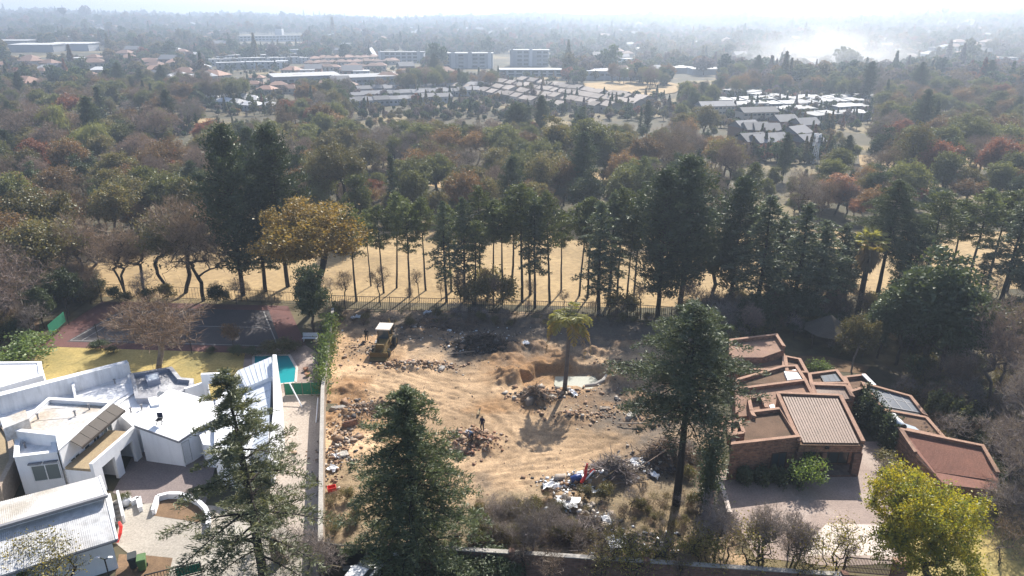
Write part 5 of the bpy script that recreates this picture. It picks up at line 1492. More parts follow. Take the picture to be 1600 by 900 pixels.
# woodland filling the golf course and the valley side: seen tree by tree up to some 330 m
CLEAR_PX = [[(310, 150), (430, 148), (440, 180), (310, 182)], [(540, 138), (1010, 122), (1060, 190), (540, 178)], [(1120, 145), (1370, 145), (1370, 200), (1120, 205)],
            [(1150, 195), (1295, 195), (1300, 258), (1150, 250)], [(880, 128), (1065, 128), (1065, 155), (880, 155)], [(260, 185), (306, 185), (306, 215), (260, 215)],
            [(325, 88), (620, 88), (620, 118), (325, 118)], [(385, 120), (465, 120), (465, 150), (385, 150)]]
def clear_of(px, py):
    a = np.array([px]); b = np.array([py])
    return not any(inside(P, a, b)[0] for P in CLEAR_PX)
FAIRWAYS = [[(v.co.x, v.co.y) for v in o.data.vertices] for o in bpy.data.objects if o.name.startswith('fairway')]
g = np.random.default_rng(5)
placed = []
nf = 0
KINDS = [('leafy0', 'green_leaf', 'green leafy'), ('leafy4', 'olive_leaf', 'olive'), ('leafy2', 'brown_leaf', 'brown-leaved'), ('bare0', 'twig_grey', 'grey leafless'), ('bare2', 'twig_purple', 'purple-grey leafless'),
         ('wispy1', 'olive_leaf', 'thin-crowned olive'), ('leafy1', 'dark_leaf', 'dark evergreen'), ('bare1', 'twig_brown', 'brown leafless'), ('leafy3', 'green_leaf', 'tall green'), ('wispy0', 'brown_leaf', 'thin rusty'), ('tallpine1', 'dark_pine', 'dark conifer')]
tries = 0
while nf < 165 and tries < 9000:
    tries += 1
    y = 112 + 150 * g.random() ** 0.85
    x = g.uniform(-1, 1) * y * 0.80
    if any(inside(P, np.array([x]), np.array([y]))[0] for P in FAIRWAYS): continue
    if x > -85 and y < 131 and x < 75 and not (x < -55 and y > 118): continue
    if any((x - a) ** 2 + (y - b) ** 2 < 7.0 ** 2 for a, b in placed): continue
    h = g.uniform(7, 12.5)
    left = smooth(20, -60, x)
    pw = np.array([1.5 - left, 1.3, 0.6 + left, 0.6 + left, 0.8 + 0.5 * smooth(30, 120, x), 0.9 + left, 0.8, 0.5 + 0.7 * left, 0.9, 0.3 + left, 0.35])
    k, m, w = KINDS[g.choice(len(KINDS), p=pw / pw.sum())]
    if k.startswith('tall'): h += 4
    z = float(gz(x, y))
    tx, ty = project((x, y, z + h))
    bx, by = project((x, y, z))
    if not clear_of(tx, ty) or not clear_of(tx, (ty + by) / 2): continue
    side = 'left of the golf course' if x < -40 else ('beyond the fairway in the middle' if x < 60 else 'right of the fairway')
    tree('woodland_tree', k, (x, y, z), h, '%s tree in the wood %s' % (w, side), '%s trees in the wood %s' % (w, side), crown_mat=m, wid=g.uniform(0.95, 1.35))
    placed.append((x, y)); nf += 1
# ------------------------------------------------------------------ woodland too dense to tell the trees apart, then the far wood
def visible_pts(n, d0, d1, seed, power=1.0):
    g = np.random.default_rng(seed)
    d = np.sqrt(d0 * d0 + (d1 * d1 - d0 * d0) * g.random(n)) if power == 2 else d0 + (d1 - d0) * g.random(n) ** power
    a = np.arctan(0.86) * g.uniform(-1, 1, n)
    x, y = d * np.sin(a), d * np.cos(a)
    return x, y, d, g
def off_limits(x, y, z, d, h):
    ok = np.ones(len(x), bool)
    for up in (h * 1.0, h * 0.7, h * 0.4):
        zc = y * CP - (z + up - CAMH) * SP
        px = CX + F * x / zc; py = CY - F * (y * SP + (z + up - CAMH) * CP) / zc
        for P in CLEAR_PX: ok &= ~(inside(P, px, py) & (d < 900))
        for P in FAR_CLEAR: ok &= ~inside(P, px, py)
    for P in FAIRWAYS: ok &= ~inside(P, x, y)
    return ok
FAR_CLEAR = [[(590, 78), (665, 78), (665, 100), (590, 100)], [(690, 80), (862, 76), (862, 108), (690, 108)], [(370, 50), (475, 50), (475, 66), (370, 66)], [(1045, 105), (1125, 105), (1125, 124), (1045, 124)], [(0, 66), (165, 66), (165, 84), (0, 84)], [(780, 106), (885, 106), (885, 122), (780, 122)]]
MSRC = [('leafy0', 'green_leaf', 1.3), ('leafy4', 'olive_leaf', 1.3), ('leafy2', 'green_leaf', 0.8), ('bare0', 'twig_grey', 0.8), ('bare2', 'twig_purple', 1.0), ('wispy1', 'olive_leaf', 0.9), ('leafy1', 'dark_leaf', 1.2),
        ('bare1', 'twig_brown', 0.7), ('leafy3', 'green_leaf', 0.8), ('wispy0', 'brown_leaf', 0.6), ('tallpine1', 'dark_pine', 0.45), ('leafy2', 'brown_leaf', 0.45), ('spire', 'dark_pine', 0.3), ('leafy0', 'red_leaf', 0.18)]
x, y, d, g = visible_pts(11500, 129, 470, 21, 2)
z = gz(x, y)
kind = g.choice(len(MSRC), len(x), p=np.array([q[2] for q in MSRC]) / sum(q[2] for q in MSRC))
hh = np.array([ARR[q[0]][2] for q in MSRC])[kind]
want = 4.5 + 9.0 * g.random(len(x)) ** 1.3 * np.where(kind == 10, 1.5, 1.0)
ok = off_limits(x, y, z, d, want)
near = np.array(placed + [(o.location.x, o.location.y) for o in bpy.data.objects if o.name.startswith('midground_tree')])
dist = np.min(np.hypot(x[:, None] - near[None, :, 0], y[:, None] - near[None, :, 1]), axis=1)
ok &= dist > 3.5
ok &= ~((fbm(x, y, 1 / 45.0, 3, 78) > 0.95))
# spread them: drop the ones that crowd an earlier one
cell = {}
keepi = []
for i in np.nonzero(ok)[0]:
    c = (int(x[i] // 5.8), int(y[i] // 5.8))
    if cell.get(c, 0) >= 1: continue
    cell[c] = cell.get(c, 0) + 1; keepi.append(i)
keepi = np.array(keepi)
scatter('valley_woodland', np.stack([x, y, z - 0.1], -1)[keepi], kind[keepi], (want / hh)[keepi] * 1.05, [joined(q[0], 'bark', q[1]) for q in MSRC], 'dense mixed winter wood filling the valley beyond the golf course', 'woodland')

# spots for houses scattered over the slopes; the wood stays open in front of them
HSPOTS = []
gh = np.random.default_rng(56)
while len(HSPOTS) < 230:
    px_, py_ = gh.uniform(0, 1600), 36 + 125 * gh.random() ** 1.25
    if not clear_of(px_, py_) or (px_ > 1120 and py_ > 110): continue
    p = hit(px_, py_)
    if p.y < 400 or any(x0 - 15 < px_ < x1 + 15 and y0 - 6 < py_ < y1 + 14 for x0, y0, x1, y1 in ((590, 78, 665, 100), (690, 76, 862, 108), (370, 45, 475, 68), (780, 104, 885, 122), (1045, 105, 1125, 124), (0, 62, 165, 84))): continue
    HSPOTS.append(p)
def open_front(x, y):
    ok = np.ones(len(x), bool); d = np.hypot(x, y)
    for p in HSPOTS:
        dh = math.hypot(p.x, p.y); u = (p.x / dh, p.y / dh)
        lat = np.abs(x * u[1] - y * u[0]); dep = dh - (x * u[0] + y * u[1])
        ok &= ~((lat < 7 + dh * 0.003) & (dep > -9) & (dep < 30 + dh * 0.035))
    return ok
x, y, d, g = visible_pts(64000, 440, 3250, 9, 1.05)
z = gz(x, y)
scl = np.exp(g.normal(size=len(x)) * 0.3) * 0.92 * (1 + 0.2 * (d > 1800))
ok = off_limits(x, y, z, d, 8 * scl) & open_front(x, y)
cl = fbm(x, y, 1 / 160.0, 3, 77)
ok &= ~((cl > 0.9) & (g.random(len(x)) < 0.7))
ok &= g.random(len(x)) < np.minimum(1.0, 0.6 + d / 2400)
kind = g.choice(5, len(x), p=[0.28, 0.22, 0.25, 0.07, 0.18])
scatter('distant_woodland', np.stack([x, y, z - 0.3], -1)[ok], kind[ok], scl[ok], FAR, 'hazy mass of mixed trees covering the far slopes up to the ridge', 'woodland')
# ------------------------------------------------------------------ walls, fences, gates
def wall_run(name, pts, h, th, wall_mat, cop_mat, label, cat='wall', cop=0.06, post=None):
    """pts: plan points (Vectors); a wall with its coping"""
    T = Thing(name, (pts[0].x, pts[0].y, 0), label, cat)
    w, c = MB(), MB()
    for i in range(len(pts) - 1):
        a, b = pts[i].copy(), pts[i + 1].copy()
        a.z = b.z = (h - cop) / 2 - 0.1
        w.bar(a, b, th, h - cop + 0.2)
        a.z = b.z = h - cop / 2 + 0.001
        c.bar(a, b, th + 0.08, cop)
    T.part(w, 'wall', wall_mat); T.part(c, 'coping', cop_mat)
    if post:
        for p in pts:
            T.part(MB().box((p.x, p.y, (h + 0.15) / 2), (post, post, h + 0.15)), 'pier', wall_mat)
    return T
wall_run('boundary_wall', [at(500.5, 846, 2.2), at(502, 700, 2.2), at(504, 606, 2.2), at(520, 481, 2.2)], 2.2, 0.28, 'plaster_tan', 'concrete', 'long tan boundary wall between the white house and the plot')
wall_run('boundary_wall', [at(611, 851, 2.0), at(800, 862, 2.0), at(1010, 876, 2.0), at(1320, 897, 2.0)], 2.0, 0.3, 'brick_dark', 'concrete', 'dark brick street wall along the front of the plot', post=0.45)
wall_run('boundary_wall', [at(1112, 785, 1.8), at(1117, 730, 1.8), at(1122, 690, 1.8), at(1132, 650, 1.8)], 1.8, 0.24, 'brick', 'coping', 'brick side wall between the plot and the brick driveway')
wall_run('low_wall', [at(1121, 742, 0.5), at(1131, 768, 0.5), at(1140, 800, 0.5)], 0.5, 0.3, 'pavers_pale', 'pavers_pale', 'pale low kerb wall along the brick driveway', 'kerb wall')
wall_run('low_wall', [at(204, 782, 0.5), at(216, 776, 0.5), at(219, 792, 0.5)], 0.5, 0.3, 'white_wall', 'white_wall', 'short white low wall beside the plant pot', 'low wall')
arc = [at(x, y, 0.55) for x, y in ((239, 796), (246, 774), (262, 770), (280, 770), (296, 774), (310, 782), (321, 793), (326, 806), (325, 818))]
wall_run('planter_wall', arc, 0.55, 0.26, 'white_wall', 'white_wall', 'curved white planter wall on the forecourt', 'planter')

def steel_panel(T, a, b, z0, z1, n, mat, name='leaf', rail=0.06, bar_w=0.03, solid=None):
    """a panel of rails and upright bars between plan points a and b"""
    mb = MB()
    A, B = Vector((a.x, a.y, 0)), Vector((b.x, b.y, 0))
    for z in (z0 + 0.06, z1 - 0.03):
        mb.bar(A + Vector((0, 0, z)), B + Vector((0, 0, z)), rail, rail)
    for e in (A, B): mb.bar(e + Vector((0, 0, z0)), e + Vector((0, 0, z1)), rail * 1.2)
    f = T.part(mb, name, mat)
    mb = MB()
    for k in range(1, n):
        p = lerp(A, B, k / n)
        mb.bar(p + Vector((0, 0, z0 + 0.09)), p + Vector((0, 0, z1 - 0.06)), bar_w)
    o = T.part(mb, 'bars', mat, f); o['kind'] = 'stuff'
    if solid:
        d = (B - A).normalized(); s = Vector((d.y, -d.x, 0)) * 0.03
        mb = MB(); mb.bar(A + s + Vector((0, 0, (z0 + solid) / 2)), B + s + Vector((0, 0, (z0 + solid) / 2)), 0.012, solid - z0)
        T.part(mb, 'sheet', mat, f)
    return f
# palisade fence along the back of the plot and behind the court
fp = [at(520, 483), at(610, 486), at(700, 488), at(800, 491), at(900, 494), at(980, 497), at(1048, 502)]
PF = Thing('palisade_fence', fp[0], 'long black palisade fence along the back of the plot', 'fence')
for i in range(len(fp) - 1):
    steel_panel(PF, fp[i], fp[i + 1], 0.1, 2.1, int((fp[i + 1] - fp[i]).length / 0.26), 'steel_black', 'panel', 0.06, 0.045)
for p in fp:
    PF.part(MB().box((p.x, p.y, 1.1), (0.1, 0.1, 2.2)), 'post', 'steel_black')
fp = [at(150, 462), at(250, 466), at(345, 470), at(430, 474), at(516, 481)]
PF = Thing('mesh_fence', fp[0], 'dark wire fence behind the tennis court', 'fence')
for i in range(len(fp) - 1):
    steel_panel(PF, fp[i], fp[i + 1], 0.1, 1.9, int((fp[i + 1] - fp[i]).length / 0.45), 'steel_black', 'panel', 0.045, 0.025)
# tall tennis court fence posts with wires
cp = [at(55, 543), at(108, 508), at(160, 473)]
CF = Thing('court_fence', cp[0], 'tall wire tennis court fence with thin posts and green windbreak', 'fence')
for i, p in enumerate(cp + [at(158, 548), at(300, 552)]):
    CF.part(MB().tube([p, p + Vector((0, 0, 3.6))], 0.045, 6), 'post', 'steel_black')
mb = MB()
for i in range(2):
    for z in (0.4, 1.4, 2.4, 3.5): mb.bar(cp[i] + Vector((0, 0, z)), cp[i + 1] + Vector((0, 0, z)), 0.02)
CF.part(mb, 'wires', 'steel_black')
a, b = cp[0] + Vector((1, 1, 0)), cp[1]
CF.part(MB().bar(lerp(a, b, 0.15) + Vector((0, 0, 1.5)), lerp(a, b, 0.9) + Vector((0, 0, 1.5)), 0.02, 1.4), 'windbreak', 'shade_net')
# street gate of the plot: side panel and two solid leaves
g0, g1, g2, g3 = at(500.5, 846, 2.0), at(531, 852, 2.0), at(572, 852, 2.0), at(609, 847, 2.0)
GT = Thing('street_gate', g1, 'black steel double gate in the street wall of the plot', 'gate')
for a, b, n in ((g0, g1, 8), (g1, g2, 12), (g2, g3, 12)):
    steel_panel(GT, a, b, 0.05, 2.0, n, 'steel_black', 'leaf', 0.07, 0.03, solid=1.95 if n == 8 else 1.7)
for p in (g0, g1, g2, g3): GT.part(MB().box((p.x, p.y, 1.03), (0.12, 0.12, 2.06)), 'post', 'concrete' if p is g3 else 'timber_grey')
a, b = at(536, 888, 0.12), at(612, 880, 0.12)
MB().bar(a, b, 0.3, 0.12)
tag(MB().bar(a, b, 0.35, 0.14).build('kerb', M['concrete']), kind='structure')
# small signs on the wall beside the gate
sg = at(618, 862, 1.55)
s_ = Thing('wall_sign', sg, 'small white sign on the dark wall beside the street gate', 'sign')
s_.part(MB().box((sg.x + 0.05, sg.y - 0.2, 1.5), (0.42, 0.03, 0.32)), 'plate', 'frame_white')
# sliding gate of the brick driveway
a, b = at(1322, 870, 1.5), at(1400, 876, 1.5)
SG = Thing('sliding_gate', a, 'brown barred sliding gate across the brick driveway', 'gate')
steel_panel(SG, a, b, 0.1, 1.5, 34, 'timber_dark', 'leaf', 0.07, 0.028)
mb = MB(); mb.bar((a.x, a.y, 0.6), (b.x, b.y, 0.6), 0.05); SG.part(mb, 'middle_rail', 'timber_dark')
p = at(1409, 876, 1.8)
GP = Thing('gate_pier', (p.x, p.y, 0), 'square brick gate pier beside the sliding gate', 'pier')
GP.part(MB().box((p.x, p.y, 0.85), (0.9, 0.6, 1.7)), 'pier', 'brick'); GP.part(MB().box((p.x, p.y, 1.74), (1.0, 0.7, 0.08)), 'cap', 'coping')
# garden gate between plot wall and brick house
a, b = at(1124, 727, 1.5), at(1138, 727, 1.5)
GG = Thing('garden_gate', a, 'small iron garden gate at the brick house corner', 'gate')
steel_panel(GG, a, b, 0.05, 1.6, 5, 'steel_black', 'leaf', 0.06, 0.03)
# black railing with green panel at the foot of the white house drive
a, b = at(226, 899, 1.1), at(312, 878, 1.1)
RG = Thing('driveway_gate', a, 'black railing gate with green backing at the white house drive', 'gate')
steel_panel(RG, a, b, 0.1, 1.15, 18, 'steel_black', 'leaf', 0.07, 0.03)
c_, d_ = lerp(a, b, 0.52), lerp(a, b, 0.97)
RG.part(MB().bar((c_.x, c_.y + 0.12, 0.55), (d_.x, d_.y + 0.12, 0.55), 0.02, 0.75), 'backing', 'shade_net')

# ------------------------------------------------------------------ things round the white house
def steps():
    T = Thing('garden_steps', at(184, 815), 'white garden steps with stone treads beside the outbuilding', 'steps')
    A, B, C_, D_ = at(173, 782, 1.2), at(186, 777, 1.2), at(194, 815, 0.1), at(180, 818, 0.1)
    n = 5
    for k in range(n):
        t0, t1 = k / n, (k + 1) / n
        q = [lerp(D_, A, t0), lerp(C_, B, t0), lerp(C_, B, t1), lerp(D_, A, t1)]
        z = 0.12 + 1.05 * (k + 0.5) / n
        T.part(MB().slab(ccw([Vector((v.x, v.y, z)) for v in q]), -0.02), 'tread', 'pavers_grey')
    for p, q in ((D_, A), (C_, B)):
        mb = MB()
        P = [Vector((p.x, p.y, 0.7)), Vector((q.x, q.y, 1.9))]
        d = (q - p).xy.normalized(); s = Vector((d.y, -d.x, 0)) * 0.1
        mb.prism([P[0] + s, P[1] + s, P[1] - s, P[0] - s], [Vector((v.x, v.y, -0.02)) for v in (P[0] + s, P[1] + s, P[1] - s, P[0] - s)])
        T.part(mb, 'balustrade', 'white_wall')
steps()
def wheelie_bin(p, mat, label, rz):
    T = Thing('wheelie_bin', p, label, 'bin', 'wheelie bins')
    M_ = Matrix.Rotation(rz, 3, 'Z')
    q = lambda x, y, z: p + M_ @ Vector((x, y, z))
    T.part(MB().prism([q(-.29, -.36, .98), q(.29, -.36, .98), q(.29, .36, .98), q(-.29, .36, .98)], [q(-.22, -.26, .08), q(.22, -.26, .08), q(.22, .3, .08), q(-.22, .3, .08)]), 'body', mat)
    lid = T.part(MB().prism([q(-.28, -.36, 1.1), q(.28, -.36, 1.1), q(.3, .4, 1.08), q(-.3, .4, 1.08)], [q(-.32, -.4, .985), q(.32, -.4, .985), q(.32, .42, .985), q(-.32, .42, .985)]), 'lid', mat)
    T.part(MB().bar(q(-.26, .46, 1.04), q(.26, .46, 1.04), 0.04), 'handle', mat, lid)
    for s in (-1, 1):
        T.part(MB().tube([q(.24 * s, .27, .12), q(.31 * s, .27, .12)], 0.12, 10), 'wheel', 'tyre')
wheelie_bin(at(210, 886), 'bin_grey', 'dark grey wheelie bin standing beside the green one', 0.5)
wheelie_bin(at(224, 889), 'bin_green', 'green wheelie bin on the bare soil by the drive', 0.4)
p = at(197, 789)
T = Thing('plant_pot', p, 'round white plant pot with a clipped bush beside the steps', 'plant pot')
T.part(MB().tube([p, p + Vector((0, 0, 0.1)), p + Vector((0, 0, 0.6)), p + Vector((0, 0, 0.75))], [0.28, 0.34, 0.5, 0.46], 14), 'pot', 'white_wall', smooth_shade=True)
c = link('bush', PROTO['bush0'][1], T.o); c.location = (0, 0, 0.5); c.scale = (0.42, 0.42, 0.4)
# red slide by the outbuilding corner
p = at(187, 846)
T = Thing('garden_hose_reel', p, 'curved red plastic slide end by the outbuilding corner', 'slide')
T.part(MB().tube([p + Vector((-0.3, 0.9, 1.1)), p + Vector((-0.02, 0.6, 0.95)), p + Vector((0.05, 0.2, 0.6)), p + Vector((0, -0.3, 0.15))], [0.10, 0.13, 0.13, 0.1], 8), 'chute', 'red_plastic')
T.o.name = 'plastic_slide'
# lamp bracket at the outbuilding corner
p = at(172, 906)
T = Thing('garden_lamp', p, 'small double-headed lamp post by the outbuilding', 'lamp post')
T.part(MB().tube([p, p + Vector((0, 0, 1.9))], 0.05, 6), 'post', 'steel_black')
for s in (-1, 1):
    h = T.part(MB().tube([p + Vector((0, 0, 1.85)), p + Vector((0.35 * s, 0, 2.05))], 0.03, 5), 'arm', 'steel_black')
    T.part(MB().box((p.x + 0.45 * s, p.y, p.z + 2.07), (0.3, 0.16, 0.1)), 'head', 'frame_white', h)
# standing stone
p = at(437, 878)
T = Thing('standing_stone', p, 'tall tan garden boulder beside the deodar', 'boulder')
mb = MB(); n = 9
for z, r in ((0, 0.75), (0.7, 0.7), (1.5, 0.55), (2.2, 0.35)):
    for k in range(n):
        a = k * math.tau / n; rr = r * random.uniform(0.8, 1.15)
        mb.v.append((p.x + rr * math.cos(a) * 0.8 - z * 0.12, p.y + rr * math.sin(a) * 0.6, z))
for i in range(3):
    for k in range(n): mb.f.append((i * n + k, i * n + (k + 1) % n, (i + 1) * n + (k + 1) % n, (i + 1) * n + k))
mb.f.append(tuple(range(3 * n, 4 * n)))
T.part(mb, 'rock', 'terrace_tan')
# pool screen, poles, pots
a, b = at(446, 618, 0), at(501, 616, 0)
T = Thing('pool_screen', a, 'green shade-net screen across the side yard by the pool', 'screen')
for k in range(4):
    q0, q1 = lerp(a, b, k / 4), lerp(a, b, (k + 1) / 4)
    T.part(MB().bar(q0 + Vector((0.03, 0, 0.75)), q1 + Vector((-0.03, 0, 0.75)), 0.02, 1.4), 'panel', 'shade_net')
for k in range(5):
    q0 = lerp(a, b, k / 4); T.part(MB().bar(q0, q0 + Vector((0, 0, 1.55)), 0.06), 'post', 'timber_grey')
for (p0, p1, lb) in (((452, 598, 1.8), (472, 636, 0.06), 'long white pole leaning on the green pool screen'), ((497, 622, 0.9), (494, 660, 0.06), 'white pole lying against the boundary wall in the side yard')):
    tag(MB().tube([at(*p0), at(*p1)], 0.07, 8).build('white_pole', M['white_plastic']), lb, 'pole')
for x, y, lb in ((481, 588, 'terracotta pot on the pool deck near the screen'), (478, 580, 'second terracotta pot on the pool deck')):
    p = at(x, y)
    tag(MB().tube([p + Vector((0, 0, 0.02)), p + Vector((0, 0, 0.35)), p + Vector((0, 0, 0.42))], [0.2, 0.32, 0.34], 12).build('terracotta_pot', M['brick']), lb, 'pot', 'pots on the pool deck')
# chairs on the studio roof
p = at(250, 662, 3.75)
T = Thing('folding_chair', p, 'dark folding chair standing on the white studio roof', 'chair')
T.part(MB().box(p + Vector((0, 0, 0.45)), (0.5, 0.5, 0.05)), 'seat', 'dark')
T.part(MB().box(p + Vector((0.0, 0.25, 0.75)), (0.5, 0.05, 0.5)), 'backrest', 'cloth_navy')
for sx in (-1, 1):
    for sy in (-1, 1): T.part(MB().bar(p + Vector((0.22 * sx, 0.22 * sy, 0)), p + Vector((0.22 * sx, -0.1 * sy, 0.45)), 0.04), 'leg', 'dark')
# bench at the plot corner
p = at(485, 533)
T = Thing('garden_bench', p, 'white garden bench at the back corner of the court', 'bench')
T.part(MB().box(p + Vector((0, 0, 0.45)), (1.9, 0.5, 0.06)), 'seat', 'frame_white')
T.part(MB().box(p + Vector((0, 0.27, 0.8)), (1.9, 0.05, 0.5)), 'backrest', 'frame_white')
for sx in (-1, 1): T.part(MB().box(p + Vector((0.8 * sx, 0, 0.21)), (0.08, 0.45, 0.42)), 'leg', 'frame_white')

# ------------------------------------------------------------------ rubble, brush and rubbish on the plot
def chunk_mesh(P, S, g, name, mats, mi=None, flat=0.7):
    """broken lumps: distorted boxes at points P of sizes S"""
    n = len(P)
    B = np.array([(-1, -1, -1), (1, -1, -1), (1, 1, -1), (-1, 1, -1), (-1, -1, 1), (1, -1, 1), (1, 1, 1), (-1, 1, 1)], float) * 0.5
    sh = np.stack([g.uniform(0.6, 1.5, n), g.uniform(0.5, 1.1, n), g.uniform(0.35, 1.0, n) * flat], -1) * S[:, None]
    V = B[None] * sh[:, None, :] + g.normal(size=(n, 8, 3)) * 0.08 * S[:, None, None]
    a, b = g.uniform(0, 6.28, n), g.normal(size=n) * 0.45
    ca, sa, cb, sb = np.cos(a)[:, None], np.sin(a)[:, None], np.cos(b)[:, None], np.sin(b)[:, None]
    x, y, z = V[..., 0], V[..., 1] * cb - V[..., 2] * sb, V[..., 1] * sb + V[..., 2] * cb
    V = np.stack([x * ca - y * sa, x * sa + y * ca, z], -1) + P[:, None, :]
    Q = np.array([(0, 3, 2, 1), (4, 5, 6, 7), (0, 1, 5, 4), (1, 2, 6, 5), (2, 3, 7, 6), (3, 0, 4, 7)])
    Fq = (np.arange(n)[:, None, None] * 8 + Q[None]).reshape(-1, 4)
    return mesh_np(name, V.reshape(-1, 3), [Fq], mats, mat_idx=np.repeat(mi, 6) if mi is not None else None)
def heap_pts(px, py, rx, ry, n, g, lift=0.5):
    c = at(px, py)
    u = g.normal(size=(n, 2)) * 0.5
    x, y = c.x + u[:, 0] * rx, c.y + u[:, 1] * ry
    r = np.hypot(u[:, 0], u[:, 1])
    z = plot_z(x, y) + np.clip(1 - r, 0, 1) * lift * g.random(n)
    return np.stack([x, y, z], -1)
def heap(px, py, rx, ry, n, size, mats, wts, label, lift=0.5, name='rubble_heap', cat='rubble heap', flat=0.7, seed=0):
    g = np.random.default_rng(500 + seed + int(px))
    n = int(n * 0.8)
    P = heap_pts(px, py, rx * 0.88, ry * 0.88, n, g, lift)
    S = size * 0.62 * np.exp(g.normal(size=n) * 0.5)
    P[:, 2] += S * 0.15
    mi = g.choice(len(mats), n, p=np.array(wts) / sum(wts))
    o = link(name, chunk_mesh(P, S, g, name, [M[m] for m in mats], mi, flat))
    return tag(o, label, cat, kind='stuff')
heap(735, 692, 3.6, 2.6, 520, 0.26, ('rubble', 'rubble_pale', 'brick'), (5, 1, 3), 'heap of broken bricks under the two workers', 0.5)
heap(532, 690, 2.4, 9, 620, 0.24, ('rubble', 'rubble_pale', 'rubble_dark'), (4, 3, 1), 'strewn masonry rubble along the tan boundary wall', 0.3)
heap(575, 640, 4.2, 2.6, 420, 0.24, ('rubble', 'rubble_dark', 'rubble_pale'), (5, 2, 1), 'reddish rubble heap left of the wheel tracks', 0.4)
heap(655, 572, 7.0, 1.5, 520, 0.24, ('rubble', 'rubble_pale'), (5, 2), 'long low rubble heap behind the wheel tracks', 0.4)
heap(748, 543, 4.6, 2.2, 560, 0.30, ('rubble_dark', 'rubble', 'white_plastic'), (6, 2, 0.6), 'dark heap of burnt rubbish near the back of the plot', 0.7)
heap(838, 620, 2.8, 1.8, 300, 0.34, ('rubble', 'rubble_dark', 'rubble_pale'), (4, 2, 1), 'heap of roots and rubble beside the queen palm', 0.6)
heap(905, 650, 4.5, 2.0, 260, 0.22, ('rubble', 'rubble_pale'), (4, 1), 'scattered brick rubble on the bare earth right of the palm shadow', 0.2)
heap(1010, 640, 5.0, 5.0, 420, 0.22, ('rubble_dark', 'rubble', 'rubble_pale'), (4, 2, 1.2), 'grey debris field in the shade beside the tall cedar', 0.25)
heap(900, 757, 4.2, 1.6, 480, 0.24, ('rubble_pale', 'white_plastic', 'rubble_dark', 'rubble'), (4, 1.8, 2.5, 2.5), 'white rubbish heap around the red object', 0.4)
heap(1000, 730, 3.8, 2.0, 460, 0.24, ('rubble_pale', 'white_plastic', 'rubble_dark'), (4, 1.2, 3), 'pale rubbish heap between the brush piles', 0.5)
heap(895, 810, 3.8, 2.6, 460, 0.24, ('white_plastic', 'rubble_pale', 'rubble_dark'), (2, 3, 3), 'white rubbish heap among the scrub near the street wall', 0.5)
heap(990, 850, 5.0, 2.2, 260, 0.30, ('white_plastic', 'rubble_pale', 'rubble_dark'), (3, 2, 3), 'rubbish strewn behind the street wall under the bushes', 0.3)
heap(700, 520, 13, 2.6, 420, 0.20, ('white_plastic', 'rubble_dark', 'rubble_pale'), (1.6, 4, 1), 'litter strewn along the shaded back of the plot', 0.15, 'litter', 'litter', 0.4)
heap(560, 545, 4.5, 4, 180, 0.22, ('rubble', 'rubble_pale', 'rubble_dark'), (3, 1, 2), 'scattered stones around the backhoe', 0.15)
heap(880, 612, 4.0, 1.2, 200, 0.20, ('rubble', 'rubble_pale'), (3, 1), 'clods and stones on the near lip of the pit', 0.2)
heap(980, 575, 4.0, 3.5, 240, 0.22, ('rubble', 'rubble_dark'), (3, 2), 'dug-out clods right of the pit', 0.3)
for k, (x, y, w, d_, h, rz, mt, lb) in enumerate(((548, 668, 1.4, 0.3, 0.5, 0.4, 'brick', 'broken brick wall stump in the reddish rubble'), (536, 712, 1.0, 0.8, 0.25, 1.1, 'concrete', 'tilted concrete slab near the tan boundary wall'), (528, 640, 1.6, 0.5, 0.3, 0.2, 'concrete', 'long concrete lintel lying by the tan boundary wall'),
        (828, 632, 1.1, 0.7, 0.5, 0.7, 'timber_grey', 'sawn tree stump lying in the root heap'), (862, 622, 0.9, 0.6, 0.3, 0.2, 'concrete', 'broken slab on the near lip of the pit'), (716, 684, 0.9, 0.5, 0.3, 0.5, 'brick', 'lump of bonded bricks left of the workers'), (766, 690, 0.8, 0.6, 0.35, 1.3, 'brick', 'lump of bonded bricks right of the workers'),
        (945, 640, 1.2, 0.5, 0.2, 0.3, 'timber_grey', 'flat board on the earth below the pit'), (640, 568, 1.3, 0.6, 0.3, 0.1, 'brick', 'broken wall piece on the long rubble heap'), (690, 578, 0.9, 0.6, 0.3, 0.8, 'concrete', 'concrete lump on the long rubble heap'), (985, 655, 1.0, 0.7, 0.25, 0.6, 'concrete', 'concrete slab in the grey debris field'))):
    p = on_plot(x, y); g = np.random.default_rng(k)
    mb = MB(); n_ = 7
    for z_, sc_k in ((-0.1, 1.0), (h * 0.7, 0.96), (h, 0.8)):
        for j in range(n_):
            a_ = j * math.tau / n_
            mb.v.append((p.x + (math.cos(rz) * math.cos(a_) * w - math.sin(rz) * math.sin(a_) * d_) * 0.6 * sc_k * g.uniform(0.8, 1.15), p.y + (math.sin(rz) * math.cos(a_) * w + math.cos(rz) * math.sin(a_) * d_) * 0.6 * sc_k * g.uniform(0.8, 1.15), p.z + z_ + g.normal() * 0.05))
    for i in range(2):
        for j in range(n_): mb.f.append((i * n_ + j, i * n_ + (j + 1) % n_, (i + 1) * n_ + (j + 1) % n_, (i + 1) * n_ + j))
    mb.f.append(tuple(range(2 * n_, 3 * n_)))
    tag(mb.build('rubble_slab', M[mt]), lb, 'slab', 'larger broken slabs on the plot')
g = np.random.default_rng(77)
c0 = at(760, 660)
P = np.stack([c0.x + g.uniform(-20, 20, 1900), c0.y + g.uniform(-16, 28, 1900)], -1)
m_ = inside([(p.x, p.y) for p in PLOT], P[:, 0], P[:, 1]); P = P[m_]
S = 0.055 * np.exp(g.normal(size=len(P)) * 0.5)
P3 = np.concatenate([P, plot_z(P[:, 0], P[:, 1])[:, None] + 0.01], 1)
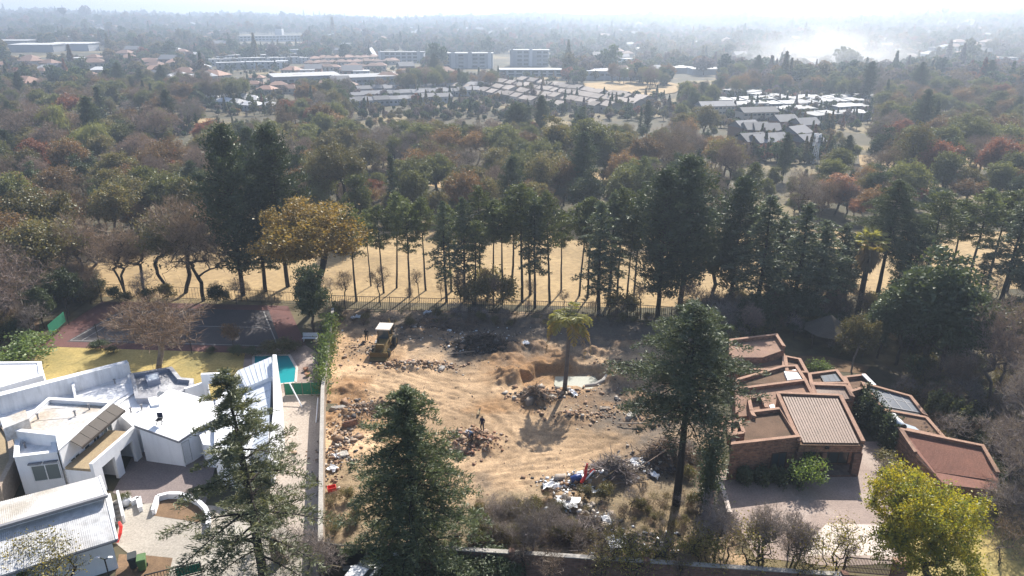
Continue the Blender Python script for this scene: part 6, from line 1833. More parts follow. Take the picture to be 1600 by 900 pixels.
tag(link('loose_stones', chunk_mesh(P3, S, g, 'loose_stones', [M['rubble'], M['rubble_pale'], M['rubble_dark']], g.choice(3, len(P), p=[0.6, 0.15, 0.25]))), 'small loose stones and clods over the cleared earth', 'stones', kind='stuff')
# larger pieces
def sheet_thing(name, px, py, w, l, mat, label, cat, group=None, h=0.12):
    p = on_plot(px, py, 0.12)
    g = np.random.default_rng(int(px * 7 + py))
    nx, ny = 6, 5
    a = g.uniform(0, 6.28); ca, sa = math.cos(a), math.sin(a)
    V = []
    for j in range(ny):
        for i in range(nx):
            u, v = (i / (nx - 1) - 0.5) * w * g.uniform(0.8, 1.1), (j / (ny - 1) - 0.5) * l * g.uniform(0.8, 1.1)
            V.append((u * ca - v * sa, u * sa + v * ca, h * g.normal() + 0.1))
    Q = [(j * nx + i, j * nx + i + 1, (j + 1) * nx + i + 1, (j + 1) * nx + i) for j in range(ny - 1) for i in range(nx - 1)]
    me = bpy.data.meshes.new(name); me.from_pydata(V, [], Q); me.materials.append(M[mat])
    o = link(name, me); o.location = p
    so = o.modifiers.new('thickness', 'SOLIDIFY'); so.thickness = 0.015
    return tag(o, label, cat, group)
for k, (x, y, w, l, lb) in enumerate(((862, 762, 1.7, 0.9, 'crumpled white plastic sheet left of the red object'), (928, 768, 2.0, 0.9, 'crumpled white plastic sheet right of the red object'), (1000, 725, 1.8, 1.1, 'crumpled white sheet on the pale rubbish heap'),
                                     (886, 798, 2.0, 1.4, 'largest crumpled white sheet among the scrub'), (872, 828, 0.9, 0.8, 'round white sheet near the street wall'), (965, 850, 1.8, 1.6, 'blue-white sheet behind the street wall bushes'), (950, 815, 1.2, 0.8, 'white rag on the scrub heap'),
                                     (1022, 745, 1.0, 0.7, 'white rag by the cedar trunk'), (520, 735, 0.9, 0.8, 'white sack against the tan boundary wall'), (527, 715, 0.8, 0.8, 'second white sack along the tan boundary wall'), (556, 497, 1.4, 0.7, 'white sheet left of the backhoe'),
                                     (668, 490, 1.2, 0.6, 'white sheet at the palisade fence'), (822, 543, 0.9, 0.7, 'white block behind the pit'), (895, 615, 1.6, 0.5, 'pale board on the lip of the pit'), (748, 646, 1.3, 0.3, 'yellowish board lying on the earth behind the workers'), (632, 788, 1.2, 0.5, 'white board under the dense cedar'), (590, 535, 0.8, 0.6, 'blue-white sack by the backhoe'))):
    sheet_thing('plastic_sheet', x, y, w, l, 'white_plastic' if 'yellow' not in lb else 'terrace_tan', lb, 'sheet', 'white sheets and sacks on the plot')
# red object with a blue drum
p = on_plot(912, 758)
T = Thing('red_ride_on_toy', p, 'tipped red plastic toy slide on the white rubbish', 'toy')
T.o.name = 'toy_slide'
T.part(MB().tube([p + Vector((0.3, 0.5, 1.5)), p + Vector((0.15, 0.3, 1.0)), p + Vector((0.1, 0, 0.5)), p + Vector((-0.3, -0.4, 0.15))], [0.08, 0.13, 0.16, 0.14], 8), 'chute', 'red_plastic')
T.part(MB().tube([p + Vector((0.1, 0.1, 0.2)), p + Vector((0.9, 0.3, 1.0))], [0.2, 0.16], 8), 'side', 'red_plastic')
T.part(MB().tube([p + Vector((0.15, -0.15, 0.35)), p + Vector((0.85, 0.1, 1.05))], [0.07, 0.07], 6), 'rail', 'white_plastic')
p = on_plot(900, 757, 0.35)
T = Thing('blue_drum', p, 'dark blue plastic drum beside the red slide', 'drum')
d_ = Vector((1, 0.2, 0.25)).normalized()
T.part(MB().tube([p + d_ * s for s in (-0.48, -0.44, -0.15, -0.12, 0.12, 0.15, 0.44, 0.48)], [0.27, 0.3, 0.3, 0.32, 0.32, 0.3, 0.3, 0.27], 14), 'barrel', 'blue_plastic', smooth_shade=True)
T.part(MB().tube([p + d_ * 0.485, p + d_ * 0.5], 0.29, 14), 'lid', 'dark')
p = on_plot(519, 768, 0.1)
T = Thing('plastic_crate', p, 'red plastic crate by the tan boundary wall', 'crate')
T.part(MB().box(p + Vector((0, 0, 0.05)), (0.7, 0.5, 0.06), 0.4), 'base', 'red_plastic')
for dx, dy, sx, sy in ((0.34, 0, 0.04, 0.5), (-0.34, 0, 0.04, 0.5), (0, 0.24, 0.7, 0.04), (0, -0.24, 0.7, 0.04)):
    r_ = Matrix.Rotation(0.4, 3, 'Z') @ Vector((dx, dy, 0.22))
    T.part(MB().box(p + r_, (sx, sy, 0.36), 0.4), 'side', 'red_plastic')
# brush piles: tangles of dry branches
def brush(px, py, rx, ry, h, n, label, mat='twig_brown', seed=0, L=1.5, w=0.03):
    g = np.random.default_rng(seed)
    c = on_plot(px, py)
    u = g.normal(size=(n, 3)) * np.array((rx, ry, 0)) * 0.48
    r = np.hypot(u[:, 0] / rx, u[:, 1] / ry)
    z = np.abs(g.random(n)) * h * np.clip(1.15 - r, 0.05, 1)
    zz = plot_z(c.x + u[:, 0], c.y + u[:, 1]) - c.z
    C = u.copy(); C[:, 2] = z + zz + 0.05
    D = g.normal(size=(n, 3)) * np.array((1, 1, 0.45))
    s = np.exp(g.normal(size=n) * 0.5)
    V, Q = cards(C, D, L * s * 0.6, w * s, g)
    k = n // 14
    D2 = unit(D[:k]); tb = tubes(C[:k] - D2 * 0.8, C[:k] + D2 * 0.8, np.full(k, 0.04), np.full(k, 0.02), 4)
    T = Thing('brush_pile', c, label, 'brush pile', 'piles of cut branches')
    link('twigs', mesh_np('twigs', V, [Q], [M[mat]]), T.o)
    link('branches', mesh_np('branches', tb[0], [tb[1]], [M['bark_grey']]), T.o)
brush(957, 746, 2.5, 1.4, 1.1, 2000, 'grey brush pile behind the red slide', 'twig_grey', 1)
brush(1044, 722, 2.6, 1.6, 1.5, 2600, 'dark brush pile beside the tall cedar trunk', 'twig_brown', 2)
brush(752, 540, 3.4, 2.0, 1.2, 2200, 'dark brush on the burnt rubbish near the plot back', 'bark_dark', 3)
brush(600, 640, 2.5, 1.4, 0.6, 700, 'low brush on the reddish rubble', 'twig_brown', 4)
brush(690, 510, 5.0, 1.6, 1.4, 2400, 'shaded brush along the palisade fence', 'twig_brown', 5)
brush(905, 835, 3.0, 1.8, 1.0, 1400, 'brush tangled with rubbish near the street wall', 'twig_grey', 6)
brush(840, 625, 1.8, 1.2, 0.9, 700, 'root tangle on the mound by the queen palm', 'twig_brown', 7)
# fallen poles
for x0, y0, x1, y1, lb in ((700, 556, 742, 553, 'thin grey pole lying behind the rubble heap'), (940, 735, 972, 745, 'pale pole on the grey brush pile'), (1095, 742, 1112, 728, 'broken timber by the brick side wall'), (1048, 727, 1060, 712, 'timber beam near the tall cedar trunk'), (965, 665, 1005, 668, 'timber lying in the grey debris field')):
    tag(MB().bar(on_plot(x0, y0, 0.25), on_plot(x1, y1, 0.35), 0.12, 0.1).build('timber', M['timber_grey']), lb, 'timber', 'loose timbers')

# ------------------------------------------------------------------ backhoe loader
def backhoe(p, rz):
    T = Thing('backhoe_loader', p, 'yellow backhoe loader with a pale cab roof', 'backhoe')
    Mx = Matrix.Rotation(rz, 3, 'Z')
    q = lambda x, y, z: p + Mx @ Vector((x, y, z))
    def bx(c, s, name, mat, parent=None):
        x, y, z = [v / 2 for v in s]
        P = [q(c[0] + i * x, c[1] + j * y, c[2] + z) for i, j in ((-1, -1), (1, -1), (1, 1), (-1, 1))]
        B_ = [q(c[0] + i * x, c[1] + j * y, c[2] - z) for i, j in ((-1, -1), (1, -1), (1, 1), (-1, 1))]
        return T.part(MB().prism(P, B_), name, mat, parent)
    bx((0, 0.2, 0.85), (1.3, 4.2, 0.5), 'chassis', 'yellow_paint')
    hood = bx((0, 1.6, 1.4), (1.0, 1.7, 0.6), 'bonnet', 'yellow_paint')
    T.part(MB().tube([q(0.3, 1.9, 1.7), q(0.3, 1.9, 2.3)], 0.06, 8), 'exhaust', 'steel_black', hood)
    cab = bx((0, -0.1, 1.3), (1.5, 1.5, 0.4), 'cab_base', 'yellow_paint')
    for sx in (-1, 1):
        for sy in (-0.8, 0.6): T.part(MB().bar(q(0.7 * sx, sy, 1.5), q(0.66 * sx, sy, 2.85), 0.1), 'cab_post', 'yellow_paint', cab)
    bx((0, -0.1, 2.93), (1.75, 1.95, 0.14), 'cab_roof', 'slab_roof_tan', cab)
    for n_, (a, b) in enumerate((((-0.66, 0.6), (0.66, 0.6)), ((-0.66, -0.8), (0.66, -0.8)))):
        T.part(MB().prism([q(a[0], a[1], 2.8), q(b[0], b[1], 2.8), q(b[0], b[1] + 0.02, 2.8), q(a[0], a[1] + 0.02, 2.8)], [q(a[0], a[1], 1.55), q(b[0], b[1], 1.55), q(b[0], b[1] + 0.02, 1.55), q(a[0], a[1] + 0.02, 1.55)]), 'windscreen', 'glass', cab)
    bx((0, -0.35, 1.75), (0.5, 0.5, 0.5), 'seat', 'dark', cab)
    for sx in (-1, 1):
        for y, r, w in ((-0.9, 0.72, 0.42), (2.0, 0.48, 0.3)):
            t = T.part(MB().tube([q(sx * (0.95 - w / 2), y, r), q(sx * (0.95 + w / 2), y, r)], r, 16), 'tyre', 'tyre')
            T.part(MB().tube([q(sx * (0.95 + w / 2), y, r), q(sx * (0.99 + w / 2), y, r)], r * 0.5, 12), 'rim', 'yellow_paint', t)
        T.part(MB().bar(q(0.62 * sx, 0.7, 1.7), q(0.62 * sx, 3.1, 0.8), 0.14, 0.22), 'loader_arm', 'yellow_paint')
    mb = MB()
    prof = [(3.0, 0.95), (2.95, 0.25), (3.7, 0.12), (3.72, 0.17), (3.08, 0.34), (3.1, 0.95)]
    mb.prism([q(-1.1, y, z) for y, z in prof], [q(1.1, y, z) for y, z in prof])
    T.part(mb, 'front_bucket', 'yellow_paint')
    mb = MB(); mb.bar(q(0, -1.7, 0.9), q(0.1, -2.4, 2.9), 0.22, 0.3); boom = T.part(mb, 'boom', 'yellow_paint')
    T.part(MB().bar(q(0.1, -2.4, 2.9), q(0.1, -3.3, 1.6), 0.18, 0.24), 'dipper', 'yellow_paint', boom)
    T.part(MB().prism([q(-0.2, y, z) for y, z in ((-3.3, 1.65), (-3.7, 1.1), (-3.2, 0.75), (-2.9, 1.0), (-3.2, 1.2))], [q(0.4, y, z) for y, z in ((-3.3, 1.65), (-3.7, 1.1), (-3.2, 0.75), (-2.9, 1.0), (-3.2, 1.2))]), 'digging_bucket', 'steel_black', boom)
backhoe(on_plot(603, 545), 3.05)

# ------------------------------------------------------------------ white car in the street
def car(p, rz):
    T = Thing('parked_car', p, 'white hatchback parked at the street gate', 'car')
    Mx = Matrix.Rotation(rz, 3, 'Z')
    q = lambda x, y, z: p + Mx @ Vector((x, y, z))
    def loft(secs, name, mat, parent=None):
        """secs: (y, half width, z bottom, z top, shoulder width, shoulder z)"""
        mb = MB(); k = 10
        for (y, w, zb, zt, rf) in secs:
            pts = [(-w * .92, zb), (-w, zb + (zt - zb) * .3), (-w * .97, zb + (zt - zb) * .7), (-w * rf, zt - .03), (-w * rf * .55, zt), (w * rf * .55, zt), (w * rf, zt - .03), (w * .97, zb + (zt - zb) * .7), (w, zb + (zt - zb) * .3), (w * .92, zb)]
            mb.v += [tuple(q(x, y, z)) for x, z in pts]
        for i in range(len(secs) - 1):
            for j in range(k): mb.f.append((i * k + j, i * k + (j + 1) % k, (i + 1) * k + (j + 1) % k, (i + 1) * k + j))
        mb.f.append(tuple(range(k))); mb.f.append(tuple(range(len(secs) * k - 1, (len(secs) - 1) * k - 1, -1)))
        return T.part(mb, name, mat, parent, True)
    loft([(-2.0, .70, .35, .75, .85), (-1.9, .82, .25, .92, .9), (-1.2, .86, .22, .98, .92), (0.8, .86, .22, .96, .92), (1.5, .83, .24, .88, .9), (1.95, .74, .3, .72, .85), (2.02, .66, .38, .62, .85)], 'body', 'car_white')
    cabn = loft([(-1.85, .70, .90, 1.05, .86), (-1.55, .73, .92, 1.42, .82), (-0.9, .74, .94, 1.50, .82), (0.1, .74, .94, 1.48, .82), (0.45, .73, .93, 1.36, .82), (1.05, .72, .90, .98, .86)], 'cabin', 'glass')
    loft([(-1.66, .60, 1.40, 1.46, .9), (-0.9, .64, 1.49, 1.545, .9), (0.1, .63, 1.475, 1.53, .9), (0.42, .58, 1.38, 1.43, .9)], 'roof', 'car_white', cabn)
    for sx in (-1, 1):
        for y in (-1.25, 1.28):
            t = T.part(MB().tube([q(sx * .68, y, .31), q(sx * .875, y, .31)], .31, 16), 'tyre', 'tyre')
            T.part(MB().tube([q(sx * .876, y, .31), q(sx * .885, y, .31)], .19, 12), 'rim', 'gutter_grey', t)
        T.part(MB().box(q(sx * .95, .55, .98), (.2, .12, .13), rz), 'mirror', 'car_white')
        T.part(MB().box(q(sx * .6, 1.97, .62), (.28, .1, .13), rz), 'headlight', 'glass_bright')
        T.part(MB().box(q(sx * .66, -1.93, .8), (.2, .1, .2), rz), 'tail_light', 'red_plastic')
car(at(563, 916), -0.35)

# ------------------------------------------------------------------ people
def person(p, face, pose, shirt, trousers, label, cap=None):
    """one continuous skinned body; joints in metres, facing +Y before turning"""
    J = {'hip': (0, 0, .95), 'waist': (0, .0, 1.12), 'chest': (0, 0.01, 1.35), 'neck': (0, .01, 1.5), 'head': (0, .03, 1.62), 'crown': (0, .02, 1.74)}
    for s, n in ((-1, 'l'), (1, 'r')):
        J.update({n + 'hj': (.10 * s, 0, .9), n + 'kn': (.12 * s, .03, .5), n + 'an': (.13 * s, -.02, .1), n + 'to': (.15 * s, .14, .04),
                  n + 'sh': (.19 * s, 0, 1.42), n + 'el': (.25 * s, -.02, 1.14), n + 'wr': (.25 * s, .08, .9), n + 'ha': (.24 * s, .11, .82)})
    J.update(pose)
    names = list(J)
    E = [('hip', 'waist'), ('waist', 'chest'), ('chest', 'neck'), ('neck', 'head'), ('head', 'crown')]
    for n in 'lr':
        E += [('hip', n + 'hj'), (n + 'hj', n + 'kn'), (n + 'kn', n + 'an'), (n + 'an', n + 'to'), ('chest', n + 'sh'), (n + 'sh', n + 'el'), (n + 'el', n + 'wr'), (n + 'wr', n + 'ha')]
    rad = {'hip': .155, 'waist': .14, 'chest': .165, 'neck': .06, 'head': .10, 'crown': .075}
    for n in 'lr': rad.update({n + 'hj': .105, n + 'kn': .068, n + 'an': .05, n + 'to': .045, n + 'sh': .075, n + 'el': .05, n + 'wr': .036, n + 'ha': .042})
    me = bpy.data.meshes.new('body')
    me.from_pydata([J[k] for k in names], [(names.index(a), names.index(b)) for a, b in E], [])
    o = bpy.data.objects.new('body', me); col.objects.link(o)
    o.modifiers.new('skin', 'SKIN')
    for i, k in enumerate(names):
        sv = me.skin_vertices[0].data[i]; sv.radius = (rad[k], rad[k]); sv.use_root = (k == 'hip')
    ss = o.modifiers.new('sub', 'SUBSURF'); ss.levels = ss.render_levels = 1
    dg = bpy.context.evaluated_depsgraph_get()
    em = bpy.data.meshes.new_from_object(o.evaluated_get(dg))
    bpy.data.objects.remove(o)
    em.name = 'body'; em.materials.clear()
    for m in ('skin', shirt, trousers, 'hair', 'cloth_dark'): em.materials.append(M[m])
    K = np.array([J[k] for k in names])
    reg = {'head': 0, 'crown': 3 if not cap else 0, 'neck': 0, 'chest': 1, 'waist': 1, 'hip': 2}
    for n in 'lr': reg.update({n + 'hj': 2, n + 'kn': 2, n + 'an': 2, n + 'to': 4, n + 'sh': 1, n + 'el': 1, n + 'wr': 0, n + 'ha': 0})
    for f in em.polygons:
        c = np.array(f.center); f.material_index = reg[names[int(np.argmin(np.linalg.norm(K - c, axis=1)))]]; f.use_smooth = True
    T = Thing('person', p, label, 'person')
    b = link('body', em, T.o); T.o.rotation_euler = (0, 0, face)
    if cap:
        h = Vector(J['crown'])
        mb = MB().tube([h + Vector((0, 0, -.09)), h + Vector((0, 0, -.01)), h + Vector((0, 0, .05))], [.125, .12, .06], 10)
        mb.poly([h + Vector((-.09, .1, -.07)), h + Vector((.09, .1, -.07)), h + Vector((.06, .22, -.09)), h + Vector((-.06, .22, -.09))])
        mb.build('cap', M[cap], T.o)
    return T
person(on_plot(754, 681, 0.25), 2.6, {'lel': (-.3, -.02, 1.16), 'lwr': (-.2, .16, 1.0), 'lha': (-.14, .2, .96), 'rkn': (.13, .1, .5)}, 'cloth_navy', 'cloth_navy', 'person in dark navy clothes standing on the brick heap')
bend = {'hip': (0, -.12, .88), 'waist': (0, .02, 1.02), 'chest': (0, .2, 1.16), 'neck': (0, .33, 1.24), 'head': (0, .42, 1.30), 'crown': (0, .48, 1.40)}
for s, n in ((-1, 'l'), (1, 'r')):
    bend.update({n + 'hj': (.1 * s, -.12, .83), n + 'kn': (.13 * s, .06, .48), n + 'sh': (.18 * s, .22, 1.2), n + 'el': (.24 * s, .34, .95), n + 'wr': (.2 * s, .48, .74), n + 'ha': (.18 * s, .53, .68)})
person(on_plot(737, 698, 0.2), 2.2, bend, 'cloth_blue', 'cloth_dark', 'person in grey-blue with a white cap bending over the brick heap', cap='cloth_white')
person(on_plot(573, 533), 0.4, {}, 'cloth_dark', 'cloth_dark', 'person in dark clothes standing left of the backhoe')

# ------------------------------------------------------------------ palms
def frond(L, rise, droop, n, leaf, mat, g, wave=0.0):
    """one pinnate frond along +X from the origin"""
    s = np.linspace(0, 1, n)
    X_ = L * s * (1 - 0.25 * droop * s * s); Z_ = L * (rise * s - droop * s ** 2.2)
    pts = np.stack([X_, np.zeros(n), Z_], -1)
    d = unit(np.gradient(pts, axis=0))
    C, D, LL = [], [], []
    for sg in (-1, 1):
        ll = leaf * np.sin(np.pi * np.clip(s * 0.85 + 0.12, 0, 1)) ** 0.7
        dd = unit(d * 0.65 + np.array((0, sg * 1.0, -0.35)) + g.normal(size=(n, 3)) * 0.14)
        C.append(pts + dd * ll[:, None] * 0.5); D.append(dd); LL.append(ll)
    C, D, LL = np.concatenate(C), np.concatenate(D), np.concatenate(LL)
    V1 = cards(C, D, LL, 0.13, g)
    V2 = tubes(pts[:-1], pts[1:], np.linspace(.045, .015, n - 1), np.linspace(.043, .012, n - 1), 4)
    return merge([V1, V2])
def queen_palm(p, h, label):
    T = Thing('queen_palm', p, label, 'palm')
    g = np.random.default_rng(3)
    pts = [p + Vector((0.25 * math.sin(t * 2.0), 0, h * t)) for t in np.linspace(0, 1, 12)]
    T.part(MB().tube(pts, [0.26 - 0.1 * t for t in np.linspace(0, 1, 12)], 9), 'trunk', 'bark_grey', smooth_shade=True)
    top = pts[-1] - p
    specs = [(3.2, 1.0, 0.9, 'frond_green')] * 7 + [(3.2, 0.55, 0.85, 'frond_green')] * 6 + [(3.2, 0.15, 0.75, 'frond_yellow')] * 5 + [(3.4, 0.1, 1.15, 'frond_dead')] * 4
    az = 0.3
    for i, (L, r, d, m) in enumerate(specs):
        V, Q = frond(L * g.uniform(.85, 1.1), r * g.uniform(.85, 1.15), d * g.uniform(.9, 1.1), 44, 0.95 if m != 'frond_dead' else 0.6, m, g)
        o = link('frond', mesh_np('frond', V, [Q], [M[m]]), T.o)
        az = az + 2.399 if m != 'frond_dead' else (0.1, -0.9, 3.4, 2.6)[i - 18]
        o.location = top; o.rotation_euler = (0, 0, az)
queen_palm(on_plot(882, 610), height_to(at(882, 610), 500), 'slim queen palm with drooping dead fronds standing beside the pit')
def fan_palm(p, h, label):
    T = Thing('fan_palm', p, label, 'palm')
    g = np.random.default_rng(4)
    T.part(MB().tube([p, p + Vector((0, 0, h))], [0.4, 0.28], 9), 'trunk', 'bark', smooth_shade=True)
    C, D, LL = [], [], []
    n = 1500
    a = g.uniform(0, 6.28, n); t = g.random(n)
    r = 0.35 + 1.1 * np.sin(np.pi * np.clip(t, 0.1, 0.9)) * g.random(n)
    C = np.stack([r * np.cos(a), r * np.sin(a), h - 0.3 - 3.6 * (1 - t)], -1)
    D = np.stack([np.cos(a) * 0.35, np.sin(a) * 0.35, -np.ones(n)], -1) + g.normal(size=(n, 3)) * 0.15
    V, Q = cards(C, D, g.uniform(0.7, 1.3, n), 0.09, g)
    link('dead_skirt', mesh_np('dead_skirt', V, [Q], [M['frond_dead']]), T.o)
    for i in range(26):
        az, el = i * 2.399, g.uniform(-0.35, 1.2)
        L = g.uniform(1.2, 1.7)
        d = np.array((math.cos(az) * math.cos(el), math.sin(az) * math.cos(el), math.sin(el)))
        hub = np.array((0, 0, h)) + d * L
        side = unit(np.cross(d, np.array((0, 0, 1.0)))); up = np.cross(side, d)
        k = 16
        ang = np.linspace(-1.9, 1.9, k)
        dd = d * np.cos(ang)[:, None] + side * np.sin(ang)[:, None] + up * -0.12
        dd = unit(dd) + np.array((0, 0, -0.18))
        V1 = cards(hub + dd * 0.5, dd, 1.05, 0.16, g)
        V2 = tubes([(0, 0, h)], [hub], [.04], [.025], 4)
        V, Q = merge([V1, V2])
        link('frond', mesh_np('frond', V, [Q], [M['frond_green'] if el > -0.1 else M['frond_yellow']]), T.o)
b = at(1338, 500)
fan_palm(b, height_to(b, 378), 'tall fan palm with a skirt of dead fronds behind the brick house')

# ------------------------------------------------------------------ shrubs, ivy and undergrowth
def leaf_wall(name, a, b, z0, z1, th, n, leaf, mat, label, cat, seed=0):
    """leaves growing over a wall between plan points a and b"""
    g = np.random.default_rng(seed)
    A, B = np.array((a.x, a.y)), np.array((b.x, b.y)); d = B - A; nn = np.array((d[1], -d[0])) / np.linalg.norm(d)
    t = g.random(n)
    top = z0 + (z1 - z0) * (0.72 + 0.4 * (fbm(t * 9, t * 0, 1.0, 3, seed) * 0.3 + 0.5))
    z = z0 + (top - z0) * g.random(n) ** 0.8
    off = th * g.normal(size=n) * 0.5 * (0.7 + 0.6 * np.sin(t * 23 + seed))
    C = np.stack([A[0] + d[0] * t + nn[0] * off, A[1] + d[1] * t + nn[1] * off, z], -1)
    s = g.uniform(0.6, 1.4, n)
    V, Q = cards(C - np.array((a.x, a.y, 0)), g.normal(size=(n, 3)) + np.array((0, 0, -0.4)), leaf * s, leaf * 0.6 * s, g)
    T = Thing(name, (a.x, a.y, 0), label, cat)
    link('foliage', mesh_np('foliage', V, [Q], [M[mat]]), T.o)
leaf_wall('creeper', at(505, 625, 0), at(519, 520, 0), 0.2, 3.4, 1.0, 7000, 0.24, 'bright_leaf', 'sunlit green creeper over the tan boundary wall', 'creeper', 1)
leaf_wall('creeper', at(517, 560, 0), at(524, 495, 0), 0.2, 2.6, 0.8, 3500, 0.24, 'green_leaf', 'darker creeper at the far end of the tan wall', 'creeper', 2)
leaf_wall('ivy', at(1344, 655, 0), at(1398, 720, 0), 0.1, 3.6, 0.7, 9000, 0.22, 'dark_leaf', 'dark ivy covering the annexe wall beside the brick house', 'ivy', 3)
leaf_wall('ivy', at(1338, 640, 0), at(1352, 672, 0), 0.1, 2.8, 0.9, 3000, 0.22, 'dark_leaf', 'ivy clump in the passage behind the main ribbed roof', 'ivy', 8)
leaf_wall('shrubbery', at(1440, 664, 0), at(1500, 690, 0), 2.0, 4.2, 1.3, 4200, 0.22, 'green_leaf', 'grey-green climbing shrub lying over the annexe roof', 'shrub', 4)
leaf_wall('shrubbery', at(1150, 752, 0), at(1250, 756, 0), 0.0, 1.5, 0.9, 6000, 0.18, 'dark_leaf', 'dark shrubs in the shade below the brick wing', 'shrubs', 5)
leaf_wall('ivy', at(1096, 800, 0), at(1112, 790, 0), 0.0, 7.5, 1.0, 6500, 0.2, 'dark_leaf', 'ivy-clad dark trunk beside the tall cedar', 'ivy', 6)
leaf_wall('shrubbery', at(1060, 520, 0), at(1150, 560, 0), 0.0, 3.0, 1.6, 6000, 0.26, 'dark_leaf', 'dark shrubs between the plot corner and the brick house', 'shrubs', 7)
ptree('shrub', 'bush0', 1256, 752, 706, 'bright green shrub at the brick porch', crown_mat='bright_leaf', wid=1.0, cat='shrub')
ptree('shrub', 'bush0', 1275, 590, 562, 'sunlit bushy shrub behind the brick house', crown_mat='bright_leaf', wid=1.1, cat='shrub')
ptree('shrub', 'bush1', 1385, 735, 700, 'tangled shrub beside the brick garden path', crown_mat='olive_leaf', wid=1.2, cat='shrub')
ptree('shrub', 'scrub1', 1385, 760, 712, 'leafless shrub beside the brick garden path', wid=1.0, cat='shrub')
ptree('shrub', 'scrub0', 600, 560, 540, 'dry bush in front of the backhoe', crown_mat='dry_leaf', wid=1.3, cat='shrub')
# young leafless trees along the fence
g = np.random.default_rng(31)
for q_, (x, y, t) in enumerate(sorted(((595, 478, 395), (655, 470, 410), (720, 482, 400), (770, 485, 420), (690, 470, 430), (825, 484, 425), (930, 488, 420), (540, 484, 400), (1000, 500, 430), (880, 486, 440), (640, 486, 440), (762, 470, 405)))):
    ptree('young_tree', 'sapling%d' % g.integers(0, 2), x, y, t, 'thin leafless young tree at the palisade fence, %s from the golden tree' % ORDN[q_], 'leafless young trees at the palisade fence', crown_mat='twig_brown', trunk_mat='bark_dark', wid=1.0)
for x, y, t in ((760, 470, 415), (740, 476, 425), (785, 478, 418), (970, 490, 450), (985, 492, 455)):
    ptree('shrub', 'bush%d' % g.integers(0, 2), x, y, t, 'thin olive bush at the palisade fence', 'olive bushes at the palisade fence', crown_mat='olive_leaf', wid=0.9, cat='shrub')
# bushes on the street side
def street(n, x0, x1, y0, y1, key, mat, h0, h1, label, group, seed, wid=1.0):
    g = np.random.default_rng(seed)
    for k in range(n):
        b = at(x0 + (x1 - x0) * (k + g.uniform(0.1, 0.9)) / n, g.uniform(y0, y1))
        tree('shrub', key, b, g.uniform(h0, h1), label + ', %s from the %s' % (ORDN[k], 'outbuilding' if x0 < 500 else 'street gate'), group, cat='shrub', crown_mat=mat, wid=wid * g.uniform(0.85, 1.2))
street(11, 900, 1330, 885, 925, 'sprig', 'sparse_yellow', 3.4, 5.2, 'dark-stemmed bush with sparse yellow leaves along the street wall', 'yellow-leaved street bushes', 41)
street(7, 760, 1340, 885, 925, 'sapling1', 'twig_brown', 3.4, 5.2, 'brown leafless bush along the street wall', 'leafless street bushes', 42, 1.2)
street(3, 1100, 1260, 855, 880, 'sapling1', 'twig_grey', 3.6, 4.8, 'pale grey leafless bush below the brick driveway', 'grey bushes below the brick driveway', 43, 1.2)
street(5, 440, 520, 865, 905, 'scrub1', 'twig_grey', 2.6, 4.0, 'grey leafless bush at the foot of the deodar', 'grey bushes at the deodar', 44, 1.3)
street(5, 690, 800, 880, 915, 'bush1', 'dark_leaf', 1.8, 2.6, 'dark evergreen bush under the dense cedar', 'dark bushes under the dense cedar', 45, 1.4)
street(3, 20, 130, 905, 930, 'sprig', 'sparse_yellow', 4.2, 5.4, 'thin pale-yellow sapling before the outbuilding', 'saplings before the outbuilding', 46)
street(3, -10, 60, 915, 935, 'bush0', 'bright_leaf', 2.6, 3.4, 'green bush at the outbuilding eaves', 'green bushes before the outbuilding', 47)
# the bigger leafless trees below the brick driveway
for x, y, t, lb in ((1190, 890, 785, 'forked pale leafless tree below the brick driveway'), (1240, 895, 800, 'second leafless tree below the brick driveway'), (1115, 880, 770, 'silvery leafless tree by the kerb wall'), (830, 885, 775, 'olive leafless tree behind the street wall')):
    ptree('bare_tree', 'bare3', x, y, t, lb, 'leafless trees along the street', crown_mat='twig_grey', wid=0.9)
# scrub on the plot: dry bushes too many to tell apart
g = np.random.default_rng(61)
def strip(n, x0, x1, y0, y1):
    P = [at(g.uniform(x0, x1), g.uniform(y0, y1)) for _ in range(n)]
    return np.array([(p.x, p.y, plot_z(p.x, p.y)) for p in P])
P = np.concatenate([strip(110, 745, 900, 790, 852), strip(90, 900, 1105, 775, 870), strip(18, 515, 560, 770, 845), strip(120, 530, 1045, 491, 512), strip(14, 700, 800, 850, 858), strip(14, 1060, 1110, 720, 800)])
k = g.choice(4, len(P), p=[0.4, 0.25, 0.2, 0.15])
scatter('scrub', P, k, g.uniform(0.3, 0.75, len(P)), [joined('scrub0', 'bark', 'twig_brown'), joined('scrub0', 'bark', 'dry_leaf'), joined('bush1', 'bark', 'olive_leaf'), joined('scrub1', 'bark_grey', 'twig_grey')], 'dry winter scrub growing over the edges of the plot', 'scrub')
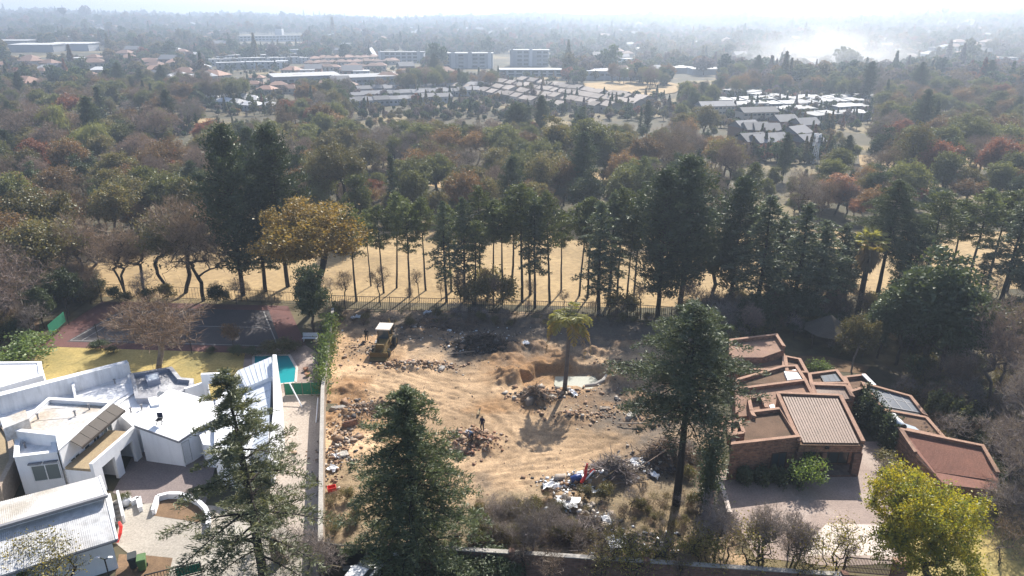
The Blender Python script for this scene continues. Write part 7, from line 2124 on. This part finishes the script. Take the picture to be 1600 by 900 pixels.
# undergrowth beneath the trees round the plot and the thicket
P = []
def region(n, x0, x1, y0, y1):
    for _ in range(n):
        p = at(g.uniform(x0, x1), g.uniform(y0, y1)); P.append((p.x, p.y, 0))
region(100, -80, 60, 440, 540); region(40, 60, 150, 440, 472); region(16, 150, 520, 468, 476); region(50, 60, 160, 440, 475); region(90, 1110, 1320, 478, 530); region(150, 1400, 1680, 470, 640); region(60, 1060, 1160, 490, 560); region(50, 1450, 1640, 640, 720); region(40, 1300, 1450, 470, 560); region(40, -80, 110, 400, 440)
region(30, 1530, 1680, 720, 900)
P = np.array(P)
k = g.choice(5, len(P), p=[0.25, 0.2, 0.25, 0.15, 0.15])
scatter('undergrowth', P, k, g.uniform(0.7, 1.5, len(P)), [joined('scrub1', 'bark_grey', 'twig_brown'), joined('scrub1', 'bark_grey', 'twig_grey'), joined('bush1', 'bark', 'dark_leaf'), joined('bush1', 'bark', 'olive_leaf'), joined('scrub0', 'bark_grey', 'dry_leaf')], 'low twiggy undergrowth beneath the trees around the gardens', 'undergrowth')
# ------------------------------------------------------------------ the town across the valley
def far_mat(name, c, vary=0.35):
    m, nt, out = mat_new(name)
    oi = nt.nodes.new('ShaderNodeObjectInfo')
    k = ramp(nt, oi.outputs['Random'], [(0.0, 1 - vary), (1.0, 1 + vary)])
    principled(nt, out, mix(nt, 1.0, c, k, 'MULTIPLY'), 0.75)
    return m
for n_, c in (('fw_white', (0.45, 0.45, 0.46)), ('fw_beige', (0.42, 0.36, 0.30)), ('fw_grey', (0.30, 0.31, 0.33)), ('fw_brick', (0.24, 0.15, 0.12)), ('fr_tile', (0.25, 0.15, 0.11)), ('fr_beige', (0.27, 0.23, 0.20)), ('fr_grey', (0.15, 0.15, 0.16)), ('fr_silver', (0.29, 0.295, 0.30)), ('fr_white', (0.42, 0.42, 0.42)), ('fr_dark', (0.12, 0.12, 0.13))):
    M[n_] = far_mat(n_, c)
HOUSE = {}
def house_proto(key, w, d, h, roof, rh, wall_mat, roof_mat, storeys=1):
    """meshes of one house: wall, roof, windows; front faces -Y"""
    wm = MB().box((0, 0, h / 2 - 0.5), (w, d, h + 1.0)).mesh('wall', M[wall_mat])
    e = 0.45
    r = MB()
    x, y = w / 2 + e, d / 2 + e
    if roof == 'gable':
        r.poly([(-x, -y, h), (x, -y, h), (x, 0, h + rh), (-x, 0, h + rh)]); r.poly([(x, y, h), (-x, y, h), (-x, 0, h + rh), (x, 0, h + rh)])
        r.poly([(-x + e, -y + e, h), (-x + e, 0, h + rh - .15), (-x + e, y - e, h)]); r.poly([(x - e, -y + e, h), (x - e, y - e, h), (x - e, 0, h + rh - .15)])
        r.poly([(-x, -y, h - .12), (-x, y, h - .12), (x, y, h - .12), (x, -y, h - .12)])
        r.poly([(-x, -y, h - .12), (x, -y, h - .12), (x, -y, h), (-x, -y, h)]); r.poly([(x, y, h - .12), (-x, y, h - .12), (-x, y, h), (x, y, h)])
    elif roof == 'hip':
        q = max(0.1, x - y * 0.9)
        r.poly([(-x, -y, h), (x, -y, h), (q, 0, h + rh), (-q, 0, h + rh)]); r.poly([(x, y, h), (-x, y, h), (-q, 0, h + rh), (q, 0, h + rh)])
        r.poly([(x, -y, h), (x, y, h), (q, 0, h + rh)]); r.poly([(-x, y, h), (-x, -y, h), (-q, 0, h + rh)])
        r.poly([(-x, -y, h - .1), (-x, y, h - .1), (x, y, h - .1), (x, -y, h - .1)])
    elif roof == 'mono':
        r.prism([(-x, -y, h + .05), (x, -y, h + .05), (x, y, h + rh), (-x, y, h + rh)], [(-x, -y, h - .15), (x, -y, h - .15), (x, y, h - .15), (-x, y, h - .15)])
    else:
        r.box((0, 0, h + 0.15), (w + 0.5, d + 0.5, 0.3)); 
    rm = r.mesh('roof', M[roof_mat])
    wins = []
    nw = max(2, int(w / 3.2))
    for s in range(storeys):
        for k in range(nw):
            wins.append((-w / 2 + w * (k + 0.5) / nw, -d / 2 - 0.03, (s + 0.55) * h / storeys))
    wn_ = MB().box((0, 0, 0), (1.5 if w < 25 else 2.2, 0.1, 1.25)).mesh('window', M['glass'])
    HOUSE[key] = (wm, rm, wn_, wins)
def house(key, name, loc, rz, label, group, cat='house', s=1.0, with_windows=True):
    wm, rm, wn_, wins = HOUSE[key]
    o = empty(name, loc, rz, label, cat, group); o.scale = (s, s, s)
    link('wall', wm, o); link('roof', rm, o)
    if with_windows:
        for p in wins:
            c = link('window', wn_, o); c.location = p
    return o
house_proto('beige', 9.5, 10, 4.6, 'gable', 2.3, 'fw_beige', 'fr_beige')
house_proto('bluegrey', 10, 9, 4.4, 'gable', 2.2, 'fw_grey', 'fr_grey')
house_proto('whiteflat', 9, 9, 5.4, 'flat', 0, 'fw_white', 'fr_white', 2)
house_proto('terracotta', 11, 9, 4.2, 'hip', 2.4, 'fw_beige', 'fr_tile')
house_proto('villa', 15, 11, 4.2, 'hip', 2.8, 'fw_beige', 'fr_tile')
house_proto('silver', 9, 10, 5.0, 'mono', 0.9, 'fw_grey', 'fr_silver', 2)
house_proto('greygable', 11, 10, 5.5, 'gable', 2.8, 'fw_brick', 'fr_grey', 2)
house_proto('whitehip', 13, 10, 4.0, 'hip', 2.3, 'fw_white', 'fr_white')
house_proto('shed', 34, 16, 5, 'mono', 0.8, 'fw_grey', 'fr_white')
house_proto('flats', 26, 12, 10, 'gable', 3.0, 'fw_beige', 'fr_grey', 3)
g = np.random.default_rng(55)
ORD = 'first second third fourth fifth sixth seventh eighth ninth tenth eleventh twelfth thirteenth fourteenth fifteenth sixteenth seventeenth eighteenth nineteenth twentieth twenty-first twenty-second'.split()
def row(key, name, p0, p1, n, label, group, jit=1.2, rz=None, s=1.0):
    """label: text with %s for the ordinal counted along the row"""
    a, b = hit(*p0), hit(*p1)
    d = b - a; ang = math.atan2(d.y, d.x) if rz is None else rz
    for k in range(n):
        p = lerp(a, b, (k + 0.5) / n) + Vector((g.normal() * jit, g.normal() * jit, 0))
        p.z = float(gz(p.x, p.y))
        house(key, name, p, ang + g.normal() * 0.05, label % ORD[k], group, s=s * g.uniform(0.9, 1.1))
RW = ['farthest', 'second farthest', 'second nearest', 'nearest', 'lowest']
for j, (p0, p1, n) in enumerate((((812, 131), (1012, 166), 22), ((772, 134), (1000, 173), 21), ((737, 136), (962, 178), 20), ((707, 141), (885, 175), 15))):
    row('beige', 'townhouse', p0, p1, n, 'beige gabled townhouse, %s from the office-block end of the ' + RW[j] + ' beige row', 'beige townhouse rows', 0.8, s=0.66)
for j, (p0, p1, n) in enumerate((((558, 148), (760, 140), 15), ((552, 157), (745, 149), 15), ((545, 168), (700, 160), 11))):
    row('bluegrey', 'townhouse', p0, p1, n, 'grey-roofed townhouse, %s towards the beige rows in the ' + ('farthest', 'middle', 'nearest')[j] + ' grey row', 'grey townhouse rows', 0.8, s=0.66)
for j, (p0, p1, n) in enumerate((((340, 97), (490, 92), 15), ((335, 103), (480, 98), 15), ((345, 109), (450, 106), 11))):
    row('whiteflat', 'white_townhouse', p0, p1, n, 'white cube townhouse, %s towards the offices in the ' + ('farthest', 'middle', 'nearest')[j] + ' white row', 'white townhouse cluster', s=0.9)
for j, (p0, p1, n) in enumerate((((485, 98), (610, 94), 11), ((480, 105), (620, 101), 12), ((470, 112), (600, 110), 10))):
    row('terracotta', 'tiled_townhouse', p0, p1, n, 'terracotta-roofed townhouse, %s from the white cluster in the ' + ('farthest', 'middle', 'nearest')[j] + ' row', 'terracotta townhouse cluster', s=0.85)
for j, (p0, p1, n) in enumerate((((322, 158), (410, 163), 7), ((340, 166), (425, 174), 6))):
    row('whitehip', 'white_roofed_house', p0, p1, n, 'white-roofed house, %s towards the grey terraces on the ' + ('far', 'near')[j] + ' side of its street', 'white-roofed houses left of the grey terraces', 1.5, s=0.66)
for i, (x, y) in enumerate(((402, 128), (432, 131), (398, 139), (436, 140), (418, 147), (455, 146), (545, 140), (508, 138))):
    p = hit(x, y); house('villa', 'tiled_villa', p, g.uniform(-0.4, 0.4), 'terracotta-roofed villa among trees near the grey terraces, %s of eight' % ORD[i], 'terracotta-roofed villas', s=0.66)
for j, (p0, p1, n) in enumerate((((1138, 150), (1245, 166), 10), ((1125, 168), (1362, 160), 20), ((1140, 176), (1350, 168), 18), ((1222, 184), (1345, 176), 10), ((1262, 193), (1345, 186), 7))):
    row('silver', 'townhouse', p0, p1, n, 'silver-roofed townhouse, %s from the beige rows in the ' + RW[j] + ' hazy row', 'silver-roofed townhouse rows', 0.8, s=0.66)
for i, (x, y) in enumerate(((1161, 216), (1177, 219), (1194, 221), (1222, 206), (1255, 211), (1171, 238), (1203, 238), (1240, 226), (1258, 240), (1190, 240))):
    p = hit(x, y); house('greygable', 'brick_townhouse', p, 0.25 + g.normal() * 0.2, 'grey-gabled brick townhouse behind the salmon-red tree, %s of ten' % ORD[i], 'grey-gabled brick townhouses', s=0.72)
for x, y, lb in ((1180, 197, 'three-storey block of flats above the grey-gabled townhouses'), (1115, 186, 'hazy block of flats left of the larger block')):
    p = hit(x, y); house('flats', 'apartment_block', p, 0.2, lb, None, 'apartment block', 0.55)
# office blocks
def office(px0, px1, py_base, py_top, depth, storeys, label, accent):
    a, b = hit(px0, py_base), hit(px1, py_base)
    h = height_to(a, py_top); w = (b - a).length
    ang = math.atan2(b.y - a.y, b.x - a.x)
    T = Thing('office_block', a, label, 'office block')
    d = (b - a).normalized(); d.z = 0; nrm = Vector((-d.y, d.x, 0)); zg = min(a.z, b.z) - 1.0
    def bx(t0, t1, f0, f1, z0, z1, name, mat, parent=None):
        P = [a + d * w * t0 + nrm * f0, a + d * w * t1 + nrm * f0, a + d * w * t1 + nrm * f1, a + d * w * t0 + nrm * f1]
        return T.part(MB().prism([Vector((p.x, p.y, z1)) for p in P], [Vector((p.x, p.y, z0)) for p in P]), name, mat, parent)
    wl = bx(0, 1, 0, depth, zg, a.z + h, 'wall', 'fw_grey')
    bx(-0.01, 1.01, -0.4, depth + 0.4, a.z + h + 0.01, a.z + h + 0.5, 'roof', 'fr_silver')
    for t0, t1 in accent: bx(t0, t1, -0.9, -0.05, zg, a.z + h + 1.2, 'white_bay', 'fw_white', wl)
    nw = max(4, int(w / 5))
    for s in range(storeys):
        for k in range(nw):
            t0, t1 = (k + 0.15) / nw, (k + 0.85) / nw
            if any(t1 > q0 and t0 < q1 for q0, q1 in accent): continue
            z0 = a.z + h * (s + 0.3) / storeys; z1 = a.z + h * (s + 0.85) / storeys
            bx(t0, t1, -0.12, -0.02, z0, z1, 'window', 'glass', wl)
office(592, 662, 98, 82, 14, 3, 'low dark glazed office with a white end bay', [(0.0, 0.05), (0.86, 0.93)])
office(693, 770, 107, 84, 16, 4, 'dark office block with two white bays', [(0.16, 0.24), (0.5, 0.58), (0.9, 0.97)])
office(797, 857, 104, 79, 16, 4, 'tallest dark office block with white stair bays', [(0.02, 0.08), (0.5, 0.58)])
office(375, 470, 65, 57, 12, 2, 'long pale-roofed school building below the bell tower', [])
office(315, 360, 56, 48, 12, 3, 'white apartment block on the far slope', [(0, 1)])
office(780, 880, 120, 110, 18, 2, 'long low brick hall in front of the sports field', [])
office(905, 1000, 44, 39, 14, 2, 'long pale block near the ridge', [(0, 0.4)])
p = hit(438, 62)
T = Thing('bell_tower', p, 'white square bell tower with dark top above the school roof', 'tower')
hh = height_to(p, 41)
T.part(MB().box(p + Vector((0, 0, hh * 0.36)), (10, 10, hh * 0.9)), 'shaft', 'fw_white')
T.part(MB().box(p + Vector((0, 0, hh * 0.9)), (8, 8, hh * 0.18)), 'belfry', 'fr_dark')
# A-frame church
p = hit(577, 94); hh = height_to(p, 75)
T = Thing('a_frame_church', p, 'steep white-gabled church beside the low office', 'church')
for s in (-1, 1):
    q0, q1, ap = p + Vector((7 * s, 0, 0)), p + Vector((7 * s, 18, 0)), hh
    o = MB().prism([p + Vector((0, 0, hh)), p + Vector((0, 18, hh)), q1, q0], [p + Vector((-.3 * s, 0, hh - .8)), p + Vector((-.3 * s, 18, hh - .8)), q1 - Vector((.8 * s, 0, 0)), q0 - Vector((.8 * s, 0, 0))])
    T.part(o, 'roof', 'fr_white' if s > 0 else 'fr_grey')
T.part(MB().poly([p + Vector((-6, 0.6, 0)), p + Vector((6, 0.6, 0)), p + Vector((0, 0.6, hh - 0.9))]), 'gable_wall', 'fw_white')
# sports field and a clubhouse shed row
o = MB().poly([hit(*q) + Vector((0, 0, 0.4)) for q in ((884, 138), (905, 131.5), (960, 128.5), (1045, 129), (1068, 136), (1055, 146), (1010, 152), (930, 143))]).build('sports_field', M['fairway'])
tag(o, kind='structure')
if o.data.polygons[0].normal.z < 0: o.data.flip_normals()
for k, (x, y, lb) in enumerate(((1062, 114, 'first of the bright carport roofs left of the smoke'), (1085, 113, 'middle one of the bright carport roofs left of the smoke'), (1106, 116, 'last of the bright carport roofs left of the smoke'))):
    house('shed', 'carport', hit(x, y), 0.1, lb, 'bright carports', 'carport', 0.8, False)
for k, (x, y, lb) in enumerate(((22, 73, 'bright flat roof at the far edge of town'), (60, 80, 'second bright flat roof at the edge of town'), (125, 66, 'long white warehouse roof on the slope'), (115, 78, 'low white shed below the warehouse'))):
    house('shed', 'warehouse', hit(x, y), 0.0, lb, 'far warehouses', 'warehouse', 1.3, False)
# lattice mast
p = hit(1272, 256); hh = height_to(p, 212)
T = Thing('phone_mast', p, 'pale lattice phone mast with panels beside the grey-gabled houses', 'mast')
mb = MB()
for sx, sy in ((-1, -1), (1, -1), (1, 1), (-1, 1)):
    mb.bar(p + Vector((0.7 * sx, 0.7 * sy, 0)), p + Vector((0.25 * sx, 0.25 * sy, hh)), 0.14)
for k in range(9):
    z0, z1 = hh * k / 9, hh * (k + 1) / 9; w0, w1 = 0.7 - 0.45 * k / 9, 0.7 - 0.45 * (k + 1) / 9
    mb.bar(p + Vector((-w0, -w0, z0)), p + Vector((w1, -w1, z1)), 0.08); mb.bar(p + Vector((w0, -w0, z0)), p + Vector((-w1, -w1, z1)), 0.08)
T.part(mb, 'lattice', 'frame_white')
for z in (0.72, 0.85, 0.97):
    for a in range(3):
        v = Vector((math.cos(a * 2.1 - 1.57), math.sin(a * 2.1 - 1.57), 0)) * 0.9
        T.part(MB().box(p + v + Vector((0, 0, hh * z)), (0.5, 0.25, 1.5)), 'antenna_panel', 'frame_white')
# water tower and a few scattered houses on the slopes
for x, y, t, lb in ((103, 29, 12, 'tiny mushroom water tower on the ridge, seen left'), (1472, 24, 12, 'mushroom water tower on the hazy ridge')):
    p = hit(x, y + 14)
    hh = max(16, height_to(p, t)); T = Thing('water_tower', p, lb.replace(', seen left', ' above the white warehouse'), 'water tower')
    T.part(MB().tube([p, p + Vector((0, 0, hh * 0.7))], 1.6, 8), 'stem', 'fw_grey')
    T.part(MB().tube([p + Vector((0, 0, hh * 0.66)), p + Vector((0, 0, hh * 0.85)), p + Vector((0, 0, hh))], [2, 8, 7], 12), 'bowl', 'fw_grey')
for n, p in enumerate(HSPOTS):
    k = ['villa', 'whitehip', 'terracotta', 'greygable', 'whiteflat', 'shed'][g.choice(6, p=[.30, .2, .2, .15, .10, .05])]
    nm = {'villa': 'terracotta-roofed house', 'whitehip': 'white-roofed house', 'terracotta': 'small tiled house', 'greygable': 'grey-gabled house', 'whiteflat': 'white flat-roofed house', 'shed': 'long pale shed'}[k]
    p = p + Vector((0, 0, 0.5))
    house(k, 'hillside_house', p, g.uniform(-0.5, 0.5), nm + ' scattered among the trees of the far slope', nm + 's on the far slope', s=g.uniform(0.8, 1.15), with_windows=p.y < 700)
# low garden trees between the houses
pts = []
for P in CLEAR_PX:
    xs_, ys_ = [q[0] for q in P], [q[1] for q in P]
    for _ in range(int((max(xs_) - min(xs_)) * (max(ys_) - min(ys_)) / 40)):
        qx, qy = g.uniform(min(xs_), max(xs_)), g.uniform(min(ys_), max(ys_))
        if 870 < qx < 1070 and qy < 156: continue
        p = hit(qx, qy); pts.append((p.x, p.y, p.z - 0.1))
pts = np.array(pts)
scatter('garden_trees', pts, g.choice(5, len(pts)), g.uniform(0.25, 0.62, len(pts)), FAR, 'small garden trees and hedges between the townhouses', 'garden trees')

# ------------------------------------------------------------------ smoke drifting from a fire beyond the silver roofs
def smoke(name, px, py, w, h, d, dens, seed, label, drift=0.0):
    c = hit(px, py)
    mb = MB()
    n, m_ = 20, 12
    for i in range(m_ + 1):
        th = math.pi * i / m_
        for j in range(n):
            ph = math.tau * j / n
            mb.v.append((w * math.sin(th) * math.cos(ph), d * math.sin(th) * math.sin(ph), h * math.cos(th)))
    for i in range(m_):
        for j in range(n): mb.f.append((i * n + j, (i + 1) * n + j, (i + 1) * n + (j + 1) % n, i * n + (j + 1) % n))
    m, nt, out = mat_new(name)
    tc = coords(nt, 'Object')
    mp = mapping(nt, tc, (1 / w, 1 / d, 1 / h))
    ln = nt.nodes.new('ShaderNodeVectorMath'); ln.operation = 'LENGTH'; nt.links.new(mp, ln.inputs[0])
    fall = ramp(nt, ln.outputs['Value'], [(0.0, 1.0), (0.35, 0.55), (0.95, 0.0)])
    nz = ramp(nt, noise(nt, 0.022, 3, 0.6, mapping(nt, tc, (0.6, 1, 1.6), (0, 0.35, 0)), 0.8), [(0.38, 0.05), (0.72, 1.0)])
    mu = mix(nt, 1.0, fall, nz, 'MULTIPLY')
    sc_ = nt.nodes.new('ShaderNodeMath'); sc_.operation = 'MULTIPLY'; sc_.inputs[1].default_value = dens
    nt.links.new(mu, sc_.inputs[0])
    pv = nt.nodes.new('ShaderNodeVolumePrincipled')
    pv.inputs['Color'].default_value = (0.95, 0.96, 0.98, 1); pv.inputs['Anisotropy'].default_value = 0.4
    nt.links.new(sc_.outputs[0], pv.inputs['Density'])
    nt.links.new(pv.outputs[0], out.inputs['Volume'])
    o = mb.build(name, m); o.location = (c.x, c.y, c.z + h * 0.5)
    return tag(o, label, 'smoke', kind='stuff')
smoke('smoke', 1290, 112, 80, 24, 55, 0.09, 1, 'bright white smoke rising beyond the silver-roofed rows')
smoke('smoke_veil', 1340, 110, 330, 58, 170, 0.0032, 2, 'thin veil of smoke spreading over the right-hand valley'.replace('right-hand ', 'hazy '))
# ------------------------------------------------------------------ the air: even haze in one closed box
hb = MB()
hb.box((0, 2050, 44), (9000, 4800, 116))
hz = hb.build('haze', None)
hz.data.materials.clear()
m = bpy.data.materials.new('haze'); m.use_nodes = True
nt = m.node_tree; nt.nodes.clear()
out = nt.nodes.new('ShaderNodeOutputMaterial')
pv = nt.nodes.new('ShaderNodeVolumePrincipled')
pv.inputs['Color'].default_value = (0.62, 0.735, 0.89, 1)
pv.inputs['Density'].default_value = 0.00051
pv.inputs['Anisotropy'].default_value = 0.45
nt.links.new(pv.outputs[0], out.inputs['Volume'])
hz.data.materials.append(m)
tag(hz, 'pale blue winter haze filling the valley air', 'haze', kind='stuff')
